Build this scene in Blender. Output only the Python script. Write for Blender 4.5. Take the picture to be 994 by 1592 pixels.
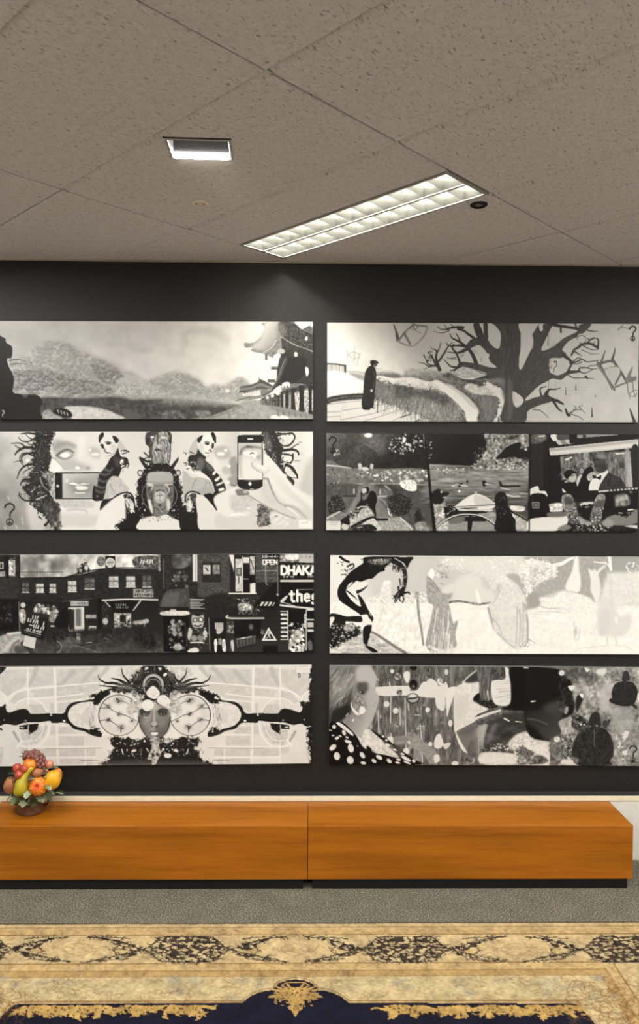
import bpy, bmesh, math, random
import numpy as np
from mathutils import Vector, Matrix

random.seed(4)
SC = bpy.context.scene
COL = SC.collection
for o in list(bpy.data.objects): bpy.data.objects.remove(o)

# ---------------------------------------------------------------- camera (metres; wall straight ahead along +y)
FOCAL_PX, CAM_H = 1166.0, 1.896
YAW, PITCH, ROLL = 0.0148, 0.0240, 0.0055
CAM_FWD = np.array([math.sin(YAW) * math.cos(PITCH), math.cos(YAW) * math.cos(PITCH), -math.sin(PITCH)])
_r = np.array([math.cos(YAW), -math.sin(YAW), 0.0]); _d = np.cross(CAM_FWD, _r)
CAM_RIGHT = _r * math.cos(ROLL) - _d * math.sin(ROLL)
CAM_DOWN = _d * math.cos(ROLL) + _r * math.sin(ROLL)
cam_data = bpy.data.cameras.new('camera'); cam = bpy.data.objects.new('camera', cam_data); COL.objects.link(cam)
cam_data.sensor_fit = 'VERTICAL'; cam_data.sensor_height = 36.0; cam_data.lens = FOCAL_PX / 1592 * 36.0; cam_data.clip_start = 0.05
cam.matrix_world = Matrix(((CAM_RIGHT[0], -CAM_DOWN[0], -CAM_FWD[0], 0), (CAM_RIGHT[1], -CAM_DOWN[1], -CAM_FWD[1], 0), (CAM_RIGHT[2], -CAM_DOWN[2], -CAM_FWD[2], CAM_H), (0, 0, 0, 1)))
SC.camera = cam

# ---------------------------------------------------------------- world, exposure (light comes from the visible fittings and added opal fill panels)
world = bpy.data.worlds.new('world'); SC.world = world; world.use_nodes = True
world.node_tree.nodes['Background'].inputs[0].default_value = (0.9, 0.85, 0.8, 1); world.node_tree.nodes['Background'].inputs[1].default_value = 0.0
SC.view_settings.view_transform = 'Standard'; SC.view_settings.look = 'None'; SC.view_settings.gamma = 1.0; SC.view_settings.use_curve_mapping = False
SC.view_settings.exposure = 0.62
TROFFER_EMIT = 130.0    # fluorescent tubes in the recessed louvred troffer
PANEL_EMIT = 26.0       # unseen opal panels added to the ceiling as fill light
WASHER_SPOT = 14.0      # wall-washing downlight, watts
WASHER_EMIT = 120.0      # its glowing lens

WALL_Y, DUCT_Y, CEIL_Z = 3.91, 3.835, CAM_H + 1.197
ROOM_X, ROOM_Y0 = 3.4, -2.6

# ---------------------------------------------------------------- helpers
def lin(r, g, b): return tuple(((c / 255 + .055) / 1.055) ** 2.4 if c > 10 else c / 255 / 12.92 for c in (r, g, b)) + (1.0,)
def material(name, rough=0.5, color=(0.5, 0.5, 0.5, 1), spec=0.5, metal=0.0):
    m = bpy.data.materials.new(name); m.use_nodes = True; b = m.node_tree.nodes['Principled BSDF']
    b.inputs['Base Color'].default_value = color; b.inputs['Roughness'].default_value = rough; b.inputs['Specular IOR Level'].default_value = spec; b.inputs['Metallic'].default_value = metal
    return m, m.node_tree, b
def node(nt, kind, **kw):
    n = nt.nodes.new(kind)
    for k, v in kw.items():
        if k.startswith('i_'): n.inputs[k[2:].replace('_', ' ')].default_value = v
        else: setattr(n, k, v)
    return n
def ramp(nt, fac, stops):
    n = nt.nodes.new('ShaderNodeValToRGB'); e = n.color_ramp.elements
    while len(e) < len(stops): e.new(0.5)
    for i, (p, c) in enumerate(stops): e[i].position = p; e[i].color = c
    nt.links.new(fac, n.inputs['Fac']); return n.outputs['Color']
def coords(nt, scale=(1, 1, 1), rot=(0, 0, 0), obj=True):
    tc = nt.nodes.new('ShaderNodeTexCoord'); mp = nt.nodes.new('ShaderNodeMapping'); mp.inputs['Scale'].default_value = scale; mp.inputs['Rotation'].default_value = rot
    nt.links.new(tc.outputs['Object' if obj else 'Generated'], mp.inputs['Vector']); return mp.outputs['Vector']
def noise(nt, vec, scale, detail=4, rough=0.6):
    n = node(nt, 'ShaderNodeTexNoise'); n.inputs['Scale'].default_value = scale; n.inputs['Detail'].default_value = detail; n.inputs['Roughness'].default_value = rough
    nt.links.new(vec, n.inputs['Vector']); return n.outputs['Fac']
def bump(nt, b, h, strength=0.3, dist=0.002):
    n = node(nt, 'ShaderNodeBump'); n.inputs['Strength'].default_value = strength; n.inputs['Distance'].default_value = dist
    nt.links.new(h, n.inputs['Height']); nt.links.new(n.outputs['Normal'], b.inputs['Normal'])
def speckled(name, c0, c1, scale, rough=0.6, bs=0.2, bd=0.002, spec=0.3, detail=4):
    m, nt, b = material(name, rough, spec=spec); v = coords(nt); f = noise(nt, v, scale, detail)
    nt.links.new(ramp(nt, f, [(0.3, c0), (0.7, c1)]), b.inputs['Base Color']); bump(nt, b, f, bs, bd); return m

def obj(name, bm, mat=None, parent=None, smooth=False, loc=None):
    me = bpy.data.meshes.new(name)
    if isinstance(bm, bmesh.types.BMesh):
        bmesh.ops.recalc_face_normals(bm, faces=bm.faces[:]); bm.to_mesh(me); bm.free()
    else: me.from_pydata(*bm)
    if smooth:
        for p in me.polygons: p.use_smooth = True
    o = bpy.data.objects.new(name, me); COL.objects.link(o)
    if mat: me.materials.append(mat)
    if parent: o.parent = parent
    if loc is not None: o.location = loc
    return o
def empty(name, loc=(0, 0, 0), rot=(0, 0, 0)):
    o = bpy.data.objects.new(name, None); o.empty_display_size = 0.05; COL.objects.link(o); o.location = loc; o.rotation_euler = rot; return o
def tag(o, label, cat, group=None):
    o['label'] = label; o['category'] = cat
    if group: o['group'] = group
    return o
def struct(o): o['kind'] = 'structure'; return o
def box(x0, x1, y0, y1, z0, z1, bevel=0.0, seg=2, bm=None):
    nb = bmesh.new(); bmesh.ops.create_cube(nb, size=1.0)
    for v in nb.verts: v.co = Vector((x0 + (v.co.x + .5) * (x1 - x0), y0 + (v.co.y + .5) * (y1 - y0), z0 + (v.co.z + .5) * (z1 - z0)))
    if bevel: bmesh.ops.bevel(nb, geom=nb.edges[:], offset=bevel, segments=seg, affect='EDGES', profile=0.5)
    if bm is None: return nb
    me = bpy.data.meshes.new('t'); nb.to_mesh(me); nb.free(); bm.from_mesh(me); bpy.data.meshes.remove(me); return bm
def lathe(profile, n=32, bm=None, cx=0, cy=0):
    bm = bm or bmesh.new(); rings = []
    for r, z in profile: rings.append([bm.verts.new((cx + r * math.cos(2 * math.pi * i / n), cy + r * math.sin(2 * math.pi * i / n), z)) for i in range(n)])
    for a, b in zip(rings, rings[1:]):
        for i in range(n): bm.faces.new((a[i], a[(i + 1) % n], b[(i + 1) % n], b[i]))
    return bm
def sphere(rx, ry, rz, seg=20, rings=12, fn=None):
    bm = bmesh.new(); bmesh.ops.create_uvsphere(bm, u_segments=seg, v_segments=rings, radius=1.0)
    for v in bm.verts:
        c = v.co.copy()
        if fn: c = fn(c)
        v.co = Vector((c.x * rx, c.y * ry, c.z * rz))
    return bm
def tube(pts, r0, r1, n=8):
    bm = bmesh.new(); rings = []; P = [Vector(p) for p in pts]
    for i, p in enumerate(P):
        t = (P[min(i + 1, len(P) - 1)] - P[max(i - 1, 0)]).normalized(); a = t.orthogonal().normalized(); b = t.cross(a); r = r0 + (r1 - r0) * i / (len(P) - 1)
        rings.append([bm.verts.new(p + (a * math.cos(2 * math.pi * k / n) + b * math.sin(2 * math.pi * k / n)) * r) for k in range(n)])
    for a, b in zip(rings, rings[1:]):
        for k in range(n): bm.faces.new((a[k], a[(k + 1) % n], b[(k + 1) % n], b[k]))
    bm.faces.new(rings[0]); bm.faces.new(rings[-1]); return bm

# ---------------------------------------------------------------- materials
M_WALL = speckled('dark_wall_paint', lin(20, 19, 19), lin(26, 25, 25), 60, 0.55, 0.15, 0.001, 0.35)
M_LEDGE = speckled('dark_ledge_paint', lin(40, 40, 39), lin(50, 50, 48), 90, 0.5, 0.1, 0.001, 0.4)
M_CREAM = speckled('cream_gloss_paint', lin(214, 204, 180), lin(224, 214, 190), 30, 0.45, 0.05, 0.001, 0.4)
M_WHITE = speckled('white_paint', lin(206, 204, 196), lin(216, 214, 206), 30, 0.5, 0.05, 0.001, 0.4)
M_ROOM = speckled('room_wall_paint', lin(222, 216, 206), lin(230, 224, 214), 20, 0.7, 0.05, 0.001, 0.2)
M_BLACK = speckled('black_plinth', lin(13, 13, 14), lin(20, 20, 21), 40, 0.6, 0.1, 0.001, 0.3)
M_DARKGAP = speckled('ceiling_void', lin(22, 19, 17), lin(30, 26, 23), 20, 0.9, 0.0, 0.001, 0.0)
def carpet():
    m, nt, b = material('grey_carpet', 0.95, spec=0.1); v = coords(nt); f = noise(nt, v, 150, 2, 0.7); g = noise(nt, v, 9, 3)
    c1 = ramp(nt, f, [(0.30, lin(50, 48, 43)), (0.5, lin(94, 91, 80)), (0.72, lin(160, 156, 140))]); c2 = ramp(nt, g, [(0.3, (0.85, 0.85, 0.85, 1)), (0.7, (1.08, 1.08, 1.06, 1))])
    mx = node(nt, 'ShaderNodeMix', data_type='RGBA', blend_type='MULTIPLY'); mx.inputs[0].default_value = 1.0; nt.links.new(c1, mx.inputs[6]); nt.links.new(c2, mx.inputs[7]); nt.links.new(mx.outputs[2], b.inputs['Base Color']); bump(nt, b, f, 0.6, 0.004); return m
M_CARPET = carpet()
def tile_mat():
    # fissured mineral-fibre board: short dark pits along the tile, fine grain
    m, nt, b = material('fissured_ceiling_board', 0.95, spec=0.1)
    v = coords(nt); f = noise(nt, v, 40, 5, 0.7)
    vs = coords(nt, (42, 110, 60)); pit = noise(nt, vs, 1.0, 3, 0.55); vs2 = coords(nt, (80, 150, 90)); pit2 = noise(nt, vs2, 1.0, 2, 0.5)
    base = ramp(nt, f, [(0.3, lin(190, 185, 186)), (0.7, lin(208, 202, 203))]); k1 = ramp(nt, pit, [(0.31, (0.5, 0.48, 0.46, 1)), (0.40, (1, 1, 1, 1))]); k2 = ramp(nt, pit2, [(0.31, (0.74, 0.72, 0.70, 1)), (0.40, (1, 1, 1, 1))])
    mx = node(nt, 'ShaderNodeMix', data_type='RGBA', blend_type='MULTIPLY'); mx.inputs[0].default_value = 1.0; nt.links.new(base, mx.inputs[6]); nt.links.new(k1, mx.inputs[7])
    my = node(nt, 'ShaderNodeMix', data_type='RGBA', blend_type='MULTIPLY'); my.inputs[0].default_value = 1.0; nt.links.new(mx.outputs[2], my.inputs[6]); nt.links.new(k2, my.inputs[7])
    nt.links.new(my.outputs[2], b.inputs['Base Color']); bump(nt, b, k1, 0.5, 0.003); return m
M_TILE = tile_mat()
def wood():
    m, nt, b = material('orange_cherry_laminate', 0.36, spec=0.3)
    v = coords(nt, (0.55, 9, 9)); f = noise(nt, v, 2.2, 6, 0.62); v2 = coords(nt, (2.5, 70, 70)); g = noise(nt, v2, 3.0, 3, 0.5); v3 = coords(nt, (0.12, 1.0, 1.0)); h = noise(nt, v3, 11.0, 1, 0.3)
    c = ramp(nt, f, [(0.28, lin(130, 72, 10)), (0.5, lin(156, 92, 14)), (0.72, lin(170, 104, 20))]); k = ramp(nt, g, [(0.3, (0.86, 0.84, 0.80, 1)), (0.6, (1, 1, 1, 1))]); q = ramp(nt, h, [(0.35, (0.90, 0.88, 0.86, 1)), (0.62, (1.04, 1.04, 1.04, 1))])
    mx = node(nt, 'ShaderNodeMix', data_type='RGBA', blend_type='MULTIPLY'); mx.inputs[0].default_value = 1.0; nt.links.new(c, mx.inputs[6]); nt.links.new(k, mx.inputs[7])
    my = node(nt, 'ShaderNodeMix', data_type='RGBA', blend_type='MULTIPLY'); my.inputs[0].default_value = 1.0; nt.links.new(mx.outputs[2], my.inputs[6]); nt.links.new(q, my.inputs[7])
    nt.links.new(my.outputs[2], b.inputs['Base Color']); return m
M_WOOD = wood()
def emission(name, col, s):
    m = bpy.data.materials.new(name); m.use_nodes = True; nt = m.node_tree; nt.nodes.clear(); o = nt.nodes.new('ShaderNodeOutputMaterial'); e = nt.nodes.new('ShaderNodeEmission'); e.inputs[0].default_value = col; e.inputs[1].default_value = s; nt.links.new(e.outputs[0], o.inputs[0]); return m
M_TUBE = emission('fluorescent_glow', (1.0, 0.97, 0.88, 1), TROFFER_EMIT)
M_OPAL = emission('opal_panel_glow', (1.0, 0.98, 0.94, 1), PANEL_EMIT)
M_LENS = emission('washer_lens_glow', (1.0, 0.93, 0.80, 1), WASHER_EMIT)
M_LOUVRE = speckled('ribbed_white_louvre', lin(104, 104, 98), lin(114, 114, 108), 60, 0.35, 0.1, 0.001, 0.5)
M_FRAME = speckled('fitting_frame_paint', lin(140, 138, 132), lin(150, 148, 142), 60, 0.4, 0.05, 0.001, 0.5)
M_METAL = speckled('grey_reflector', lin(52, 52, 55), lin(62, 62, 65), 50, 0.35, .05, .001, .5)
def print_mat():
    m, nt, b = material('laminated_print', 0.4, spec=0.2); a = nt.nodes.new('ShaderNodeAttribute'); a.attribute_name = 'print'; nt.links.new(a.outputs['Color'], b.inputs['Base Color']); return m
M_PRINT = print_mat()
def rug_mat():
    m, nt, b = material('woven_rug_pile', 0.95, spec=0.08); a = nt.nodes.new('ShaderNodeAttribute'); a.attribute_name = 'print'; v = coords(nt); f = noise(nt, v, 420, 2, 0.7)
    k = ramp(nt, f, [(0.3, (0.82, 0.82, 0.82, 1)), (0.7, (1.12, 1.12, 1.12, 1))]); mx = node(nt, 'ShaderNodeMix', data_type='RGBA', blend_type='MULTIPLY'); mx.inputs[0].default_value = 1.0
    nt.links.new(a.outputs['Color'], mx.inputs[6]); nt.links.new(k, mx.inputs[7]); nt.links.new(mx.outputs[2], b.inputs['Base Color']); bump(nt, b, f, 0.5, 0.003); return m
M_RUG = rug_mat()

# ---------------------------------------------------------------- setting
struct(obj('floor', box(-ROOM_X - .1, ROOM_X + .1, ROOM_Y0 - .1, WALL_Y + .1, -.08, 0), M_CARPET))
struct(obj('wall_back', box(-ROOM_X - .1, ROOM_X + .1, WALL_Y, WALL_Y + .12, 0, CEIL_Z + .2), M_WALL))
struct(obj('wall_left', box(-ROOM_X - .12, -ROOM_X, ROOM_Y0, WALL_Y, 0, CEIL_Z + .2), M_ROOM))
struct(obj('wall_right', box(ROOM_X, ROOM_X + .12, ROOM_Y0, WALL_Y, 0, CEIL_Z + .2), M_ROOM))
struct(obj('wall_front', box(-ROOM_X - .1, ROOM_X + .1, ROOM_Y0 - .12, ROOM_Y0, 0, CEIL_Z + .2), M_ROOM))
# boxed skirting under the dark wall: white front, cream cap, dark painted top
sk = struct(obj('baseboard_back', box(-ROOM_X, ROOM_X, DUCT_Y + .004, WALL_Y, 0, .325), M_WHITE))
obj('front_panel', box(-ROOM_X, ROOM_X, DUCT_Y, DUCT_Y + .01, .0, .308), M_WHITE, sk)
obj('cap_strip', box(-ROOM_X, ROOM_X, DUCT_Y - .003, DUCT_Y + .012, .3115, .333, .001), M_CREAM, sk)
obj('top_ledge', box(-ROOM_X, ROOM_X, DUCT_Y + .012, WALL_Y, .325, .332), M_LEDGE, sk)
struct(obj('trim_1', box(-ROOM_X, ROOM_X, WALL_Y - .012, WALL_Y, CEIL_Z - .006, CEIL_Z - .001), speckled('pale_edge_angle', lin(150, 140, 126), lin(160, 150, 136), 30, .5)))

# ceiling: diagonal grid, axes u and v at 45 degrees to the wall
S2 = math.sqrt(.5)
def uv(u, v): return Vector(((u - v) * S2, (u + v) * S2))
ceil = struct(obj('ceiling', box(-ROOM_X, ROOM_X, ROOM_Y0, WALL_Y, CEIL_Z + .17, CEIL_Z + .2), M_DARKGAP))
def clip(poly):
    for ax, lim, sg in ((0, -ROOM_X, 1), (0, ROOM_X, -1), (1, ROOM_Y0, 1), (1, WALL_Y - .004, -1)):
        out = []
        for i, a in enumerate(poly):
            b = poly[(i + 1) % len(poly)]; da, db = (a[ax] - lim) * sg, (b[ax] - lim) * sg
            if da >= 0: out.append(a)
            if da * db < 0: out.append(a + (b - a) * (da / (da - db)))
        poly = out
        if not poly: return []
    return poly
U0, DU, V0, DV = 2.031, .5975, 1.6135, 1.207
TROFFERS = [(1, 0)]                                              # grid slot (row, column) of the louvred troffer
PANELS = [(-2, -1), (0, -2), (-3, 0), (-2, 1), (2, -2), (3, -2), (-4, -2), (-6, -1), (-3, -3)]   # slots of the added opal fill panels
TROF_W, TROF_L = .285, 1.19
def tile_piece(u0, u1, v0, v1, chamfer=True):
    g = .0028; gv = .0040; rc = .024
    lo = [uv(u0 + g + (rc if chamfer else 0), v0 + gv), uv(u1 - g, v0 + gv), uv(u1 - g, v1 - gv), uv(u0 + g + (rc if chamfer else 0), v1 - gv)]
    full = [uv(u0 + g, v0 + gv), uv(u1 - g, v0 + gv), uv(u1 - g, v1 - gv), uv(u0 + g, v1 - gv)]
    dz = random.uniform(-.0016, .0016); z0 = CEIL_Z + dz
    c = clip(full)
    if len(c) < 3: return
    ctr = uv((u0 + u1) / 2, (v0 + v1) / 2); bm = bmesh.new()
    if len(c) == 4 and all((a - b).length < 1e-6 for a, b in zip(c, full)) and chamfer:
        L = [bm.verts.new((p.x - ctr.x, p.y - ctr.y, z0 - CEIL_Z)) for p in lo]; E = [bm.verts.new((p.x - ctr.x, p.y - ctr.y, z0 - CEIL_Z + .010)) for p in (full[0], full[3])]
        T = [bm.verts.new((p.x - ctr.x, p.y - ctr.y, .018)) for p in full]
        bm.faces.new(L); bm.faces.new((L[0], L[3], E[1], E[0])); bm.faces.new(T); bm.faces.new((E[0], E[1], T[3], T[0])); bm.faces.new((L[1], L[2], T[2], T[1])); bm.faces.new((L[0], L[1], T[1], T[0], E[0])); bm.faces.new((L[2], L[3], E[1], T[3], T[2]))
    else:
        L = [bm.verts.new((p.x - ctr.x, p.y - ctr.y, z0 - CEIL_Z)) for p in c]; T = [bm.verts.new((p.x - ctr.x, p.y - ctr.y, .018)) for p in c]; bm.faces.new(L); bm.faces.new(T)
        for i in range(len(c)): bm.faces.new((L[i], L[(i + 1) % len(c)], T[(i + 1) % len(c)], T[i]))
    R = Matrix.Rotation(-math.pi / 4, 4, 'Z')
    for v in bm.verts: v.co = R @ v.co
    o = obj('ceiling_tile', bm, M_TILE, ceil, loc=(ctr.x, ctr.y, CEIL_Z)); o.rotation_euler.z = math.pi / 4
    return o
TILES = {}
for i in range(-16, 8):
    for j in range(-7, 6):
        u0, v0 = U0 + (i - 1) * DU, V0 + j * DV
        if (i, j) in TROFFERS + PANELS: tile_piece(u0, u0 + DU - TROF_W - .008, v0, v0 + DV)
        else: TILES[(i, j)] = tile_piece(u0, u0 + DU, v0, v0 + DV)

def cut_hole(tile, bm, loc, rz=0.0):
    # saw an opening for a recessed fitting out of one ceiling board
    c = obj('cutter', bm, None, None, loc=loc); c.rotation_euler.z = rz; md = tile.modifiers.new('cut', 'BOOLEAN'); md.operation = 'DIFFERENCE'; md.object = c; md.solver = 'EXACT'
    dg = bpy.context.evaluated_depsgraph_get(); dg.update(); me = bpy.data.meshes.new_from_object(tile.evaluated_get(dg)); tile.modifiers.clear(); tile.data = me; bpy.data.objects.remove(c)
def cylinder(r, z0, z1, n=28):
    bm = bmesh.new(); bmesh.ops.create_cone(bm, cap_ends=True, segments=n, radius1=r, radius2=r, depth=z1 - z0)
    for v in bm.verts: v.co.z += (z0 + z1) / 2
    return bm
cut_hole(TILES[(0, 0)], box(-.108, .108, -.072, .073, -.05, .05), (-.383, 2.64, CEIL_Z), .03)
cut_hole(TILES[(0, 0)], cylinder(.0235, -.05, .05), (-.455, 3.132, CEIL_Z))
cut_hole(TILES[(2, 0)], cylinder(.0235, -.05, .05), (.697, 3.113, CEIL_Z))
# ---------------------------------------------------------------- print painter
# draws the flat black-and-white prints as grey values on a grid (0..255)
class Print:
    W, H = 1160, 364; cache = {}
    def __init__(s, quad, base=205, seed=1):
        # quad: left x, right x, top y left/right, bottom y left/right of the panel
        s.q = quad; s.a = np.full((s.H, s.W), float(base)); s.rs = np.random.RandomState(seed)
        s.ox = s.oy = 0.0; s.k = 1.0; s.mir = None
    def org(s, ox, oy, k=3.976):
        s.ox, s.oy, s.k = ox, oy, k
    def pts(s, t):
        if isinstance(t, str): t = [float(x) for x in t.split()]
        a = np.array(t, float).reshape(-1, 2)
        return s.tr(a)
    def tr(s, a):
        x = a[:, 0] / s.k + s.ox
        if s.mir is not None: x = 2 * s.mir - x
        y = a[:, 1] / s.k + s.oy
        x0, x1, tl, tr_, bl, br = s.q
        u = (x - x0) / (x1 - x0); t = tl + (tr_ - tl) * u; b = bl + (br - bl) * u
        v = (y - t) / (b - t)
        return np.stack([u * s.W, v * s.H], 1)
    def sc(s):
        return s.W / (s.q[1] - s.q[0]) / s.k
    def noise(s, ns, octv=3, sx=1.0, sy=1.0, seed=0):
        key = (ns, octv, sx, sy, seed)
        if key in s.cache: return s.cache[key]
        rs = np.random.RandomState(seed + 77); out = np.zeros((s.H, s.W)); amp = 1.0; tot = 0
        for o in range(octv):
            cx = max(ns * sx / 2 ** o, 1.0); cy = max(ns * sy / 2 ** o, 1.0)
            gw = int(s.W / cx) + 3; gh = int(s.H / cy) + 3
            g = rs.rand(gh, gw)
            X = np.arange(s.W) / cx; Y = np.arange(s.H) / cy
            xi = X.astype(int); yi = Y.astype(int); fx = X - xi; fy = (Y - yi)[:, None]
            fx = fx * fx * (3 - 2 * fx); fy = fy * fy * (3 - 2 * fy)
            r0 = g[yi][:, xi] * (1 - fx) + g[yi][:, xi + 1] * fx
            r1 = g[yi + 1][:, xi] * (1 - fx) + g[yi + 1][:, xi + 1] * fx
            out += amp * (r0 * (1 - fy) + r1 * fy); tot += amp; amp *= 0.6
        out = out / tot; out = (out - out.mean()) / (out.std() + 1e-9)
        s.cache[key] = out
        return out
    @staticmethod
    def smooth(p, closed, n=5):
        N = len(p)
        if N < 3: return p
        out = []
        rng = range(N) if closed else range(N - 1)
        for i in rng:
            if closed: a, b, c, d = p[i - 1], p[i], p[(i + 1) % N], p[(i + 2) % N]
            else: a, b, c, d = p[max(i - 1, 0)], p[i], p[i + 1], p[min(i + 2, N - 1)]
            for k in range(n):
                t = k / n
                out.append(0.5 * (2 * b + (c - a) * t + (2 * a - 5 * b + 4 * c - d) * t * t + (3 * b - a - 3 * c + d) * t ** 3))
        if not closed: out.append(p[-1])
        return np.array(out)
    def blur(s, m, r):
        r = int(round(r))
        if r < 1: return m
        for ax in (0, 1):
            for _ in range(2):
                c = np.cumsum(np.pad(m, [(r + 1, r) if a == ax else (0, 0) for a in (0, 1)], mode='edge'), axis=ax)
                m = (np.take(c, range(2 * r + 1, c.shape[ax]), ax) - np.take(c, range(0, c.shape[ax] - 2 * r - 1), ax)) / (2 * r + 1)
        return m
    def box(s, p, pad):
        x0 = int(max(np.floor(p[:, 0].min() - pad), 0)); x1 = int(min(np.ceil(p[:, 0].max() + pad) + 1, s.W))
        y0 = int(max(np.floor(p[:, 1].min() - pad), 0)); y1 = int(min(np.ceil(p[:, 1].max() + pad) + 1, s.H))
        return x0, x1, y0, y1
    def pmask(s, p, b=0):
        x0, x1, y0, y1 = s.box(p, 3 * b + 1)
        if x1 <= x0 or y1 <= y0: return None
        X = np.arange(x0, x1) + 0.5; m = np.zeros((y1 - y0, x1 - x0), bool)
        q = np.roll(p, -1, 0)
        for (ax, ay), (bx, by) in zip(p, q):
            if ay == by: continue
            lo, hi = (ay, by) if ay < by else (by, ay)
            r0 = max(int(np.ceil(lo - 0.5)), y0); r1 = min(int(np.ceil(hi - 0.5)), y1)
            if r1 <= r0: continue
            yy = np.arange(r0, r1) + 0.5
            xc = ax + (yy - ay) * (bx - ax) / (by - ay)
            m[r0 - y0:r1 - y0] ^= X[None, :] > xc[:, None]
        m = s.blur(m.astype(float), b) if b >= 1 else m.astype(float)
        return (slice(y0, y1), slice(x0, x1)), m
    def put(s, mk, v, op=1.0, n=0, ns=8, sx=1, sy=1, rag=0):
        if mk is None: return
        sl, m = mk
        if rag:                                           # ragged, torn-looking edge
            m = np.clip((m - 0.5 + rag * 0.25 * s.noise(6, 3, seed=5)[sl]) * 4 + 0.5, 0, 1) * (m > 0.02)
        if n: v = v + n * s.noise(ns, 3, sx, sy)[sl]
        s.a[sl] = s.a[sl] * (1 - m * op) + v * m * op
    def p(s, t, v, b=0, sm=True, rag=0, **kw):
        q = s.pts(t); q = s.smooth(q, True) if sm else q
        s.put(s.pmask(q, max(b * s.sc(), 5 if rag else 0)), v, rag=rag, **kw)
    def r(s, x0, y0, x1, y1, v, b=0, **kw):
        s.p([x0, y0, x1, y0, x1, y1, x0, y1], v, b, sm=False, **kw)
    def e(s, cx, cy, rx, ry, v, rot=0, b=0, **kw):
        a = np.linspace(0, 2 * np.pi, 28, endpoint=False); c, d = np.cos(math.radians(rot)), np.sin(math.radians(rot))
        X = rx * np.cos(a); Y = ry * np.sin(a)
        s.p(np.stack([cx + X * c - Y * d, cy + X * d + Y * c], 1).ravel(), v, b, sm=False, **kw)
    def ring(s, cx, cy, rx, ry, w, v, a0=0, a1=360, rot=0, **kw):
        a = np.radians(np.linspace(a0, a1, 40)); c, d = np.cos(math.radians(rot)), np.sin(math.radians(rot))
        X = rx * np.cos(a); Y = ry * np.sin(a)
        s.l(np.stack([cx + X * c - Y * d, cy + X * d + Y * c], 1).ravel(), w, w, v, sm=False, **kw)
    def l(s, t, w0, w1, v, b=0, sm=True, op=1.0, n=0, ns=8, **kw):
        q = s.pts(t); q = s.smooth(q, False, 6) if sm else q
        k = s.sc(); R = np.linspace(w0, w1, len(q)) * k / 2
        x0, x1, y0, y1 = s.box(q, max(w0, w1) * k / 2 + 2 + 3 * b * k)
        if x1 <= x0 or y1 <= y0: return
        m = np.zeros((y1 - y0, x1 - x0))
        for i in range(len(q) - 1):
            A, B = q[i], q[i + 1]; rr = max(R[i], R[i + 1]) + 1.5
            a0 = int(max(min(A[0], B[0]) - rr, x0)); a1 = int(min(max(A[0], B[0]) + rr + 1, x1))
            b0 = int(max(min(A[1], B[1]) - rr, y0)); b1 = int(min(max(A[1], B[1]) + rr + 1, y1))
            if a1 <= a0 or b1 <= b0: continue
            X = np.arange(a0, a1)[None, :] + 0.5 - A[0]; Y = np.arange(b0, b1)[:, None] + 0.5 - A[1]
            dx, dy = B - A; L2 = dx * dx + dy * dy + 1e-9
            t_ = np.clip((X * dx + Y * dy) / L2, 0, 1)
            dd = np.sqrt((X - t_ * dx) ** 2 + (Y - t_ * dy) ** 2)
            mm = np.clip(R[i] + (R[i + 1] - R[i]) * t_ - dd + 0.5, 0, 1)
            if max(R[i], R[i + 1]) < 0.5: mm = np.clip(1.0 - dd, 0, 1) * max(R[i], R[i + 1]) * 2
            sub = m[b0 - y0:b1 - y0, a0 - x0:a1 - x0]; np.maximum(sub, mm, out=sub)
        if b: m = s.blur(m, b * k)
        s.put(((slice(y0, y1), slice(x0, x1)), m), v, op, n, ns)
    def grad(s, t, x0, y0, v0, x1, y1, v1, b=0, sm=True, rag=0, **kw):
        q = s.pts(t); q = s.smooth(q, True) if sm else q
        mk = s.pmask(q, max(b * s.sc(), 5 if rag else 0))
        if mk is None: return
        A, B = s.pts([x0, y0, x1, y1]); d = B - A
        sl = mk[0]; X = np.arange(sl[1].start, sl[1].stop)[None, :]; Y = np.arange(sl[0].start, sl[0].stop)[:, None]
        tt = np.clip(((X - A[0]) * d[0] + (Y - A[1]) * d[1]) / (d @ d), 0, 1)
        s.put(mk, v0 + (v1 - v0) * tt, rag=rag, **kw)
    def tex(s, t, amp, ns=6, sx=1, sy=1, b=4, sm=True, mul=False, seed=0, thr=None, v=0):
        q = s.pts(t); q = s.smooth(q, True) if sm else q
        mk = s.pmask(q, b * s.sc())
        if mk is None: return
        sl, m = mk; nz = s.noise(ns, 3, sx, sy, seed)[sl]
        if thr is None: s.a[sl] += m * amp * nz
        else:
            k = np.clip((nz - thr) * 3, 0, 1) * m * amp
            s.a[sl] = s.a[sl] * (1 - k) + v * k
    def inside(s, t, n):
        q = np.array([float(x) for x in t.split()]).reshape(-1, 2) if isinstance(t, str) else np.array(t, float).reshape(-1, 2)
        lo, hi = q.min(0), q.max(0); out = []; g = 0
        while len(out) < n and g < n * 20:
            g += 1; c = lo + (hi - lo) * s.rs.rand(2); ins = False
            for (ax, ay), (bx, by) in zip(q, np.roll(q, -1, 0)):
                if (ay > c[1]) != (by > c[1]) and c[0] < ax + (c[1] - ay) * (bx - ax) / (by - ay): ins = not ins
            if ins: out.append(c)
        return out
    def dots(s, t, n, r0, r1, v0, v1, asp=1.0, rot=None, op=1.0):
        for c in s.inside(t, n):
            r = r0 + (r1 - r0) * s.rs.rand() ** 2; v = v0 + (v1 - v0) * s.rs.rand()
            s.e(c[0], c[1], r, r * asp * (0.7 + 0.6 * s.rs.rand()), v, rot if rot is not None else s.rs.rand() * 180, op=op)
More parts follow.
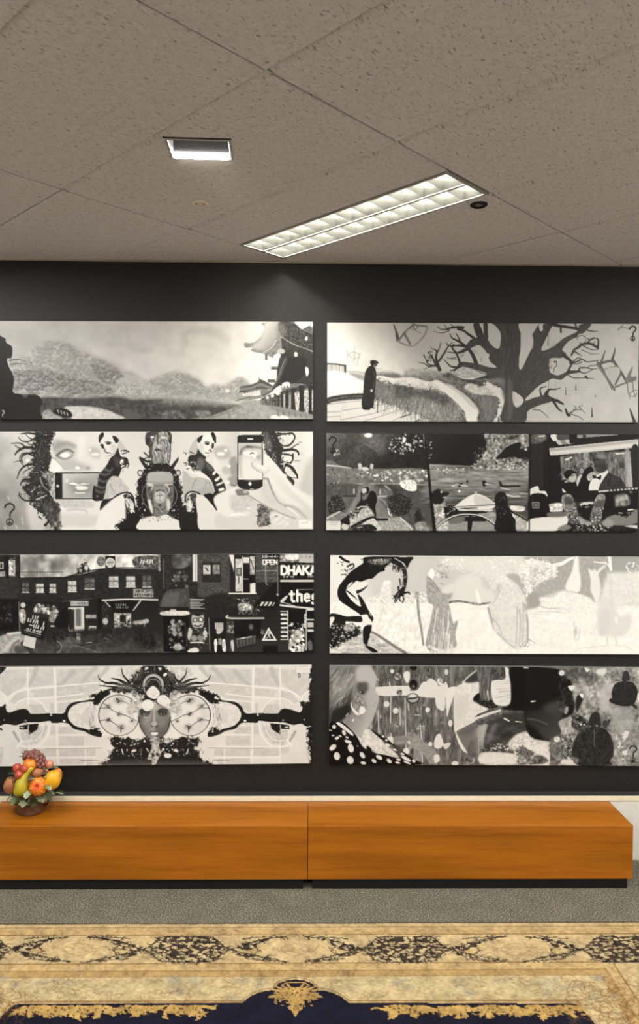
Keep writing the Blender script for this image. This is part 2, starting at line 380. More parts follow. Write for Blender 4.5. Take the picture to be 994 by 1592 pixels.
    def bushes(s, t, n, r0, r1, v, con=40, op=.8):
        # rounded tree crowns, far ones first: shaded below right, light on top
        for c in sorted(s.inside(t, n), key=lambda q: q[1]):
            r = r0 + (r1 - r0) * s.rs.rand(); k = v + con * .5 * (s.rs.rand() - .5)
            s.e(c[0] + r * .3, c[1] + r * .35, r, r * .75, k - con, b=r * .12, op=op); s.e(c[0], c[1], r * .85, r * .6, k, b=r * .12, op=op); s.e(c[0] - r * .2, c[1] - r * .25, r * .45, r * .3, k + con * .7, b=r * .1, op=op * .8)
    def strands(s, t, n, ln, ang, spread, w, v0, v1, curl=0.3, op=1.0):
        for c in s.inside(t, n):
            a = math.radians(ang + spread * (s.rs.rand() - 0.5) * 2); L = ln * (0.5 + s.rs.rand()); q = [c[0], c[1]]; x, y = c
            k = curl * (s.rs.rand() - 0.5) * 2
            for _ in range(3):
                x += L / 3 * math.cos(a); y += L / 3 * math.sin(a); a += k; q += [x, y]
            s.l(q, w, w * 0.3, v0 + (v1 - v0) * s.rs.rand(), op=op)
    FONT = {'D': '0 0 0 6 2 6 4 4.6 4 1.4 2 0 0 0', 'H': '0 0 0 6|4 0 4 6|0 3 4 3', 'A': '0 6 2 0 4 6|1 4 3 4', 'K': '0 0 0 6|4 0 0 3.4|1.4 2.6 4 6',
            'O': '0 0 4 0 4 6 0 6 0 0', 'P': '0 6 0 0 4 0 4 3.2 0 3.2', 'E': '4 0 0 0 0 6 4 6|0 3 3 3', 'N': '0 6 0 0 4 6 4 0', 'L': '0 0 0 6 4 6', 'C': '4 0 0 0 0 6 4 6',
            'I': '2 0 2 6', 'S': '4 0 0 0 0 3 4 3 4 6 0 6', 'T': '0 0 4 0|2 0 2 6', 'M': '0 6 0 0 2 3 4 0 4 6', 'R': '0 6 0 0 4 0 4 3 0 3|2 3 4 6', 'G': '4 0 0 0 0 6 4 6 4 3.4 2.4 3.4',
            'U': '0 0 0 6 4 6 4 0', 'Y': '0 0 2 3 4 0|2 3 2 6', 'W': '0 0 1 6 2 2 3 6 4 0', 'B': '0 0 0 6 4 6 4 3 0 3|0 0 3.4 0 3.4 3', 'F': '4 0 0 0 0 6|0 3 3 3', 'V': '0 0 2 6 4 0',
            't': '1.6 0.6 1.6 5 2.4 6 3.6 6|0.2 2 3.4 2', 'h': '0.4 0 0.4 6|0.4 3 1.6 2 3.4 2.4 3.6 6', 'e': '0.4 4 3.6 4 3.4 2.4 2 2 0.6 2.6 0.4 4.8 1.6 6 3.6 5.6', 'g': '3.6 3 2 2 0.6 3 0.8 4.6 2.4 5 3.6 4.4|3.6 2 3.6 6.6 2.2 7.6 0.4 7'}
    def text(s, t, x, y, w, h, lw, v, slant=0.0, rot=0.0):
        n = len(t); cw = w / n; c, d = math.cos(math.radians(rot)), math.sin(math.radians(rot))
        for i, ch in enumerate(t):
            for seg in s.FONT.get(ch, '').split('|'):
                if not seg: continue
                a = np.array([float(z) for z in seg.split()]).reshape(-1, 2)
                X = i * cw + a[:, 0] / 4 * cw * 0.74 - slant * a[:, 1] / 6 * h; Y = a[:, 1] / 6 * h
                s.l(np.stack([x + X * c - Y * d, y + X * d + Y * c], 1).ravel(), lw, lw, v, sm=False)
    def scrib(s, x, y, w, h, lw, v, rot=0.0):
        # a line of lettering too small to read
        c, d = math.cos(math.radians(rot)), math.sin(math.radians(rot)); X = 0.0
        while X < w:
            st = lw * (1.2 + s.rs.rand() * 1.2); k = s.rs.rand()
            q = [X, 0, X, h] if k < .5 else ([X, h * .5, X + st, h * .5] if k < .75 else [X, h, X + st * .6, 0])
            if s.rs.rand() < .88: s.l([x + q[0] * c - q[1] * d, y + q[0] * d + q[1] * c, x + q[2] * c - q[3] * d, y + q[2] * d + q[3] * c], lw, lw, v, sm=False)
            X += st + lw * .4
    def qmark(s, x, y, h, v, lw):
        # question mark whose dot is a small peace sign
        s.l([x - h * .22, y + h * .18, x - h * .12, y + h * .03, x + h * .06, y, x + h * .2, y + h * .1, x + h * .2, y + h * .24, x + h * .08, y + h * .38, x + h * .02, y + h * .5, x + h * .02, y + h * .64], lw, lw * .8, v)
        s.peace(x, y + h * .85, h * .15, v, lw * .55)
    def peace(s, x, y, r, v, lw):
        s.ring(x, y, r, r, lw, v); s.l([x, y - r, x, y + r], lw, lw, v)
        s.l([x, y, x - r * .7, y + r * .7], lw, lw, v); s.l([x, y, x + r * .7, y + r * .7], lw, lw, v)
    def grid(s, nx, ny):
        # box-averaged sample of the canvas at nx by ny points, top row first
        c = np.pad(np.cumsum(np.cumsum(s.a, 0), 1), ((1, 0), (1, 0)))
        X = (np.arange(nx) / (nx - 1) * s.W); Y = np.arange(ny) / (ny - 1) * s.H; hx = s.W / nx / 2; hy = s.H / ny / 2
        xa = np.clip(np.round(X - hx), 0, s.W - 1).astype(int); xb = np.clip(np.round(X + hx), 1, s.W).astype(int); xb = np.maximum(xb, xa + 1)
        ya = np.clip(np.round(Y - hy), 0, s.H - 1).astype(int); yb = np.clip(np.round(Y + hy), 1, s.H).astype(int); yb = np.maximum(yb, ya + 1)
        t = c[yb][:, xb] - c[ya][:, xb] - c[yb][:, xa] + c[ya][:, xa]
        return np.clip(t / ((yb - ya)[:, None] * (xb - xa)[None, :]), 4, 245)
def art_A1():
    c = Print((-3, 487, 499.5, 500, 651.5, 652.5), 196, 11)
    c.org(0, 490)
    # misty sky
    c.grad('-20 30 2000 30 2000 700 -20 700', 0, 0, 182, 1500, 300, 226, sm=False)
    c.tex('-20 30 2000 30 2000 400 -20 400', 4, 60)
    c.p('60 120 200 90 330 160 240 260 100 290 60 200', 172, 40, op=.55)
    c.l('640 190 700 175 780 185 850 225 930 215', 26, 34, 188, b=12, op=.6); c.l('780 90 800 160 850 190 900 230', 22, 18, 186, b=10, op=.6)
    c.l('1125 250 1125 170 1150 110 1250 95 1330 110 1400 150', 14, 60, 182, b=12, op=.45); c.e(1150, 165, 14, 22, 186, b=8, op=.6)
    # mountain
    mt = '60 290 180 230 240 170 330 158 420 175 520 230 620 270 720 330 760 350 820 358 900 400 1000 370 1090 345 1160 365 1230 400 1270 440 1330 425 1380 435 1470 385 1510 392 1540 425 1560 500 1540 540 1000 545 500 545 100 520'
    c.p(mt, 166, 10, n=7, ns=30)
    c.grad('400 180 560 245 780 350 900 520 640 520 460 320', 480, 230, 160, 700, 460, 150, b=25, op=.5)
    c.p('560 280 640 290 750 355 660 410 590 390', 138, 14, op=.6)
    c.tex(mt, 6, 9, 1.6, 1, b=8); c.tex(mt, 6, 4, 1.4, .8, seed=3, b=8); c.strands('200 260 330 170 520 240 740 350 640 470 300 470', 160, 46, 25, 22, 9, 128, 190, op=.35); c.strands('1000 400 1090 350 1250 420 1280 500 1020 510', 90, 34, 30, 40, 7, 120, 185, op=.4)
    c.dots('280 250 560 220 620 320 420 340 300 300', 90, 4, 10, 188, 205, .6, op=.6)
    c.dots('700 430 960 410 1000 500 700 500', 130, 4, 9, 190, 210, .7, op=.7)
    c.p('680 380 820 360 900 410 1000 470 860 440 740 430', 195, 16, op=.6)
    # tree line terraces, foreground ridge
    for i, (t, w) in enumerate([('80 385 150 350 230 340 290 345', 46), ('95 445 160 410 240 370 290 350', 54), ('190 470 270 430 340 400 420 400', 34), ('300 480 370 440 420 410 470 390', 40),
                                ('360 380 430 390 480 400 560 420', 26), ('430 470 490 440 540 430', 24), ('560 410 620 430 700 470', 22), ('520 440 580 455 650 450', 20), ('420 370 470 365 510 380', 18)]):
        c.l(t, w, w * .7, 104 + 10 * (i > 1), b=7, op=.62); c.l(' '.join(str(float(z) - (14 if k % 2 else 4)) for k, z in enumerate(t.split())), w * .35, w * .25, 186, b=5, op=.5)
    c.l('60 280 110 275 170 290', 10, 6, 70, op=.8); c.l('65 305 130 300 200 310', 8, 5, 85, op=.7); c.l('70 340 140 330 200 335', 16, 10, 196, b=3, op=.6); c.l('60 325 90 325 120 320', 10, 4, 205, op=.7)
    c.dots('60 270 210 285 215 330 70 340', 50, 3, 8, 90, 190, .5, op=.7)
    c.tex('60 270 720 340 700 520 180 500 60 400', 8, 5, 1, 1, b=8, seed=8); c.strands('80 360 300 350 330 470 120 450', 120, 22, -35, 25, 6, 80, 160, op=.5); c.strands('350 370 700 460 640 490 380 480', 130, 22, -30, 30, 6, 100, 190, op=.5)
    c.bushes('110 300 240 190 330 165 430 185 540 250 720 345 640 400 400 380 200 340', 330, 6, 13, 160, 24, .5); c.bushes('560 300 700 340 760 370 680 430 600 400', 80, 6, 12, 130, 26, .5)
    c.bushes('90 340 290 340 420 380 560 400 720 460 640 500 240 490 100 440', 260, 8, 19, 140, 46, .6); c.bushes('1010 420 1090 360 1180 380 1260 440 1290 510 1010 510', 110, 5, 12, 158, 26, .5); c.bushes('1330 440 1540 420 1550 530 1300 520', 70, 5, 11, 160, 30, .5)
    c.p('190 500 330 460 420 500 640 480 730 510 520 530 300 530', 182, 10, op=.45)
    # dark trees band
    c.p('240 520 340 508 520 515 700 505 820 525 1000 520 1180 525 1380 545 1500 560 1490 580 1360 620 1250 640 1000 650 560 650 240 640', 66, 6, n=6, ns=14)
    c.p('1010 525 1150 520 1300 540 1450 560 1440 585 1300 560 1140 560 1000 550', 120, 10, op=.6, n=20, ns=6)
    c.p('1000 600 1060 590 1120 600 1140 650 1010 650', 96, 4, n=14); c.p('1200 600 1260 590 1300 610 1240 640', 140, 6, op=.7, n=20)
    c.tex('240 520 1500 555 1300 640 240 640', 5, 6, b=4); c.strands('300 530 1300 545 1200 620 300 610', 90, 60, 12, 20, 9, 50, 110, op=.5)
    # path and railing to the right
    c.p('1270 645 1400 590 1490 560 1500 580 1440 645', 148, 4, n=10); c.l('1445 640 1490 590 1505 570', 12, 4, 70, b=2); c.l('1290 640 1400 605 1480 575', 5, 3, 90, op=.6)
    c.p('1510 565 1640 550 1760 570 1940 620 1950 650 1450 650', 156, 4, n=8); c.p('1640 560 1800 590 1940 625 1940 650 1680 650', 120, 6, op=.6)
    # mist
    c.p('1000 510 1200 500 1400 520 1520 540 1400 560 1200 545 1020 535', 188, 16, op=.55)
    # rounded pale roof in the foreground
    c.p('390 575 430 563 560 568 660 590 730 620 770 642 440 642 400 610', 196, 3, n=9, ns=10); c.l('430 580 560 575 690 610', 5, 3, 160, op=.6)
    c.p('755 590 800 588 870 630 850 645 770 642', 84, 3); c.p('250 640 260 600 300 585 330 610 380 642', 158, 5, n=12)
    c.p('320 600 340 580 400 580 440 610 430 636 370 625', 26, 2)
    for i in range(4): c.l([352 + i * 19, 588 + i * 6, 358 + i * 19, 606 + i * 6], 6, 3, 206)
    # black figure on the left
    c.p('-30 130 10 134 34 145 40 170 70 190 78 220 70 265 45 270 50 310 75 360 85 400 80 440 80 475 140 490 200 490 240 505 256 540 240 590 236 648 -30 648', 27, 0)
    c.p('130 490 160 484 170 500 150 512', 110, 3, op=.7); c.l('84 478 96 484', 4, 2, 200); c.p('180 480 230 490 180 500', 90, 6, op=.5)
    c.l('10 594 16 590 22 597 19 607 12 614 12 622', 4, 4, 215); c.e(12, 627, 2.5, 2.5, 215)
    # temple roofs on the right
    c.org(340, 495, 6.627)
    c.p('480 40 980 40 980 330 960 350 860 330 740 270 640 320 560 400 490 375 440 360 380 350 330 330 350 300 275 300 265 250 330 255 400 220 450 160 470 90', 128, 4, n=8, ns=5)
    c.grad('480 40 640 40 600 200 480 330 330 300 420 210', 450, 120, 214, 640, 240, 130, b=16, op=.85)
    c.p('620 40 770 40 850 110 970 160 970 345 850 325 740 260 640 180', 62, 6, n=10, ns=4); c.p('600 60 660 50 700 160 640 200 590 150', 124, 16, op=.6)
    c.p('790 36 970 36 970 84 935 72 865 108 815 70', 232, 1); c.p('860 115 935 78 968 130 968 160 900 130', 84, 2); c.l('870 118 960 150', 4, 4, 150); c.l('900 100 965 135', 3, 3, 140)
    c.l('650 195 740 250 850 300 975 345', 13, 15, 158); c.l('660 205 750 262 850 315 970 358', 6, 6, 74); c.l('590 225 560 280 520 320 450 365', 8, 7, 196, b=1)
    c.l('610 235 570 300 520 340 470 375', 5, 4, 116)
    c.tex('640 60 970 170 970 340 640 200', 10, 3, .6, 2)
    c.e(905, 205, 14, 22, 214, 15, b=1)
    c.p('650 200 750 262 970 350 975 430 700 430 640 390 650 300', 56, 2, n=6)
    c.p('600 330 680 330 740 300 960 365 975 500 970 680 820 670 640 690 560 740 500 790 440 815 540 740 590 640 600 520 620 420 640 380', 50, 2, n=6, ns=5)
    c.p('690 420 760 400 870 400 910 470 890 560 820 640 700 670 640 650 660 560', 34, 8)
    c.l('690 420 650 500 610 610 560 700 500 770 440 810 350 830', 16, 6, 104, b=1); c.l('710 430 665 520 620 620 575 700', 5, 4, 140, op=.7)
    c.e(640, 340, 44, 26, 176, b=3); c.e(795, 372, 18, 26, 206, b=2); c.p('895 505 920 510 930 560 910 600 895 560', 226, 1)
    for x, y in ((490, 410), (560, 385)): c.r(x - 14, y - 40, x + 14, y + 22, 110, 2)
    c.r(540, 498, 600, 530, 84, 1); c.r(505, 630, 580, 664, 90, 1); c.p('570 380 630 370 620 430 600 500 560 440', 232, 4)
    c.p('650 690 660 670 720 660 730 700 700 690 680 710', 232, 1); c.p('660 720 665 690 680 700', 228, 1); c.l('780 690 840 670', 8, 4, 130); c.p('870 750 890 715 950 710 920 730', 190, 2)
    # far pavilion
    c.p('225 700 330 680 400 650 415 605 430 630 550 690 540 730 430 740 230 765 215 755', 120, 1); c.p('225 706 330 690 420 650 430 628 548 690 520 700 430 668 330 706 230 716', 74, 1)
    c.p('215 752 330 735 430 700 530 735 430 725 330 755 220 766', 78, 1); c.p('255 770 430 728 432 770 260 806', 216, 1); c.l('255 772 428 732', 7, 7, 60)
    for i in range(7): c.l([270 + i * 24, 775 - i * 6, 270 + i * 24, 800 - i * 5], 4, 4, 150)
    c.p('436 730 520 745 470 785 436 790', 120, 1); c.p('175 845 300 815 430 795 540 740 560 750 440 820 300 838 180 854', 92, 1); c.l('205 852 320 826 450 806', 6, 6, 190)
    c.e(85, 745, 24, 22, 222, b=5); c.dots('0 690 200 640 220 820 20 860', 70, 5, 13, 150, 215, .6, op=.6)
    # colonnade
    c.p('440 830 560 780 980 690 985 1010 940 1000 740 940 520 905 420 890', 96, 3, n=20, ns=8)
    for x, y0, y1, w, v in ((465, 815, 895, 8, 110), (500, 800, 900, 10, 90), (525, 800, 905, 10, 70), (552, 790, 905, 12, 70), (580, 785, 910, 15, 55), (612, 780, 915, 18, 50), (650, 760, 920, 22, 44), (700, 750, 935, 30, 38), (768, 720, 945, 40, 38), (852, 690, 970, 50, 32), (948, 690, 1000, 46, 30)):
        c.r(x - w / 2, y0, x + w / 2, y1, v, 1)
    c.p('780 780 800 760 830 770 825 940 800 960', 168, 2, n=26, ns=5); c.p('880 760 925 750 925 960 900 970 880 880', 176, 2, n=26, ns=5); c.r(960, 740, 975, 960, 170, 2, n=24, ns=5); c.r(725, 790, 742, 930, 160, 1); c.r(665, 790, 680, 920, 176, 1)
    c.e(500, 822, 16, 15, 214); c.e(552, 800, 16, 20, 220); c.p('580 760 600 745 632 770 615 795 590 790', 220, 1)
    c.p('650 690 740 660 960 660 980 700 740 770 660 770', 40, 6, op=.6)
    c.p('655 725 662 668 725 660 730 712 706 690 690 722 678 694', 226, 1)
    c.p('230 870 420 850 440 890 520 905 740 945 960 1000 970 1040 560 1040 420 960 240 900', 158, 6, n=5); c.p('520 905 740 945 960 1000 965 1030 700 1000 560 950', 118, 10, op=.7)
    for i in range(11): c.l([300 + i * 26, 860 - i * 2, 300 + i * 26, 890 + i * 2], 5, 5, 150 - i * 5, op=.6)
    for i in range(6): c.l([600 + i * 60, 940 + i * 12, 610 + i * 60, 990 + i * 9], 9, 14, 88, b=4, op=.6)
    c.p('540 1036 545 1010 580 1000 620 1015 660 1000 710 1020 715 1040', 224, 1); c.l('598 1000 612 990 618 1015', 4, 4, 50); c.l('655 1000 665 992 680 1012', 4, 4, 60)
    return c

def art_B1():
    c = Print((509, 993.5, 501.3, 504, 655, 656), 200, 12)
    c.org(500, 490)
    c.grad('0 30 2000 30 2000 700 0 700', 150, 200, 224, 640, 200, 196, sm=False); c.tex('0 30 2000 30 2000 700 0 700', 2.5, 40)
    c.p('440 50 700 50 720 250 600 330 470 200', 178, 50, op=.5)
    # falling chair, top left
    c.l('445 60 462 110 468 155', 8, 18, 92); c.p('455 110 470 105 478 158 462 150', 80, 1)
    c.l('468 155 510 180 560 190', 12, 8, 140, b=2); c.l('478 150 520 100 570 55', 12, 12, 110); c.l('570 60 650 70', 10, 12, 120); c.l('655 75 630 130 575 185', 14, 12, 150, b=2)
    c.l('510 110 545 175', 16, 12, 110, b=1); c.l('545 80 610 110', 9, 9, 110); c.p('520 110 560 80 620 120 570 175', 186, 4, op=.7); c.l('560 50 575 90 600 60', 8, 6, 120)
    # far faint chair and fence
    c.l('205 195 205 300', 3, 3, 160, b=1); c.l('158 215 160 280', 4, 3, 160); c.l('240 235 215 315', 5, 3, 165); c.l('165 240 200 228 238 250 200 270 165 245', 5, 5, 162, op=.8); c.l('198 225 203 265', 3, 3, 170); c.l('200 270 185 315', 4, 3, 176)
    c.p('34 296 150 305 152 355 36 352', 208, 1); c.l('34 300 90 302 150 312', 8, 8, 50)
    for i in range(13): c.l([40 + i * 9, 305, 41 + i * 9, 345], 3, 2, 80 + 60 * (i % 3 == 1))
    c.r(142, 308, 152, 356, 40)
    c.p('36 356 150 358 260 410 262 480 120 490 60 510 34 520', 226, 2)
    # log pile
    c.p('34 520 60 502 150 488 240 482 262 486 262 520 130 540 34 552', 52, 2, n=12, ns=4); c.l('60 525 150 505 250 500', 4, 4, 110); c.l('60 540 150 522 250 515', 4, 4, 100)
    # plank deck
    c.p('34 552 250 520 350 520 470 560 640 630 620 660 34 660', 206, 1)
    for t in ('40 552 140 540 250 528', '120 648 300 612 440 570', '250 660 380 620 480 585', '430 660 490 630 560 605', '130 590 260 570 420 545', '36 600 120 596', '36 630 120 625'): c.l(t, 4, 3, 96, op=.75)
    c.l('580 655 635 640', 7, 5, 30); c.l('490 632 560 610', 6, 4, 50); c.l('120 645 125 580 160 560', 3, 3, 150, op=.6)
    # hedges
    c.l('155 348 230 350 300 372 330 360', 6, 10, 150, b=3); c.p('170 355 260 370 265 405 200 380', 150, 5)
    c.grad('330 350 420 345 500 370 520 335 600 330 700 340 760 350 880 350 990 350 990 420 700 420 560 390 440 385 340 380', 0, 340, 168, 0, 410, 96, b=6, n=10, ns=6)
    c.p('330 372 460 362 480 385 340 388', 80, 6, op=.7)
    c.p('335 378 450 390 560 385 660 410 720 400 790 450 850 510 920 600 900 655 640 655 560 610 400 540 335 490', 216, 2, n=6)
    gd = '330 400 440 420 455 415 480 430 545 430 600 470 660 455 680 430 740 470 800 500 850 550 870 590 860 655 650 655 600 620 520 590 450 560 330 520'
    c.grad(gd, 400, 420, 78, 560, 640, 146, b=3, rag=1); c.strands(gd, 420, 60, 100, 14, 5, 60, 150, op=.45); c.tex(gd, 10, 5)
    c.p('335 395 440 420 450 560 335 500', 120, 6, op=.55, n=12); c.p('455 420 560 440 720 470 800 520 760 560 600 500 470 510', 66, 14, op=.75, n=10)
    c.tex('330 385 450 400 620 440 680 410 800 470 700 460 560 440 400 420', .9, 6, thr=.2, v=206)
    c.p('850 600 880 580 915 600 925 655 850 655', 110, 3, n=20, ns=5, rag=1)
    c.dots('335 385 450 395 560 400 660 430 760 450 840 510 700 470 560 450 400 410', 90, 3, 9, 170, 210, .7, op=.6)
    # woman in a long dark coat with hat and stick
    c.org(500, 490)
    c.p('272 345 290 318 312 310 330 325 338 370 334 420 328 480 322 560 300 570 250 560 258 480 262 410 268 365', 30, 1, n=3); c.e(322, 296, 22, 18, 26); c.e(330, 302, 14, 15, 70); c.p('298 290 310 278 340 282 354 298 330 296 312 312', 22)
    c.p('322 312 336 316 330 330', 150, 1); c.l('318 345 330 380 322 430 318 470', 12, 8, 52); c.e(308, 465, 7, 9, 190); c.p('255 560 290 565 300 585 258 583', 20); c.l('290 570 328 573', 9, 6, 20); c.e(265, 577, 12, 6, 18)
    c.l('347 520 345 602', 5, 6, 60); c.l('335 325 350 335 375 325', 3, 2, 120)
    # snowy path and second hedge
    c.p('690 410 760 430 850 490 920 560 975 600 960 655 900 655 880 590 800 510', 224, 1)
    c.grad('740 370 860 400 990 400 1100 420 1100 660 985 655 985 600 900 500 800 430', 800, 360, 120, 960, 500, 80, b=4, n=12, ns=6)
    c.org(640, 495, 6.2125)
    c.p('505 660 560 625 640 640 640 660 740 640 830 660 890 740 860 830 830 760 720 740 650 740 560 720', 206, 5, n=10)
    c.grad('500 680 640 740 840 765 845 830 790 990 640 990 655 880 600 780', 700, 720, 122, 700, 960, 62, b=7, n=14, ns=6); c.strands('640 740 840 765 800 980 680 990', 130, 90, 98, 10, 9, 60, 170, op=.4)
    c.p('720 740 790 770 780 980 700 985', 140, 20, op=.5)
    c.p('690 625 740 600 800 655 860 680 890 750 870 900 830 992 795 992 830 900 845 780 800 720 740 660', 222, 2, rag=1)
    c.p('430 520 480 480 560 480 640 520 700 540 690 570 600 580 500 570', 180, 8, n=10); c.p('430 545 500 570 600 572 600 585 500 585', 220, 2, n=10)
    c.p('290 560 360 520 420 560 520 590 640 600 700 640 640 640 520 610 400 570', 70, 5, op=.85, n=12)
    # the big tree
    c.p('770 40 990 40 1000 60 1000 1000 980 1000 900 1000 860 960 900 780 870 680 760 590 620 590 540 600 690 560 720 530 640 500 500 470 440 490 400 520 440 450 480 420 640 440 740 470 820 470 760 420 720 330 660 260 600 270 540 310 470 340 430 330 500 290 560 210 640 180 720 190 780 270 840 290 860 180 840 110', 64, 1, n=5, ns=6, sx=.6, sy=2.5)
    c.grad('750 600 850 575 930 600 970 680 940 820 880 740 860 650', 840, 590, 150, 900, 760, 70, b=14, op=.75)
    c.p('730 55 790 60 840 120 850 200 830 285 780 270 740 200', 198, 2); c.p('580 290 620 268 680 290 700 340 740 345 720 400 800 470 700 430 640 350', 196, 2); c.p('640 180 600 50 650 50 690 160 690 50 730 50 735 200 700 200', 62, 1); c.p('655 60 680 60 678 150', 196, 1)
    c.p('590 60 650 60 690 170 640 200', 56, 1)
    for t, a, b in (('600 190 540 150 500 120 440 105', 26, 16), ('490 90 420 85 340 100', 30, 14), ('350 105 290 105 240 85', 12, 3), ('360 115 290 140 210 125', 10, 3), ('400 85 370 55', 10, 5), ('330 95 310 55', 8, 3), ('270 100 250 70', 5, 2),
                    ('620 430 580 340 520 270 450 220 390 190 365 150', 40, 7), ('470 230 440 170 420 140', 16, 4), ('500 265 430 260 370 270', 26, 10), ('380 265 340 250 330 230', 9, 4), ('460 420 430 340 390 290 400 250', 22, 14), ('500 320 440 335 340 325', 20, 6), ('500 350 470 375', 8, 3),
                    ('460 470 380 465 340 430 300 390', 22, 4), ('420 380 380 385 340 392', 10, 3), ('430 400 390 395 330 375', 6, 3), ('480 440 420 490 370 505', 26, 8),
                    ('270 495 250 440 235 380 240 320 215 295', 36, 8), ('240 340 265 290 280 230', 16, 5), ('265 410 310 340 350 270 390 230', 22, 6), ('350 270 340 240', 9, 4), ('240 460 215 410 200 370 190 350', 22, 8), ('205 390 170 340 165 320', 10, 3), ('220 460 160 440 130 380 115 340', 16, 3), ('130 380 100 350', 6, 2), ('215 455 170 465 120 435 60 425', 16, 4), ('190 380 150 380', 6, 3), ('180 465 120 490', 7, 3), ('200 300 180 270', 6, 3), ('640 320 660 350 600 310', 14, 6), ('675 350 670 420', 6, 3)):
        c.l(t, a, b, 48)
    c.dots('150 330 210 290 220 420 150 420', 25, 4, 8, 60, 90); c.p('690 345 740 340 745 370 715 410 700 380', 210, 0); c.l('715 350 725 370 712 400', 5, 3, 90)
    c.p('660 350 700 345 705 370 690 400 665 400', 140, 3)
    c.strands('870 60 990 60 990 560 880 560 870 300', 200, 90, 92, 8, 7, 36, 112, op=.5); c.strands('560 220 720 200 860 320 800 440 740 320', 70, 70, 30, 25, 5, 34, 100, op=.5)
    c.strands('470 440 640 450 800 500 700 540 560 480', 60, 70, 10, 10, 5, 34, 110, op=.5)
    c.p('735 58 790 62 838 120 848 200 830 280 782 266 742 200', 197, 2); c.p('590 292 620 272 676 292 696 340 736 350 726 400 790 462 700 428 646 352', 195, 2)
    for x in (470, 512, 545): c.l([x, 120, x + 4, 400], 2, 2, 140, op=.5)
    c.p('970 700 992 720 1010 780 992 830 975 790', 214, 1)
    c.org(790, 495, 4.873)
    # right half of the tree
    c.p('-10 40 80 40 95 180 85 330 100 385 160 260 185 210 180 130 200 90 230 45 240 95 260 90 265 45 330 45 300 120 250 240 330 220 420 150 520 100 540 50 630 45 560 120 480 160 440 190 410 240 440 270 400 300 340 300 310 320 315 400 340 420 380 430 460 400 540 395 540 410 460 425 400 465 340 455 290 480 220 520 130 620 200 600 280 575 340 600 420 640 420 655 350 630 300 640 220 665 150 705 130 780 -10 780', 64, 1, n=5, ns=6, sx=.6, sy=2)
    c.p('80 40 150 45 130 80 95 110', 200, 1); c.p('180 130 185 210 160 260 95 390 80 320 100 220 140 150', 200, 1); c.p('232 48 256 48 258 80 245 98 234 80', 205, 1)
    c.p('30 555 70 565 110 600 112 640 70 675 40 640', 205, 2); c.p('130 615 200 600 280 570 300 520 270 490 210 530', 198, 2)
    c.strands('0 60 80 60 100 380 120 600 0 560', 120, 90, 95, 8, 5, 30, 92, op=.5); c.strands('110 420 280 300 310 380 250 460 120 590', 130, 60, -40, 20, 5, 30, 100, op=.55); c.strands('100 380 240 200 280 60 200 180', 50, 60, -60, 12, 5, 30, 92, op=.5); c.strands('240 270 520 120 380 200 300 300', 60, 60, -32, 15, 5, 30, 100, op=.5)
    c.p('182 134 184 210 158 262 97 384 84 320 102 222 140 154', 199, 1); c.p('34 560 70 568 108 600 110 638 70 670 42 638', 205, 2); c.p('140 612 200 598 278 568 296 522 270 496 214 532', 198, 2)
    c.p('0 480 35 520 40 700 0 780', 120, 10, op=.4, n=10)
    c.p('0 470 30 520 30 640 0 640', 96, 6, op=.5)
    for t, a, b in (('320 45 400 60 500 75 540 90', 26, 18), ('395 60 398 105', 16, 14), ('520 80 505 40', 18, 10), ('600 90 650 100 680 95', 10, 3), ('520 120 540 180 600 185', 10, 5), ('560 190 530 220 500 240 480 280', 22, 14), ('420 280 460 310 490 340', 28, 18), ('560 195 620 190 680 220', 16, 20), ('680 225 685 170 670 150', 18, 8), ('600 185 640 150 670 150', 12, 5), ('640 200 660 175', 8, 4), ('600 150 620 160 660 155', 8, 3), ('560 200 610 230 650 240 690 235', 9, 3), ('500 250 560 285', 12, 4), ('470 340 520 330 560 310 600 330 690 318', 14, 5), ('480 340 530 300 560 310', 10, 4), ('560 330 530 345 500 345', 8, 4), ('450 410 480 350', 20, 14), ('460 405 540 400', 22, 14), ('540 395 545 375 600 375 640 385 680 380', 12, 4), ('545 400 580 415 640 390', 10, 4), ('620 360 660 355 690 345', 5, 3), ('460 430 500 450 600 450 660 460', 8, 3), ('590 440 605 455', 18, 10), ('600 375 630 355', 6, 3), ('620 270 690 270', 4, 2), ('560 240 620 265', 6, 3),
                    ('250 580 245 530 290 515', 14, 6), ('290 590 310 540 360 535 400 525', 20, 4), ('300 545 280 570', 14, 14), ('335 610 380 680 410 705', 22, 8), ('370 620 420 645', 20, 8), ('440 690 455 730 470 735', 16, 18), ('450 730 500 700 520 680 500 660', 10, 3), ('480 725 540 745 575 770', 6, 3), ('500 690 560 690 540 670 570 660', 5, 3), ('560 690 590 720', 4, 3), ('190 690 250 700 310 755', 7, 3), ('360 325 370 350 350 380 345 410', 7, 4), ('350 330 365 325', 12, 8)):
        c.l(t, a, b, 44)
    c.e(560, 150, 40, 36, 196, b=1); c.ring(555, 160, 34, 30, 5, 60, 180, 420)
    for x, y0, y1, w in ((301, 70, 205, 6), (438, 515, 575, 8), (516, 495, 540, 8), (641, 670, 742, 13), (665, 575, 595, 5)): c.l([x, y0, x, (y0 + y1) / 2, x + 1, y1], 2, w, 50)
    c.l('305 450 307 640', 4, 4, 50); c.l('360 420 358 520', 2, 2, 120); c.l('330 540 460 545 600 545', 2, 2, 140); c.l('440 580 560 560', 2, 2, 150); c.l('530 520 620 520', 2, 2, 150)
    # falling chair on the right
    c.l('735 245 718 300 700 350', 7, 22, 92); c.l('812 225 800 280 785 325', 7, 22, 66); c.l('680 350 740 330 800 320', 20, 16, 84); c.p('680 350 790 530 810 525 700 345', 90, 1)
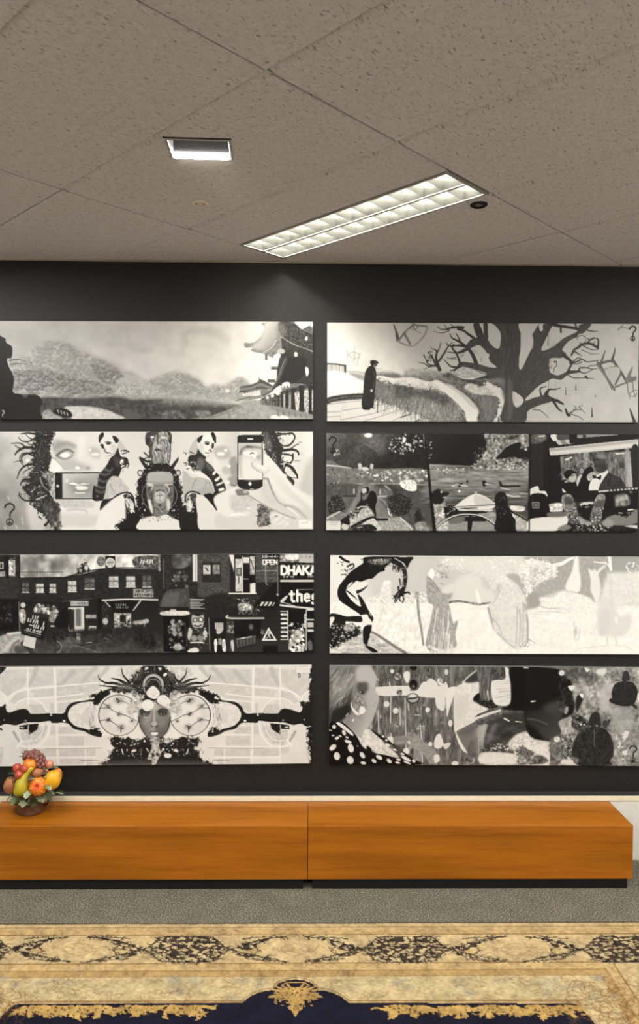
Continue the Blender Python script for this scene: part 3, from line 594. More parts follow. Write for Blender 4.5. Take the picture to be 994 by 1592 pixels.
    c.l('680 355 740 440 790 530', 14, 14, 118); c.l('790 530 850 505 900 485', 18, 12, 116); c.l('800 325 860 410 905 490', 20, 16, 74); c.l('860 410 815 500', 20, 14, 92); c.l('740 385 830 360', 12, 10, 100); c.p('735 392 830 368 850 410 805 495 780 480', 186, 1)
    c.p('890 470 940 370 946 375 935 440 975 440 970 470 920 485', 110, 3); c.l('945 365 925 430 900 475', 6, 20, 118)
    c.l('905 490 915 550 930 610', 8, 4, 90); c.l('945 480 960 560 975 600', 8, 4, 96); c.l('920 570 960 545 985 545', 5, 5, 90); c.ring(950, 565, 30, 25, 5, 100, 0, 180)
    c.l('830 90 870 50', 6, 5, 80); c.l('850 65 920 80', 6, 4, 90); c.l('930 685 945 730 965 782', 8, 26, 60)
    c.qmark(945, 62, 108, 30, 13)
    return c
def art_A2():
    c = Print((-3, 487, 671, 671, 824, 823), 200, 21)
    c.org(0, 665, 6.2125)
    c.grad('-20 30 500 30 600 1000 -20 1000', 0, 600, 128, 360, 300, 186, sm=False); c.tex('-20 30 500 30 600 1000 -20 1000', 5, 60)
    c.l('0 480 60 540 120 620 160 760 300 900', 70, 90, 150, b=30, op=.5); c.p('250 700 420 820 420 1000 300 1000', 196, 20, op=.7)
    for x, y in ((75, 670), (205, 870), (150, 950), (40, 960), (210, 910)): c.l([x, y, x + 10, y + 25], 16, 8, 196, b=5, op=.7)
    # big pale face
    c.p('520 30 1000 30 1000 1000 560 1000 480 600 490 300', 204, 8)
    c.grad('520 120 620 130 720 170 740 260 660 320 540 300', 560, 160, 138, 700, 300, 180, b=22, op=.8); c.l('525 200 580 165 650 150 730 180', 30, 24, 128, b=14, op=.8)
    c.l('545 270 600 225 660 212 710 240', 16, 10, 60, b=4); c.l('550 275 600 300 660 295 705 262', 12, 8, 90, b=5); c.p('575 265 620 238 665 245 670 270 620 292', 214, 2); c.e(640, 262, 26, 22, 232, b=3)
    c.p('860 190 940 200 1000 240 980 290 880 280', 160, 18, op=.8); c.e(920, 255, 44, 16, 216, b=6); c.e(868, 212, 12, 14, 224, b=3)
    c.p('560 330 700 300 760 330 860 370 880 410 700 420 600 400', 158, 20, op=.7); c.e(745, 388, 24, 14, 226, 10, b=3); c.e(690, 370, 40, 40, 170, b=14, op=.6); c.e(845, 390, 22, 12, 120, b=8, op=.7); c.p('760 90 830 80 800 200 760 300', 216, 20, op=.7)
    c.l('500 290 540 310 600 380 640 405', 8, 3, 110, b=2); c.p('470 330 520 310 600 390 560 425 470 430', 214, 8)
    c.p('540 690 680 690 860 700 900 760 760 780 600 770', 168, 12, op=.7, n=6); c.l('570 770 640 790 700 800', 12, 6, 216, b=3); c.l('640 800 720 790 820 800 830 840 760 850 690 850', 14, 10, 158, b=4, op=.8); c.l('690 850 760 855 840 835', 14, 6, 224, b=3); c.dots('560 700 760 690 720 780 600 780', 100, 2, 5, 130, 180, op=.5)
    c.p('570 850 700 830 900 850 960 880 960 1000 570 1000', 178, 20, op=.7); c.p('590 960 700 950 820 960 980 930 980 1000 590 1000', 214, 12, op=.6)
    # curly hair mass
    c.p('355 30 530 30 500 120 485 300 470 420 520 450 490 560 480 630 520 700 560 760 560 980 520 990 450 900 420 860 340 780 290 680 240 620 210 570 270 530 300 420 320 330 330 180 350 90', 34, 2, rag=1, n=5)
    c.p('400 450 520 440 525 700 490 620 470 560 440 500', 130, 8, n=30, ns=6, op=.8)
    c.strands('330 100 480 100 470 400 300 560 290 420', 60, 60, 100, 30, 5, 60, 130, 1.0, op=.5)
    c.l('385 480 400 540 440 590 480 610', 12, 5, 150, b=2); c.l('390 420 430 445 500 450', 10, 5, 150, b=2); c.l('350 690 400 670 445 650', 14, 8, 170); c.l('300 620 340 580', 10, 4, 170); c.l('360 630 400 620', 8, 4, 150)
    c.dots('240 580 420 560 420 760 330 760', 60, 4, 12, 110, 190, .4, op=.7); c.p('420 720 560 740 555 980 440 860', 66, 10, n=20, ns=8, op=.7); c.dots('380 720 560 760 560 990 430 900', 60, 4, 12, 80, 130, .5, op=.5)
    for t, w in (('350 90 290 130 220 130 180 90', 12), ('345 60 270 50 200 60', 14), ('360 120 290 100 250 60', 10), ('340 170 260 190 200 150 110 150', 14), ('330 200 250 190 180 220 145 260', 24), ('200 200 160 180 140 165', 8), ('330 240 250 250 210 290 220 340', 16), ('320 270 240 240 195 280 200 330 240 380', 10), ('320 300 270 350 280 390 320 380', 8), ('210 320 170 325 130 335', 6),
                 ('310 350 240 370 190 420 165 490', 16), ('300 390 240 420 220 450', 8), ('300 500 230 500 195 545', 20), ('290 520 210 520 200 560', 10), ('270 560 220 570', 14), ('330 700 240 700 190 660 185 620', 14), ('300 710 290 740 350 760', 12), ('280 680 330 660', 10), ('320 760 360 790 390 800', 8), ('370 860 400 885', 12), ('430 940 470 900', 20), ('350 150 290 160 240 120', 8), ('310 440 270 470 215 480', 7), ('205 640 175 650 180 680', 5)): c.l(t, w * 1.5, w * .5, 30)
    c.e(270, 318, 26, 18, 206, b=3); c.dots('200 60 350 60 340 240 220 240', 30, 5, 14, 150, 190, .35, op=.8); c.dots('490 920 590 940 590 990 500 985', 20, 5, 14, 60, 190)
    # phone held sideways with the mouth on its screen
    c.p('526 432 960 428 960 690 526 690', 22, sm=False); c.p('598 445 960 438 910 678 598 678', 168, 0, sm=False)
    c.grad('598 445 960 438 910 678 598 678', 598, 450, 186, 800, 640, 150, sm=False); c.e(780, 560, 150, 70, 138, b=30, op=.6); c.e(790, 580, 100, 55, 110, b=26, op=.4)
    c.p('660 545 700 528 760 545 800 535 870 545 800 552 740 555', 216, 1); c.l('660 550 740 560 800 552 880 550', 8, 6, 110, b=3); c.p('725 565 780 560 845 575 830 595 750 600', 214, 4); c.l('720 625 770 630 815 626', 9, 9, 222, b=1)
    c.l('700 605 780 612 860 600', 10, 8, 116, b=5); c.e(640, 512, 16, 18, 202, b=5); c.e(553, 562, 13, 13, 190, b=1)
    c.qmark(88, 732, 210, 24, 17)
    # left profile figure, striped sleeve
    c.org(140, 665, 6.2125)
    c.r(95, 40, 480, 990, 202, 6); c.r(330, 40, 560, 360, 200, 10)
    c.p('-150 430 90 430 90 436 -150 436', 24, sm=False)
    c.p('230 80 280 110 340 190 350 240 300 220 260 200', 178, 3)
    c.p('100 60 150 48 230 75 262 130 262 190 240 240 190 280 165 268 140 225 120 200 118 170 92 150 95 100', 210, 1)
    c.p('82 110 90 70 120 44 136 55 130 85 105 120 95 150 84 130', 28); c.p('215 78 250 85 276 120 255 150 235 130', 26); c.e(178, 152, 24, 12, 70, -8, b=2); c.l('160 148 200 152', 9, 5, 30); c.e(120, 178, 14, 26, 30, -15, b=2); c.l('135 205 150 230 160 235', 7, 9, 70, b=1); c.l('160 244 190 240 200 248', 10, 5, 40, b=1); c.l('170 275 230 245 262 190', 8, 3, 110, b=2); c.l('148 140 178 134 208 146', 9, 5, 30); c.l('98 168 112 160 132 168', 8, 5, 30); c.l('134 190 146 215 140 232', 6, 9, 90, b=2); c.p('196 170 240 150 250 200 215 240', 180, 12, op=.7); c.e(182, 156, 7, 6, 16)
    c.p('190 300 240 250 265 195 280 240 300 280 350 290 365 330 330 380 300 400 270 470 210 470 170 530 150 590 130 680 90 705 20 690 30 560 60 570 75 500 90 440 130 400 170 340', 26, 1)
    for t in ('100 440 140 455 190 440', '80 495 120 520 170 510', '65 560 110 580 150 570', '55 605 100 625 150 605', '140 400 190 420 215 390'): c.l(t, 26, 16, 96, b=4, op=.8)
    c.p('220 280 290 300 290 370 250 380 230 330', 74, 12, op=.7); c.p('285 340 300 305 318 320 305 360', 226); c.dots('290 300 380 320 370 400 300 420', 26, 6, 14, 30, 220, .6); c.l('330 330 370 350 360 390', 10, 6, 30); c.e(65, 660, 14, 10, 96, b=2)
    c.l('300 225 340 220 370 230', 14, 14, 24); c.l('310 250 350 240', 12, 10, 24); c.e(312, 230, 8, 8, 210); c.l('520 240 560 280 520 300', 14, 8, 28); c.l('270 470 275 500', 8, 4, 40)
    c.p('160 530 210 470 280 480 350 560 370 600 280 625 200 670 130 690 150 600', 178, 3, n=4); c.l('190 540 215 600 240 640', 8, 4, 120, b=2); c.l('180 560 160 620 170 660', 6, 4, 130, b=3); c.l('350 570 300 560 260 520', 8, 4, 140, b=3, op=.6)
    c.p('95 800 100 730 130 690 200 680 260 640 320 620 365 610 300 640 200 700', 20, 0); c.l('260 645 330 625 390 640 415 700 420 780', 14, 20, 24)
    c.p('310 655 355 640 400 680 420 760 470 830 470 985 290 985 310 800 330 700', 18); c.p('330 690 360 680 410 720 412 800 370 800 345 750', 200, 2); c.l('340 700 370 740 360 790', 10, 8, 60); c.dots('330 650 400 660 380 830 320 820', 30, 5, 12, 30, 200); c.p('380 800 450 800 400 830', 206); c.e(370, 885, 10, 12, 80, b=2)
    c.p('75 860 95 800 200 700 320 665 310 980 60 985', 208, 4)
    # carved post, crowned centre figure
    c.p('555 45 770 42 780 170 765 340 680 360 570 350 570 200 535 150', 60, 1)
    c.p('645 60 760 60 760 320 700 345 610 345 605 200', 150, 3, n=26, ns=5, sx=.5, sy=3); c.strands('570 60 770 60 760 330 600 340', 150, 60, 90, 25, 6, 20, 210, .6, op=.8); c.e(600, 90, 18, 10, 214); c.e(705, 95, 30, 14, 190, b=2); c.l('650 60 655 200', 10, 8, 30); c.l('630 215 660 210 690 225', 18, 10, 26); c.e(660, 180, 16, 20, 190, b=4)
    c.p('535 150 550 100 570 110 560 170', 30); c.p('755 130 785 100 780 160', 40); c.r(545, 42, 560, 70, 40); c.r(755, 42, 775, 70, 40)
    c.p('470 300 490 285 545 370 530 395', 34); c.p('850 285 848 320 800 395 780 370', 34); c.l('500 300 560 330 570 300', 24, 14, 36); c.p('570 295 590 300 575 315', 210)
    c.p('440 700 445 600 455 520 500 440 545 370 600 350 700 345 790 365 840 430 870 520 885 620 890 720 920 780 940 830 1000 870 1000 985 290 985 300 900 420 810', 17, 1, rag=1)
    c.e(480, 437, 20, 22, 190, b=2); c.e(848, 437, 18, 22, 180, b=2); c.ring(480, 437, 24, 26, 8, 30); c.ring(848, 437, 24, 26, 8, 30)
    c.ring(665, 650, 170, 160, 7, 110)
    c.grad('545 500 560 440 620 425 720 425 790 450 800 560 800 680 770 770 730 840 610 850 570 780 540 640', 600, 440, 150, 760, 760, 106, b=2)
    c.p('560 440 700 425 790 450 780 520 560 510', 168, 10, op=.7); c.p('545 570 600 560 620 640 600 760 560 700', 84, 8, n=14); c.p('740 560 800 560 800 680 760 700', 80, 8, n=14)
    c.l('545 540 600 540', 9, 5, 220); c.l('720 550 790 545', 9, 5, 220); c.l('560 555 600 560 590 600', 14, 8, 212, b=2); c.l('740 560 760 600 740 640', 12, 6, 200, b=2); c.l('620 560 700 560', 20, 16, 90, b=6, op=.7)
    c.e(670, 660, 64, 60, 178, b=6); c.l('640 610 670 600 710 612', 16, 10, 40, b=2); c.l('625 660 670 650 715 660', 5, 5, 60); c.l('668 620 668 700', 4, 4, 70); c.ring(670, 655, 58, 48, 6, 70, op=.7); c.e(668, 745, 15, 16, 22, b=2); c.l('620 770 668 800 720 775', 14, 8, 70, b=3); c.l('590 680 610 780 605 850', 6, 6, 30); c.p('555 700 580 700 600 820 575 800', 206, 4); c.p('735 700 760 690 770 770 740 800', 190, 4)
    c.dots('590 580 760 580 740 820 600 830', 70, 4, 11, 60, 215, .5, op=.6)
    c.p('470 900 500 870 590 850 665 855 740 840 840 890 868 920 865 985 465 985', 204, 2); c.l('490 880 540 865 600 850 660 860', 6, 5, 40); c.l('750 840 790 870 840 885', 6, 5, 40); c.dots('480 860 860 860 850 900 490 900', 26, 4, 9, 30, 60, .4)
    c.e(522, 797, 8, 12, 180, b=1); c.e(808, 797, 8, 12, 150, b=1)
    # right profile figure
    c.org(280, 665, 8.283)
    c.r(0, 50, 180, 560, 202, 6); c.grad('460 50 760 50 760 800 460 800', 460, 0, 206, 700, 0, 184, b=8); c.p('430 260 600 240 640 380 480 400', 150, 18, op=.7); c.e(520, 335, 50, 24, 222, b=6); c.e(585, 290, 22, 18, 224, b=5)
    c.p('640 400 720 380 725 600 650 605 630 500', 140, 10); c.p('540 520 620 500 640 580 560 600', 170, 12); c.e(625, 495, 22, 22, 214, b=6); c.p('640 630 730 620 725 740 650 740 600 690', 140, 10); c.l('650 735 700 745 730 730', 9, 5, 40, b=2); c.e(610, 700, 26, 24, 222, b=8)
    c.p('100 320 150 210 230 120 230 280 200 340 130 350', 176, 3)
    c.p('230 120 320 60 400 80 452 150 430 230 410 300 370 360 330 375 250 310 228 240 215 190', 212, 1); c.p('215 150 250 110 290 95 270 160 250 190 225 190', 30); c.p('395 66 430 60 460 120 462 180 450 200 425 160 405 110', 24); c.e(345, 205, 30, 17, 70, b=2); c.l('325 195 370 200', 9, 6, 30); c.e(418, 235, 16, 34, 34, 8, b=2); c.l('370 290 400 300 390 310', 14, 10, 60, b=2); c.l('320 320 350 325 375 322', 11, 7, 40, b=1); c.l('255 310 330 372 370 350', 9, 7, 120, b=2); c.p('300 130 380 110 400 170 330 170', 222, 6); c.l('310 188 345 176 382 190', 10, 6, 28); c.e(348, 208, 9, 8, 16); c.p('240 200 290 220 300 300 255 290', 182, 14, op=.7); c.l('395 225 400 262 385 285', 7, 9, 100, b=3); c.l('405 205 440 200', 10, 6, 30)
    c.p('100 400 130 350 200 340 225 270 260 320 330 385 320 420 400 490 450 560 520 640 580 760 580 820 540 860 480 880 430 860 420 740 380 660 290 620 260 550 180 550 110 480', 34, 1)
    c.p('230 390 300 400 310 480 260 560 200 500', 104, 14, op=.8); c.p('330 440 390 480 430 540 380 560 330 500', 100, 12, op=.7)
    c.p('410 600 440 555 460 580 430 610', 214); c.p('440 670 500 625 510 650 465 690', 214); c.p('460 730 550 690 540 715 480 745', 210); c.p('490 790 550 770 560 800 500 815', 214); c.p('100 470 180 540 300 590 390 670 370 680 280 640 180 600 110 560', 212, 2); c.dots('90 400 200 420 230 580 120 560', 30, 8, 18, 24, 220, .6)
    c.l('45 320 75 325 70 345', 10, 8, 30); c.l('130 310 175 330', 14, 10, 30); c.l('45 460 75 450 70 490', 10, 10, 40); c.l('85 530 110 520', 12, 10, 30)
    c.p('30 560 70 570 150 640 260 640 380 680 430 760 440 860 400 870 290 870 200 820 100 830 40 900 30 700', 168, 3); c.l('150 780 180 700 220 640', 9, 4, 110, b=3); c.l('340 690 300 780 280 830', 7, 4, 120, b=3); c.l('360 700 400 780 410 860', 7, 4, 120, b=3); c.p('200 820 330 760 420 800 430 860 300 870', 150, 12, op=.6)
    c.p('430 830 540 830 560 860 450 900', 22); c.p('290 870 430 860 470 1070 380 1000', 16); c.l('60 950 70 870 120 825 190 825 250 855', 22, 20, 20)
    c.p('80 930 120 860 200 850 200 1000 215 1120 240 1310 0 1310 0 1050 60 1060', 20); c.p('90 920 130 880 160 960 130 1080 80 1050', 206, 2); c.dots('60 860 190 850 190 1110 60 1100', 30, 6, 16, 40, 210); c.p('130 850 190 850 190 940 130 930', 60, 2, n=20)
    c.p('200 890 300 880 460 1070 470 1200 460 1305 240 1305 215 1100', 202, 3)
    c.p('440 880 760 760 990 830 990 1050 780 1150 500 1130 470 1060', 206, 8); c.p('650 870 860 860 980 950 880 1060 680 1080 640 970', 176, 16, n=5, op=.8); c.l('640 1130 760 1110 820 1125', 22, 8, 224, b=4); c.l('650 1140 720 1180 800 1140', 8, 8, 150, b=5, op=.7); c.p('480 1100 620 1160 980 1140 980 1290 470 1290', 184, 14, op=.6); c.l('860 1040 930 1020 990 1000', 20, 8, 224, b=5)
    c.dots('860 880 990 900 990 1100 840 1060', 120, 2, 6, 140, 185, op=.5)
    # hair on the far right, phone held upright in a hand
    c.org(350, 665, 7.1)
    c.p('330 820 1000 500 1000 1110 360 1110', 190, 20); c.p('760 50 1000 50 1000 780 800 700 760 400', 196, 10); c.p('870 60 1000 60 1000 200 900 400', 206, 20, op=.8); c.p('960 300 990 700 900 740 820 660', 160, 24, op=.6)
    c.p('400 50 560 50 600 120 640 230 620 300 650 400 650 520 560 420 450 290 430 200', 36, 2, rag=1); c.p('430 60 480 60 520 200 500 260 440 200', 96, 8, n=20, ns=5, sx=.5, sy=3, op=.7); c.dots('480 240 560 260 570 400 500 320', 50, 4, 10, 110, 170, .4, op=.7); c.l('478 150 480 200', 5, 3, 190)
    for t, w in (('580 60 660 70 740 60 770 110 720 180 640 200 590 160', 16), ('570 130 620 190 700 200 760 150', 14), ('600 90 650 60 720 80', 10), ('640 240 720 230 780 190 815 180', 12), ('640 250 740 240 800 260 812 295', 24), ('650 290 720 300 750 330 730 380 680 390', 16), ('640 330 640 380 690 370', 12), ('750 290 745 360 720 400', 14), ('670 410 740 440 790 520 800 555', 24), ('660 430 650 480 700 540', 12), ('700 420 780 520', 8), ('700 560 740 590 750 620', 40), ('680 560 720 570', 30), ('770 365 830 366', 4), ('810 162 850 160', 4), ('700 545 800 555', 6)): c.l(t, w * 1.4, w * .7, 32)
    c.p('600 130 660 110 710 120 690 180 630 180', 186, 5, n=14); c.e(668, 350, 34, 24, 206, b=5); c.p('680 450 740 480 760 530 700 530', 196, 3)
    c.p('360 880 420 830 540 920 500 1060 360 1080', 92, 4, n=26, ns=6, rag=1); c.dots('480 930 560 920 560 1010 480 1020', 24, 5, 12, 30, 214); c.p('500 940 560 920 640 970 700 1000 690 1090 520 1100', 196, 10, n=6)
    c.l('545 985 560 975', 6, 6, 30); c.l('560 985 575 970', 5, 4, 30)
    # arm and hand
    c.grad('415 420 440 290 560 400 740 630 820 690 980 800 980 1110 880 1010 760 1000 640 960 500 900 380 830 260 740 240 700 330 690 410 660 420 560', 460, 400, 206, 640, 900, 188, b=2)
    c.l('420 560 470 570 510 680 560 780 600 830 680 870', 26, 10, 122, b=7, op=.8); c.l('470 560 500 640 540 740', 10, 6, 84, b=3, op=.8); c.p('430 580 500 680 560 800 520 860 420 780 400 680', 178, 16, op=.6)
    c.p('480 540 640 700 780 800 880 900 700 840 580 740', 208, 18, op=.7); c.l('660 860 760 880 860 960 900 1000', 26, 14, 140, b=8, op=.8); c.l('250 740 330 790 400 830 500 890 640 955 780 1005', 9, 7, 96, b=3, op=.8); c.l('690 880 760 930 820 990', 16, 8, 222, b=4, op=.8)
    c.p('560 420 740 620 820 690 970 790 980 900 860 800 700 650', 214, 14, op=.6)
    # phone
    c.p('133 100 150 80 395 78 415 100 418 400 415 640 380 670 300 690 200 680 150 655 135 630', 20, sm=False); c.l('133 400 134 620', 8, 8, 18)
    c.r(143, 168, 410, 570, 206); c.grad('143 168 410 168 410 570 143 570', 160, 240, 170, 300, 500, 204, sm=False, op=.8)
    c.l('165 290 190 235 250 210 330 212 405 225', 30, 18, 96, b=10, op=.9); c.l('240 205 300 215', 18, 10, 54, b=5); c.l('160 320 165 450 180 540', 40, 30, 150, b=12, op=.6); c.p('200 270 260 255 350 270 380 300 300 310 220 300', 222, 5); c.l('280 285 300 275 330 290', 14, 10, 30, b=1); c.p('305 290 330 285 345 310 325 340 310 320', 228, 3); c.e(370, 320, 26, 40, 130, b=14, op=.7); c.r(400, 175, 408, 420, 120)
    c.p('200 330 280 340 300 440 390 490 400 560 200 560', 206, 14, op=.8)
    c.p('290 380 330 395 400 410 470 440 500 470 440 520 400 490 340 470 300 430', 192, 3); c.l('292 385 300 430 345 470 410 500', 7, 5, 120, b=2); c.p('310 390 400 415 470 450 440 470 360 440', 214, 8, op=.8)
    c.e(272, 618, 17, 18, 226, b=1); c.r(248, 118, 307, 132, 214); c.r(272, 672, 315, 682, 180); c.e(195, 124, 4, 4, 90)
    c.p('110 690 160 675 240 690 260 730 190 740 130 735', 110, 5); c.l('130 740 200 738 250 735', 7, 5, 40, b=2); c.e(220, 705, 24, 18, 170, b=5)
    # caption sticker
    c.r(815, 1018, 960, 1105, 214); c.l('840 1050 910 1048', 6, 6, 130, op=.7); c.l('900 1030 955 1028', 5, 5, 150, op=.7)
    return c
def art_B2():
    c = Print((508, 992.5, 673.5, 675, 824.5, 826), 90, 22)
    c.org(505, 668, 5.847)
    # --- park
    c.grad('0 20 960 20 960 400 0 400', 300, 40, 110, 500, 300, 42, sm=False); c.grad('0 20 300 20 260 200 60 330 0 330', 20, 40, 116, 240, 260, 50, b=30); c.p('330 40 440 40 560 130 520 230 420 160', 120, 26, op=.6)
    c.p('700 40 960 40 960 360 720 340', 34, 20); c.tex('0 20 960 20 960 350 0 340', 6, 8); c.e(395, 52, 36, 20, 228, b=6); c.l('370 130 430 165 480 200', 10, 5, 150, b=6, op=.6)
    c.dots('590 70 720 60 720 220 580 220', 26, 5, 13, 130, 210, .7); c.dots('690 40 900 50 910 190 700 190', 40, 6, 17, 120, 215, .6); c.dots('90 180 140 180 140 230 90 230', 10, 5, 11, 140, 210); c.e(720, 95, 14, 26, 214, 15)
    c.grad('0 315 150 330 240 350 480 355 960 380 980 700 980 920 0 920', 0, 350, 120, 0, 800, 92, b=5, n=6, ns=8); c.l('10 325 120 332 240 350', 14, 8, 196, b=3)
    c.dots('20 350 940 370 950 480 20 480', 150, 4, 13, 60, 170, .5); c.dots('450 370 950 380 950 470 450 470', 60, 6, 20, 150, 215, .6); c.dots('250 390 420 380 420 450 250 450', 26, 5, 16, 120, 220, .6)
    c.p('305 310 335 310 338 355 310 360', 180, 3); c.p('415 312 442 318 432 360 412 350', 180, 3); c.p('335 345 380 340 400 360 360 375', 196, 3); c.dots('600 360 930 375 930 390 600 380', 20, 4, 10, 160, 200, .4)
    c.l('130 490 400 490 700 492 950 500', 5, 4, 206); c.p('20 500 310 495 300 600 150 605 20 600', 88, 4, n=5); c.p('450 495 700 500 960 510 960 600 640 600 600 560', 80, 4, n=6)
    c.p('320 500 430 495 470 600 560 720 620 800 450 810 220 800 230 700 290 600', 124, 5, n=4); c.l('280 620 260 700 200 760', 20, 30, 150, b=8, op=.5); c.l('490 605 610 602', 16, 14, 176, b=2); c.r(165, 596, 290, 608, 44, 1); c.r(760, 598, 960, 614, 54, 2); c.l('830 612 960 618', 7, 7, 130)
    c.p('680 490 700 465 790 455 830 480 830 550 770 555 710 530', 216, 2, n=4); c.dots('690 470 840 460 840 560 740 555', 30, 4, 9, 130, 225); c.l('815 450 840 480', 14, 8, 130); c.l('550 510 600 550', 12, 8, 180, b=2); c.p('590 510 660 540 640 580', 60, 6)
    c.l('505 545 503 580', 14, 18, 170, b=2); c.l('268 540 268 575', 12, 14, 190, b=2); c.dots('40 470 140 460 140 540 60 530', 26, 5, 14, 30, 190, .5); c.p('570 600 960 620 970 900 800 900 640 790', 84, 6, n=6)
    c.l('470 610 540 650 580 720 615 780', 10, 8, 176, b=3, op=.7); c.l('575 720 590 770 618 778', 9, 9, 220)
    for cx, cy, rx, ry in ((105, 690, 78, 100), (680, 680, 105, 98)):
        c.e(cx, cy, rx, ry, 38, b=3, n=6, ns=5, rag=1); a = np.linspace(0, 6.283, 10)
        c.dots(np.stack([cx + rx * .9 * np.cos(a), cy + ry * .9 * np.sin(a)], 1).ravel(), 120, 3, 7, 80, 150 + 30 * (cx < 200), .6, op=.8)
    c.p('820 760 860 735 910 760 900 900 850 880', 36, 3, rag=1); c.p('895 740 960 720 975 800 900 790', 196, 3); c.p('840 840 960 840 985 910 840 910', 150, 6, n=14); c.p('900 790 980 800 985 850 930 830', 40, 4)
    # terrace walls, legs in trousers and boots
    c.p('20 800 140 740 220 790 200 830 150 830 150 910 20 910', 130, 2, n=8); c.l('22 805 140 745', 9, 7, 210)
    c.p('470 810 620 800 690 797 800 912 500 912', 158, 2, n=12, ns=4); c.l('690 797 745 850 800 910', 8, 8, 206); c.r(465, 806, 580, 828, 40, 2)
    c.p('325 640 330 570 355 530 395 518 405 560 380 600 395 640 370 690 300 720 290 690', 30, 1); c.p('340 545 370 530 380 560 350 580', 186, 2); c.p('385 640 400 580 430 552 465 580 475 640 460 700 470 790 440 790 400 710', 24, 1); c.p('345 590 380 580 385 620 350 640', 110, 4, n=16)
    c.p('205 780 260 750 300 700 400 690 440 740 470 800 420 800 320 850 240 880 230 820', 60, 2, n=14); c.p('220 800 300 770 340 720 410 715 450 790 380 800 300 850 240 890', 176, 3, n=14, ns=6); c.l('300 715 350 695 400 705', 10, 8, 206); c.p('330 870 420 810 460 815 510 912 380 912', 186, 2, n=12, ns=5); c.l('250 880 330 840 430 795 470 810', 22, 16, 24); c.p('260 912 320 870 420 860 470 912', 40, 2, n=20, ns=6); c.dots('240 740 320 720 300 800 220 800', 40, 5, 14, 30, 190, .5); c.l('300 890 350 880', 8, 6, 190); c.e(190, 880, 34, 30, 190, b=2); c.p('150 820 215 790 230 860 170 850', 30, 2)
    c.r(18, 830, 148, 908, 206); c.l('45 845 130 842', 5, 5, 140, op=.8); c.l('50 862 120 860', 5, 5, 150, op=.8)
    c.qmark(74, 68, 145, 16, 13)
    # --- river
    c.org(660, 668, 5.847)
    c.p('-20 30 960 30 960 930 100 930 60 600 40 400 -10 100', 110, 0, sm=False)
    c.grad('-10 30 560 30 560 330 30 320', 0, 60, 46, 300, 200, 22, sm=False); c.dots('0 100 80 100 60 270 10 270', 14, 6, 14, 150, 215, .5, rot=-40); c.tex('-10 30 560 30 560 330 30 320', 3, 10)
    c.grad('35 310 420 330 960 340 960 500 40 500', 0, 320, 120, 0, 420, 140, sm=False, b=6); c.grad('40 470 960 470 960 930 90 930', 0, 480, 128, 0, 700, 84, b=16); c.tex('35 310 960 340 960 720 60 720', 14, 10, 5, .6, b=6); c.strands('40 340 950 350 950 520 60 520', 120, 90, 2, 6, 4, 100, 190, .1, op=.6)
    c.p('40 340 170 370 300 380 400 350 380 400 200 420 50 420', 130, 14, n=20, ns=6, op=.6); c.dots('100 350 360 350 360 400 100 400', 26, 5, 14, 150, 214, .4)
    c.p('555 40 960 40 960 350 640 350 420 360 420 330 500 270 540 200 585 150', 138, 2, n=26, ns=9, rag=1); c.dots('450 180 640 60 960 60 700 160 640 300 440 330', 110, 5, 16, 60, 200, .5, op=.7); c.tex('555 40 960 40 960 340 430 350', 12, 5)
    c.p('650 270 690 210 740 160 800 130 870 118 862 190 850 240 780 250', 22, 3); c.p('830 200 950 160 955 270 830 250', 26, 4); c.e(918, 178, 14, 12, 190); c.p('730 70 850 45 870 60 760 90', 80, 6, n=16); c.l('640 350 800 320 950 330', 40, 30, 150, n=30, ns=5); c.dots('640 270 950 250 950 340 640 340', 60, 6, 16, 50, 190, .6, op=.8)
    c.r(945, 30, 965, 930, 16); c.r(930, 500, 948, 780, 60, 4, op=.4)
    c.l('310 505 340 490', 20, 16, 20); c.e(318, 505, 16, 16, 24); c.l('250 512 300 500 390 512', 8, 6, 214); c.e(388, 470, 11, 14, 34); c.p('525 465 555 468 550 515 530 510', 24); c.l('550 490 610 500', 8, 5, 206); c.p('675 470 700 480 720 505 860 505 860 520 720 520 690 515', 30, 2); c.l('700 530 780 545', 10, 6, 206); c.e(315, 558, 11, 11, 210); c.l('750 590 800 605 870 605', 18, 12, 196, b=2); c.p('780 690 840 690 910 700 900 740 800 735', 206, 3, n=10); c.l('870 575 940 585', 10, 8, 180, b=2)
    c.p('60 600 90 560 140 540 165 565 225 575 215 610 180 625 190 660 200 740 230 870 210 900 110 900 90 780 80 690', 150, 2, n=22, ns=6); c.p('60 610 80 560 130 538 170 570 180 610 165 660 120 690 80 660', 26, 2); c.p('160 568 226 572 205 600 165 598', 28); c.e(155, 565, 8, 10, 190); c.l('170 615 205 620', 8, 6, 176)
    c.p('95 690 150 680 190 740 170 790 120 780', 206, 8, n=20, ns=5); c.p('110 700 160 690 150 760 120 760', 90, 8, op=.6)
    c.e(240, 740, 62, 66, 28, b=3, rag=1); c.dots('190 690 300 690 300 800 200 800', 20, 4, 8, 90, 200)
    c.p('280 690 465 580 640 660 645 690 600 720 400 720 300 705', 206, 1); c.p('465 590 640 665 600 690 470 690', 186, 4); c.l('470 565 468 590', 10, 16, 190); c.l('290 700 460 690 640 680', 8, 8, 90); c.p('290 705 400 725 600 722 610 740 480 750 330 740', 190, 1); c.l('330 715 480 712', 7, 7, 40); c.p('330 740 590 745 590 780 340 770', 28, 1)
    c.p('350 790 600 760 680 880 670 920 130 920 200 850', 146, 2, n=4); c.r(360, 790, 565, 835, 26, 2); c.p('190 850 345 760 355 840 200 860', 112, 3); c.p('570 750 650 760 650 850 570 810', 150, 3, n=12); c.p('400 790 440 800 425 915 395 915', 24); c.p('140 840 220 840 200 920 120 920', 180, 4, n=20, ns=5)
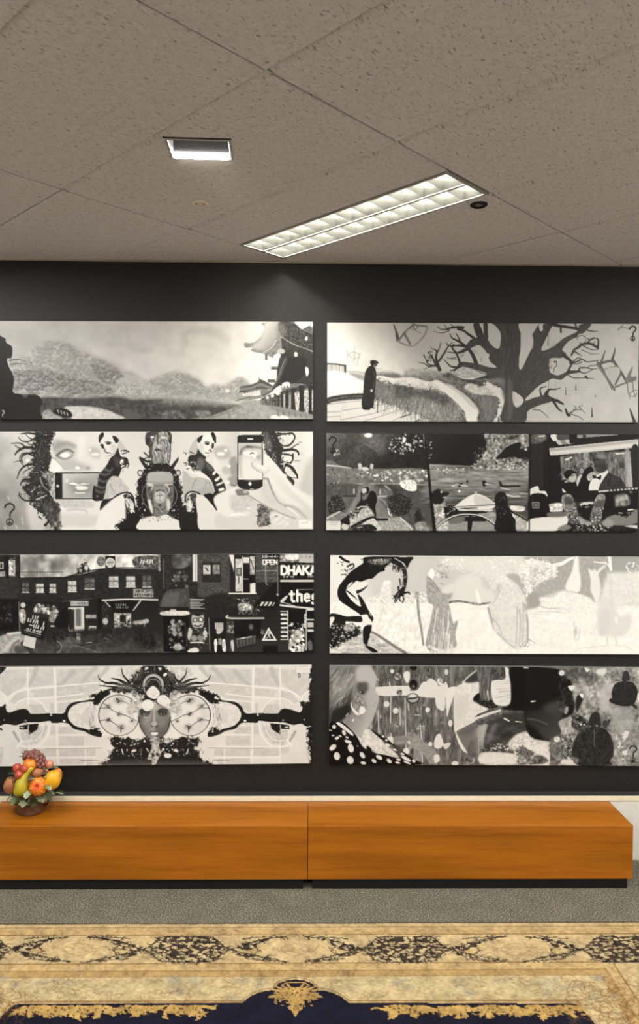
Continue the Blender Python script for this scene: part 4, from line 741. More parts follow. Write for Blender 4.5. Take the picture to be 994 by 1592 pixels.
    c.l('105 890 180 830 280 785 400 772 520 790 610 840 680 890', 20, 20, 30); c.l('110 885 185 825 285 780 400 768 520 785 612 836 678 884', 9, 9, 214)
    c.p('640 640 650 590 690 565 735 580 760 650 765 700 830 790 830 860 850 915 650 915 655 800 650 720', 24, 1); c.dots('655 600 740 600 760 800 670 800', 20, 6, 14, 80, 150, .5, op=.7); c.p('790 740 940 820 940 920 840 915 830 820', 168, 2, n=12); c.l('780 740 860 780 940 830', 14, 14, 30); c.p('800 770 830 790 815 800', 220)
    c.p('-5 100 15 100 40 300 60 500 110 920 80 920 40 560 20 300', 14, sm=False)
    # --- television
    c.org(820, 668, 5.7126)
    c.p('15 30 1000 30 1000 910 15 910', 24, sm=False); c.r(25, 40, 175, 540, 42, 4); c.r(140, 100, 180, 540, 26, 2); c.p('35 50 150 45 160 90 60 125', 110, 4, n=16); c.p('80 60 150 45 140 65', 190, 2); c.r(25, 60, 60, 120, 92, 4)
    c.p('200 48 262 45 268 85 230 100', 214, 1)
    for i in range(4): c.p([250 + i * 40, 98 - i * 3, 285 + i * 40, 92 - i * 3, 310 + i * 40, 128 - i * 4, 275 + i * 40, 134 - i * 4], 190 - 50 * (i % 2), 2)
    c.p('265 45 370 45 370 80 270 90', 90, 3); c.p('440 45 780 42 760 50 600 62 440 74', 150, 2); c.r(370, 40, 440, 120, 20, 2); c.r(490, 48, 520, 66, 40)
    c.p('190 165 420 140 985 82 985 155 700 185 200 230', 196, 1, sm=False); c.l('200 180 600 140 980 100', 14, 10, 130, b=4, op=.6); c.l('200 205 500 180 980 130', 8, 8, 216, b=2)
    c.r(180, 228, 300, 640, 18, 2)
    c.p('290 240 500 200 920 190 940 520 760 545 310 555', 116, 1, sm=False, n=24, ns=12, sx=.7, sy=2); c.strands('290 240 910 200 930 500 720 500 300 400', 130, 60, 95, 30, 7, 60, 176, .5, op=.5)
    c.p('860 200 910 190 940 520 900 530', 176, 8, op=.8); c.p('920 180 985 160 985 520 945 520', 46, 2); c.l('790 212 858 208', 12, 10, 224); c.l('340 268 390 245', 18, 14, 210); c.ring(520, 320, 80, 40, 18, 140, 180, 330)
    c.p('330 470 350 440 300 460 310 560 440 560 440 480 400 460', 18, 1); c.e(375, 400, 50, 40, 22, b=2); c.e(400, 425, 36, 42, 180, 10, b=2); c.l('390 410 420 402', 8, 6, 60); c.p('340 365 400 360 440 385 400 395 360 430 335 410', 18, 2); c.p('312 520 350 560 320 560', 200)
    c.e(485, 370, 30, 45, 150, b=3); c.ring(482, 365, 24, 30, 8, 60); c.p('450 420 510 400 480 520 440 490', 196, 3)
    c.p('450 500 480 420 520 345 570 330 590 370 560 450 560 550 450 555', 18, 2); c.p('530 410 570 375 610 385 600 420 560 450 535 440', 170, 3); c.p('540 430 560 445 545 450', 220)
    c.p('555 545 560 470 590 430 690 360 715 390 660 545', 210, 1); c.p('640 545 710 390 760 400 840 440 870 540', 62, 2, n=6); c.p('575 230 620 205 680 212 715 250 715 330 690 370 640 385 610 360 590 300', 74, 3, n=8); c.p('620 210 680 215 710 260 660 260 610 240', 150, 10, op=.8); c.e(705, 285, 14, 22, 110, b=4); c.p('640 320 690 300 700 350 660 375', 60, 6); c.l('590 270 630 265', 12, 8, 40, b=3); c.l('600 330 640 335', 8, 6, 50, b=3)
    c.p('580 405 610 410 625 420 655 405 650 445 620 432 588 432', 16, 1)
    c.l('310 575 500 560 760 545 970 522', 34, 34, 26); c.l('640 548 980 520', 16, 14, 190, n=14)
    for i in range(8): c.r(725 + i * 32, 532 - i * 2.5, 737 + i * 32, 546 - i * 2.5, 40)
    c.p('190 660 320 650 600 635 600 700 480 760 190 780', 60, 3); c.p('190 665 300 650 320 700 300 730 200 725', 196, 3, n=20, ns=6); c.p('480 650 590 640 560 680 480 690', 200, 3, n=10); c.p('450 690 560 660 640 690 620 770 500 780', 22, 4, rag=1); c.l('520 690 555 685', 9, 7, 200)
    c.p('760 590 880 570 920 620 900 670 780 680', 130, 8, n=22, ns=12); c.p('800 600 860 590 850 640 800 650', 190, 14, op=.7); c.p('690 580 760 570 780 700 700 700', 20, 6)
    c.p('25 530 90 500 110 540 160 545 170 600 30 590', 206, 2); c.p('22 585 150 570 185 640 190 750 22 770', 18, 1); c.p('40 640 110 640 110 700 45 700', 130, 1, sm=False); c.r(52, 648, 100, 692, 60); c.r(62, 655, 92, 685, 190, op=.4)
    c.p('20 800 200 775 350 765 360 830 300 880 240 900 20 902', 206, 2); c.p('180 740 330 730 340 770 200 775', 110, 4); c.p('700 790 800 750 985 710 985 830 760 850', 128, 3); c.p('790 700 900 690 950 720 860 770 800 740', 20, 3, rag=1); c.l('900 715 945 710', 14, 12, 206); c.l('820 740 850 742', 10, 8, 200); c.p('860 860 985 850 985 905 900 905', 200, 3)
    c.grad('305 620 320 580 365 568 400 590 430 660 460 760 470 800 440 850 390 840 350 760 320 690', 330, 600, 150, 430, 780, 96, b=2, n=16, ns=5); c.p('330 600 390 600 410 660 340 660', 70, 8, op=.8); c.dots('340 680 440 690 460 810 380 820', 60, 4, 11, 40, 200, .6)
    c.grad('590 680 605 620 640 572 690 580 690 640 670 720 660 830 600 850 560 790', 610, 600, 150, 640, 800, 100, b=2, n=16, ns=5); c.p('610 640 680 620 680 680 600 690', 74, 8, op=.7); c.dots('590 690 680 690 650 830 580 820', 60, 4, 11, 40, 200, .6)
    c.p('460 770 520 800 580 830 560 870 480 860', 150, 5, n=8); c.p('300 890 400 840 560 850 700 840 980 880 980 910 300 910', 30, 3, n=14); c.dots('400 850 740 840 740 905 400 905', 60, 6, 18, 30, 220, .6); c.p('660 830 720 790 780 840 720 870', 150, 6); c.p('270 880 350 840 400 870 330 900', 130, 5)
    c.p('963 30 1010 30 1010 40 963 40', 20, sm=False); c.r(14, 30, 24, 910, 14)
    return c

def art_A3():
    c = Print((-3, 488, 862.5, 861, 1016.5, 1013), 40, 31)
    c.org(0, 855)
    c.grad('-20 20 1960 20 1960 660 -20 660', 0, 300, 34, 0, 660, 60, sm=False)
    # sky
    c.grad('110 25 1000 25 1000 120 640 120 400 168 120 175', 120, 60, 150, 460, 100, 186, sm=False); c.tex('110 25 1000 25 1000 120 640 120 400 168 120 170', 20, 40); c.p('330 60 420 50 380 120 300 130', 90, 16, op=.6)
    # far left building
    c.r(-20, 30, 125, 180, 40, n=8, ns=5); c.r(50, 60, 92, 170, 176, n=26, ns=5); c.dots('60 40 120 40 120 170 90 170', 26, 4, 9, 120, 200, .4); c.r(-5, 75, 20, 115, 180); c.r(0, 80, 14, 110, 60); c.r(-5, 130, 30, 165, 150, n=20, ns=5); c.p('-20 180 120 170 125 290 -20 300', 58, 4, n=6); c.r(38, 30, 52, 178, 24); c.r(95, 30, 120, 178, 46, n=14, ns=4)
    # brick terraces
    for pl in ('120 172 380 168 390 320 120 320', '385 178 640 115 650 300 390 320', '640 115 1000 118 1000 310 640 300'): c.p(pl, 46, 1, sm=False, n=8, ns=4, sx=1.5)
    for i in range(18): c.l([125, 180 + i * 8, 640, 178 + i * 8, 1000, 130 + i * 9.5], 1.5, 1.5, 66, op=.35, sm=False)
    c.l('120 172 380 168', 6, 6, 20); c.l('380 172 640 115 1000 112', 7, 7, 24)
    for i in range(26): c.l([130 + i * 10, 134, 130 + i * 10, 165], 2, 2, 60, op=.8)
    c.l('128 136 385 136', 3, 3, 60)
    for x0, y0, x1, y1, d in ((135, 198, 175, 262, 0), (220, 202, 265, 262, 1), (302, 202, 342, 262, 1), (415, 185, 468, 258, 1), (520, 168, 580, 242, 0), (672, 155, 728, 230, 1), (775, 155, 832, 230, 1), (878, 152, 932, 230, 0)):
        c.r(x0, y0, x1, y1, 104 + 80 * d, 1, n=12, ns=6); c.l([x0, (y0 + y1) / 2, x1, (y0 + y1) / 2], 5, 5, 40); c.l([x0, y1, x1, y1], 6, 6, 196); c.l([(x0 + x1) / 2, y0, (x0 + x1) / 2, y1], 3, 3, 60 + 60 * d); c.r(x0 - 2, y0 - 4, x1 + 2, y0 + 8, 60, 1)
    c.p('470 140 490 100 515 70 540 100 545 125', 30, 1, rag=1); c.e(530, 110, 12, 16, 190, b=1); c.e(495, 125, 10, 12, 150); c.e(622, 70, 26, 30, 110, b=2, n=14); c.r(648, 38, 712, 108, 28); c.e(680, 78, 30, 30, 196, n=12, ns=4); c.e(680, 78, 24, 24, 176); c.l('662 78 700 74', 6, 6, 110)
    c.p('830 45 970 40 985 105 835 105', 96, 2, n=26, ns=5); c.scrib(850, 60, 100, 22, 7, 205, 0)
    c.r(820, 242, 944, 292, 150, 1, n=10); c.scrib(830, 248, 108, 12, 4, 40, 0); c.scrib(830, 270, 108, 14, 5, 44, 0)
    c.r(430, 315, 542, 345, 176, 1); c.scrib(440, 322, 96, 14, 4, 90, 0); c.l('380 320 440 312 560 300', 5, 5, 90)
    # shop fronts
    c.l('620 310 800 305 985 308', 9, 9, 206); c.l('640 312 675 350', 7, 7, 176); c.l('865 312 818 372', 8, 8, 190); c.p('690 320 830 315 800 380 700 375', 22, 2); c.scrib(712, 332, 78, 12, 4, 176, 0); c.scrib(712, 350, 78, 10, 4, 160, 0)
    c.r(700, 390, 805, 490, 176, 2, n=22, ns=6); c.r(735, 400, 772, 445, 40, 1, n=14); c.l('752 392 752 485', 5, 5, 40); c.dots('700 440 805 440 805 490 700 490', 30, 4, 10, 30, 120); c.p('815 440 880 430 910 425 908 450 830 460', 150, 2, n=22, ns=5); c.l('905 430 885 470 905 485', 5, 5, 180)
    c.p('625 350 660 350 660 460 630 465', 60, 3, n=16); c.e(645, 440, 18, 20, 176, b=2); c.r(600, 300, 625, 500, 20, 2)
    c.p('415 355 515 352 515 510 470 515 418 505', 196, 1, sm=False); c.r(440, 365, 455, 500, 70, 1); c.r(462, 362, 495, 470, 112, 3); c.p('418 370 442 375 445 470 425 500 418 450', 44, 1); c.r(522, 398, 590, 424, 120, 1); c.scrib(528, 403, 58, 14, 4, 210, 0)
    c.p('545 468 590 470 582 530 530 528', 196, 1, sm=False)
    for i in range(5): c.l([550 - i * 2, 480 + i * 10, 578 - i * 2, 482 + i * 10], 5, 5, 60)
    c.r(205, 355, 345, 395, 190, 2, n=28, ns=5); c.dots('200 340 350 340 350 400 210 400', 30, 6, 14, 40, 220); c.p('300 395 335 380 340 440 300 440', 150, 3, n=20); c.p('335 402 375 402 370 460 338 455', 206, 1); c.p('115 375 150 370 150 450 120 440', 176, 2, n=22, ns=6); c.e(138, 340, 16, 16, 190, b=1); c.l('112 320 115 500', 4, 4, 170); c.l('310 470 360 470 405 485', 10, 8, 190)
    c.r(-20, 300, 110, 500, 26, 3, n=6); c.dots('0 340 70 340 70 450 0 450', 30, 4, 10, 40, 90); c.p('350 400 414 360 412 480 330 470', 26, 4)
    # street and café furniture
    c.grad('300 520 1000 480 1000 650 240 650', 0, 500, 44, 0, 640, 86, b=8); c.tex('300 520 1000 500 1000 650 240 650', 7, 12); c.l('380 620 460 595 560 620 620 640', 5, 4, 130, op=.7); c.p('378 548 455 545 460 600 380 612', 92, 2, n=8); c.l('460 600 560 590 680 560', 4, 4, 110, op=.6)
    c.r(465, 515, 492, 575, 110, 2, n=26, ns=6); c.p('525 530 575 530 570 570 530 568', 66, 2); c.dots('300 480 420 480 400 560 310 560', 36, 4, 11, 16, 60); c.ring(345, 600, 26, 34, 5, 150, -90, 90); c.l('560 570 520 575', 4, 4, 160); c.dots('600 490 700 490 700 560 620 560', 16, 4, 9, 30, 130); c.p('820 520 940 530 960 610 860 600', 36, 10, n=14, op=.8)
    # hand holding a book
    c.p('-20 545 60 515 120 505 150 540 120 580 150 610 170 640 80 640 20 640 -20 640', 160, 3, n=8); c.l('20 620 80 560 120 545', 30, 16, 196, b=6, op=.7); c.l('40 520 120 512', 12, 8, 200, b=2); c.p('80 600 130 590 170 630 90 640', 60, 6, op=.7); c.l('60 640 70 590 110 560', 10, 8, 84, b=4, op=.7)
    c.p('172 380 300 400 262 560 122 520', 34, 1, sm=False); c.p('172 380 300 400 285 420 168 400', 60, 4, op=.6)
    c.scrib(200, 405, 34, 18, 6, 214, 10); c.scrib(172, 422, 108, 20, 6, 216, 14); c.scrib(168, 450, 100, 20, 6, 212, 14); c.scrib(158, 480, 100, 13, 5, 206, 14); c.l('145 495 245 525', 5, 5, 170); c.l('145 508 240 538', 3, 3, 130)
    c.p('148 528 218 545 205 612 132 590', 196, 1, sm=False)
    # right half
    c.org(245, 855)
    c.r(0, 25, 420, 400, 46, n=10, ns=5, sx=2, sy=.8)
    c.p('85 30 200 30 200 90 130 118 85 90', 96, 4, n=14, ns=20); c.r(25, 30, 85, 220, 52, 2, n=12, ns=4); c.l('32 60 36 240', 6, 4, 130, op=.7); c.r(95, 150, 132, 190, 130, 2, n=20); c.e(170, 165, 22, 14, 150, b=2, n=20); c.r(85, 115, 195, 245, 40, 3, op=.5); c.dots('90 130 190 130 190 240 90 240', 30, 4, 10, 60, 140); c.r(216, 28, 242, 195, 206, 1); c.l('232 30 232 190', 4, 4, 130)
    c.p('5 355 30 280 60 245 190 235 200 355', 80, 2, sm=False, n=6); c.p('20 345 45 275 130 260 110 345', 108, 6, op=.7); c.l('5 356 200 356', 6, 6, 24)
    c.r(245, 28, 445, 290, 78, 2, n=11, ns=4, sx=1.5, sy=.7); c.r(272, 75, 390, 200, 40, 2, n=6); c.r(280, 92, 325, 150, 196, 1, n=8); c.r(338, 92, 382, 148, 130, 1, n=20); c.l('295 110 310 130', 10, 8, 80)
    for i in range(30): c.l([245, 32 + i * 8.5, 745, 32 + i * 8.5], 1.4, 1.4, 126, op=.45, sm=False)
    c.r(602, 28, 745, 200, 84, 2, n=14, ns=4, sx=1.5, sy=.7); c.l('600 130 740 128', 4, 4, 170); c.l('668 95 670 200 680 215', 8, 4, 150)
    # bright window with figure
    c.p('440 30 480 30 478 260 470 130', 206, 1, sm=False); c.r(472, 28, 604, 265, 30); c.r(480, 55, 522, 255, 190, 1, n=10); c.r(485, 110, 518, 160, 50, 1); c.r(488, 160, 520, 205, 200); c.l('500 165 500 205', 6, 6, 40); c.r(490, 115, 512, 150, 150); c.r(528, 45, 566, 80, 206); c.r(570, 40, 600, 150, 176, n=14); c.r(570, 205, 604, 265, 212); c.p('530 125 550 120 560 150 590 165 585 205 560 210 555 255 530 255', 14); c.e(545, 135, 12, 14, 14); c.l('530 180 560 180', 4, 4, 180); c.l('440 268 606 268', 9, 9, 206); c.l('524 30 524 265', 6, 6, 200); c.r(478, 28, 600, 40, 50); c.l('575 60 595 120', 5, 4, 60)
    c.p('460 290 640 290 640 370 460 350', 50, 3, n=10); c.p('500 330 560 330 590 360 540 375 500 370', 186, 4, n=26, ns=5); c.dots('490 300 640 300 620 400 490 390', 60, 5, 13, 60, 190, .35)
    for i in range(7): c.l([200, 305 + i * 9, 285 - (i % 3) * 14, 306 + i * 9], 5, 4, 190 - 20 * (i % 2))
    c.p('300 290 430 270 440 400 330 410 300 350', 44, 6, n=5)
    # signs
    c.r(648, 28, 744, 92, 24); c.scrib(652, 33, 88, 16, 4.5, 214, 0); c.text('OPEN', 652, 62, 92, 26, 8, 220)
    c.p('620 310 680 250 735 200 735 330 700 370 600 350', 22, 2); c.p('612 345 640 320 725 322 715 345', 200, 1, sm=False)
    for i in range(4): c.p([632 + i * 26, 322, 644 + i * 26, 322, 628 + i * 26, 346, 616 + i * 26, 346], 36, sm=False)
    c.l('740 95 742 280', 4, 4, 150); c.e(740, 275, 7, 7, 180)
    c.r(755, 25, 970, 75, 130, n=26, ns=10); c.p('790 30 870 28 865 60 800 60', 214, 3, n=10); c.r(875, 28, 970, 78, 180, 1); c.scrib(880, 35, 80, 16, 4, 140, 0)
    c.r(757, 85, 970, 172, 20); c.text('DHAKA', 766, 100, 226, 50, 15, 222); c.scrib(762, 158, 96, 12, 4.5, 206, 0); c.scrib(922, 156, 50, 12, 4.5, 200, 0); c.scrib(858, 90, 100, 8, 3, 190, 0); c.r(757, 185, 970, 198, 210)
    c.r(757, 198, 970, 350, 14); c.text('theg', 815, 250, 184, 66, 15, 222); c.l('875 245 970 243', 4, 4, 150); c.p('760 310 800 280 800 295 770 325', 196); c.l('758 340 840 350 970 362', 12, 10, 206); c.l('760 322 800 330 860 350', 5, 4, 200)
    c.r(757, 375, 806, 552, 40); c.l('760 378 804 378', 5, 5, 200); c.l('804 376 804 552', 5, 5, 206); c.l('760 552 806 552', 6, 6, 206)
    for i in range(6): c.l([766, 398 + i * 27, 798, 398 + i * 27], 13, 12, 212, n=30, ns=4)
    c.r(810, 365, 970, 630, 22, n=5); c.p('825 520 890 480 910 540 900 620 815 620', 196, 3, n=30, ns=8); c.dots('815 450 910 450 910 620 815 620', 50, 5, 18, 20, 220, .4); c.r(915, 370, 922, 620, 200); c.r(928, 445, 965, 475, 180, 1); c.r(928, 490, 965, 505, 200, 1); c.p('925 570 950 560 960 610 935 620', 110, 3); c.r(905, 395, 915, 480, 180, n=40, ns=4); c.r(920, 365, 970, 374, 210); c.r(920, 425, 970, 434, 200)
    c.p('685 478 736 560 642 560', 214, 0, sm=False); c.p('685 498 720 550 660 550', 34, 0, sm=False); c.e(688, 515, 7, 8, 200); c.l('684 522 695 545', 9, 6, 190); c.l('670 548 690 528', 5, 5, 190); c.r(650, 590, 740, 630, 16)
    # lower shop row
    c.p('25 380 180 378 176 402 30 405', 196, 1, n=10); c.r(75, 366, 110, 380, 190); c.r(30, 405, 190, 630, 22, n=5); c.dots('60 440 160 440 160 620 70 620', 46, 6, 18, 60, 190, .7, op=.8); c.e(120, 600, 26, 24, 176, b=3, n=20); c.p('80 460 105 455 105 500 82 500', 150, 3, n=20)
    # painted figure with round glasses
    c.p('210 400 245 410 280 400 275 470 255 480 225 480 208 455', 176, 2, n=12); c.e(228, 432, 16, 15, 40); c.e(228, 432, 10, 9, 206); c.e(262, 430, 17, 16, 40); c.e(262, 430, 11, 10, 206); c.l('225 465 245 470 265 462', 8, 7, 30); c.p('200 500 230 480 265 485 300 510 290 560 260 570 210 565 195 530', 60, 2, n=16); c.p('190 480 210 500 195 560 180 540', 190, 2); c.e(288, 525, 14, 30, 196, b=1); c.e(222, 545, 20, 18, 150, b=2); c.e(262, 545, 18, 22, 140, b=2); c.l('200 572 260 570 280 575', 8, 8, 206); c.p('180 630 200 610 240 605 245 630', 210, 1); c.dots('170 470 310 480 310 620 170 620', 30, 4, 10, 30, 190, .5)
    c.l('312 420 318 620', 5, 5, 140); c.r(322, 420, 420, 630, 30, 2); c.r(350, 448, 402, 490, 170, 1); c.p('365 480 402 485 385 515 360 515', 180, 1); c.p('345 560 362 555 360 625 348 625', 214); c.r(370, 545, 390, 585, 150); c.p('395 560 412 555 418 622 398 622', 206, 1, n=14)
    c.l('430 405 440 420 655 420', 10, 9, 200); c.r(470, 428, 640, 545, 26, n=5); c.r(425, 440, 466, 515, 90, 2, n=30, ns=4); c.dots('430 445 466 445 466 510 430 510', 20, 4, 9, 150, 200, .4); c.e(575, 475, 14, 20, 110, b=4); c.p('470 550 590 530 610 595 490 620', 50, 1, sm=False)
    for i in range(6): c.p([478 + i * 22, 550 - i * 4, 494 + i * 22, 547 - i * 4, 502 + i * 20, 600 - i * 5, 488 + i * 20, 604 - i * 5], 92, 1, sm=False)
    c.l('490 550 580 535', 8, 8, 170, n=20); c.p('448 565 465 560 468 620 455 622', 190, 1); c.r(635, 490, 660, 520, 110, n=30, ns=3)
    c.r(2, 28, 16, 130, 150, 2, n=20); c.l('165 460 180 600', 5, 5, 110, op=.6)
    return c
def art_B3():
    c = Print((513.3, 997, 864, 865, 1015.5, 1018), 206, 32)
    c.org(508, 860, 6.2125)
    c.grad('0 0 3100 0 3100 480 0 480', 200, 0, 204, 760, 0, 178, sm=False); c.p('0 470 3100 470 3100 1010 0 1010', 212, 6, sm=False); c.tex('0 480 3100 480 3100 1000 0 1000', 3, 14)
    c.p('450 30 960 30 960 330 640 460 500 480 420 330', 178, 40, op=.7); c.p('500 470 540 300 570 265 610 270 620 330 600 480', 204, 6, n=7); c.p('400 440 520 400 640 420 860 380 960 400 960 480 400 480', 202, 8, n=10, ns=5)
    c.tex('30 480 860 480 900 900 480 860 440 640 30 560', 6, 6, 1, 2); c.dots('700 640 880 640 900 860 600 850', 60, 3, 8, 178, 196, .5, op=.5)
    # mound
    c.p('30 930 120 860 240 790 340 750 430 755 560 830 700 920 780 970 30 970', 182, 3, n=14, ns=10, sx=2, sy=.7); c.l('420 755 520 810 640 890 770 970', 24, 30, 108, b=3); c.l('440 775 540 840 640 910', 6, 6, 196); c.l('60 940 220 900 340 900', 30, 20, 208, b=8, op=.7); c.strands('60 900 300 800 460 800 640 950 100 960', 90, 60, 10, 20, 4, 100, 150, op=.6)
    c.tex('30 930 240 790 430 755 780 970 30 970', 8, 4)
    # stooping black figure
    c.p('370 40 640 34 720 40 830 40 800 90 770 150 750 110 720 95 660 70 620 90 560 140 555 170 500 190 440 245 400 250 330 280 290 270 240 310 185 360 215 370 280 430 330 510 350 560 340 600 300 575 200 510 130 460 105 400 115 330 170 250 230 180 300 130 350 95', 10, 0)
    c.p('390 80 470 60 560 60 600 75 540 110 460 110 420 95', 150, 2, n=36, ns=7); c.strands('380 60 610 50 590 120 420 110', 50, 50, 20, 30, 5, 10, 120, .8)
    c.p('190 345 215 300 255 280 230 310', 208, 0); c.p('200 350 250 320 330 280 395 290 380 320 310 360 300 400 320 450 250 390', 206, 0); c.l('300 375 345 355 395 315', 34, 6, 12); c.p('185 370 240 410 300 460 330 515 280 490 220 430', 208, 0)
    c.p('300 400 340 430 380 500 410 560 450 620 440 660 415 650 400 600 380 590 350 600 340 540 320 470', 12, 0); c.l('412 575 430 610', 7, 5, 206); c.p('345 600 380 595 410 625 430 660 400 710 350 700 340 650', 210, 0)
    c.p('360 715 430 690 435 720 415 800 400 870 375 880 355 840', 12, 0); c.p('378 895 420 900 480 935 495 960 440 955 390 915', 12, 0); c.e(385, 885, 14, 10, 60)
    c.p('30 595 120 590 190 610 320 605 345 630 330 665 180 660 160 720 130 780 30 770', 14, 0); c.p('35 650 160 640 180 680 280 690 330 740 310 790 220 830 130 880 40 900', 18, 0, rag=1); c.p('170 700 230 680 280 700 260 750 180 750', 160, 5, n=40, ns=5); c.dots('50 680 300 690 230 840 50 880', 60, 4, 13, 90, 200, .5); c.p('30 625 80 620 60 670 30 720', 206, 1)
    c.l('130 40 170 70 210 85', 26, 22, 20, n=14); c.l('200 130 250 105 260 135 220 160', 18, 10, 14); c.l('175 165 200 180', 12, 8, 18); c.l('140 210 180 205 190 220', 9, 7, 20); c.e(105, 100, 7, 6, 40); c.e(335, 62, 6, 5, 60); c.dots('110 60 260 100 230 200 150 200', 22, 4, 10, 16, 90, .5)
    c.l('640 80 700 110 745 170 755 250 740 340 720 400', 50, 34, 20); c.l('640 60 700 60 750 90', 40, 36, 16); c.l('650 50 740 100', 6, 6, 206); c.strands('630 90 700 120 700 160 640 130', 16, 40, 100, 20, 8, 10, 40); c.l('700 250 710 320', 14, 8, 14); c.dots('720 140 770 140 770 330 710 330', 24, 5, 11, 60, 150, .5); c.l('725 200 735 300', 6, 5, 170)
    for t in ('720 370 690 420 660 480', '720 380 700 440 720 470', '730 380 740 440 730 480', '720 350 670 400 640 440', '690 330 690 370', '745 385 790 380 800 400', '720 400 750 420', '660 420 640 410', '680 390 650 470'): c.l(t, 22, 8, 16)
    c.dots('740 400 860 420 840 480 740 480', 40, 4, 11, 150, 215, .6); c.dots('860 360 960 360 960 480 880 480', 40, 4, 11, 140, 212, .6)
    c.l('875 440 890 600 915 740 935 885', 26, 20, 134, n=6); c.p('955 890 990 720 994 870', 150, 2); c.r(850, 370, 890, 440, 150, 4, n=14)
    # draped figure
    c.org(650, 860, 5.522)
    c.p('60 30 240 30 300 90 330 200 310 380 110 410 70 330 70 200', 176, 16, op=.8); c.p('170 100 240 90 260 140 250 230 150 220 120 180', 170, 4, n=14); c.p('95 150 120 135 140 180 110 230 80 200', 216, 2)
    c.p('70 200 130 240 200 330 260 345 315 300 290 380 260 400 270 470 300 600 320 580 340 590 320 700 330 800 250 840 130 845 75 790 110 560 130 450 80 410', 146, 3, n=8, ns=6)
    for t in ('90 250 130 290 190 310', '100 220 140 260 180 330', '70 280 110 330 150 340', '180 160 240 200', '200 200 260 210', '190 260 220 270'): c.l(t, 7, 4, 110, op=.8)
    c.strands('135 460 270 460 300 800 120 800', 46, 180, 94, 5, 9, 186, 212, .1, op=.85); c.strands('110 480 280 470 310 800 100 800', 30, 160, 95, 5, 5, 116, 130, .1, op=.7); c.l('100 800 200 840 320 820', 24, 18, 206, b=6, n=14)
    c.p('200 340 220 290 300 260 320 310 270 345', 196, 6, op=.8)
    # leaves of a pale tree, pale robed figure
    c.p('180 60 300 30 600 30 880 30 900 180 700 260 560 200 420 150 300 120', 198, 16, op=.8)
    c.p('310 250 400 180 520 190 560 300 640 330 630 410 320 420 290 380', 194, 14); c.dots('170 40 860 40 900 170 640 320 560 200 300 150 200 120', 420, 4, 11, 172, 222, .6, op=.75)
    c.l('270 420 350 412 470 432', 22, 14, 106, n=14); c.l('470 432 530 440', 24, 20, 130, n=20, ns=4); c.l('545 434 635 425', 20, 16, 110, n=10); c.p('490 320 510 330 540 420 510 420', 214, 4)
    c.p('600 460 640 400 700 310 760 230 830 250 900 320 920 450 940 600 945 760 860 830 740 760 640 640', 194, 6, n=4); c.p('750 190 850 180 920 300 910 360 850 270', 152, 8); c.p('670 250 690 280 680 330', 160, 6)
    for t in ('600 470 620 560 650 660', '640 560 690 620 720 700', '850 460 850 600 845 800', '900 420 905 600 900 790', '870 480 880 620 870 800', '700 320 650 420', '930 480 945 700 930 770', '690 690 760 760 840 820'): c.l(t, 14, 6, 158, b=3, op=.8)
    c.l('600 470 640 600', 14, 10, 128, b=3, op=.8); c.l('915 440 940 600 940 750', 20, 14, 140, b=3, op=.7); c.dots('880 740 980 750 960 810 880 810', 24, 4, 9, 96, 160, .5); c.l('640 300 680 240 750 220', 40, 40, 206, b=10, op=.6)
    c.strands('860 150 1000 150 1000 300 900 360', 70, 60, -60, 60, 6, 206, 222, .5); c.strands('870 150 1000 160 980 300 900 320', 30, 40, -50, 60, 5, 110, 150, .5)
    # right part
    c.org(820, 860, 5.7126)
    c.p('0 20 420 20 560 20 700 20 1010 20 1010 160 880 160 780 200 760 400 640 420 560 440 440 400 340 330 240 350 120 400 20 520 -10 480 -10 120', 148, 8, n=4)
    c.p('-10 340 60 360 120 400 100 470 20 500', 140, 10); c.p('740 30 1010 30 1010 160 760 170', 142, 14)
    c.p('-20 70 100 60 240 120 240 210 130 240 20 340 -20 380', 204, 4, n=10, ns=5, rag=1); c.strands('-20 80 230 100 230 220 20 330', 130, 50, -50, 80, 4, 150, 222, .6); c.strands('-20 120 200 130 100 240 10 330', 50, 40, -50, 60, 4, 120, 150, .5)
    c.l('230 105 300 90 350 60 400 40', 34, 20, 214, n=8)
    c.p('415 30 445 30 455 150 470 230 460 340 400 340 335 320 350 240 390 160', 206, 4); c.l('455 340 458 400', 5, 4, 110)
    c.p('100 395 220 390 300 340 420 350 560 400 600 470 620 540 400 540 200 530 0 540 0 500 130 470', 206, 6, n=6, ns=5); c.dots('210 340 420 340 540 400 560 480 300 440', 70, 3, 9, 176, 222, .5, op=.8); c.l('100 465 180 490 290 485', 8, 6, 150, op=.8); c.l('100 520 200 520 340 530', 4, 4, 150, op=.7); c.l('10 540 100 545 200 540', 4, 4, 160, op=.7)
    c.p('535 130 560 150 600 140 610 160 640 130 680 100 690 110 630 180 640 230 650 350 620 480 600 420 560 330 560 250 550 200', 200, 4); c.l('585 75 640 80 700 90 740 150', 9, 12, 214); c.l('720 20 735 140', 34, 22, 212)
    c.p('640 440 700 200 740 170 900 170 1010 180 1010 460 900 470 780 490 720 500', 196, 14, n=3); c.dots('870 80 1010 80 1010 170 880 170', 60, 4, 11, 180, 222, .6)
    c.p('620 480 680 380 740 420 790 500 830 560 900 540 930 620 860 740 700 740 640 740 620 600', 192, 14); c.p('640 560 700 480 740 560 700 730 640 700', 184, 20, op=.7); c.p('770 580 800 570 800 640', 206, 5); c.l('735 220 740 380 760 480', 24, 10, 178, b=6, op=.5)
    c.strands('400 590 480 590 480 720 410 700', 20, 70, 92, 6, 4, 150, 180, .1, op=.8); c.strands('500 620 620 600 620 720 500 720', 30, 50, 92, 20, 4, 176, 194, .3, op=.8); c.l('710 740 715 810', 20, 14, 194, b=3); c.l('780 740 800 810', 24, 14, 194, b=3)
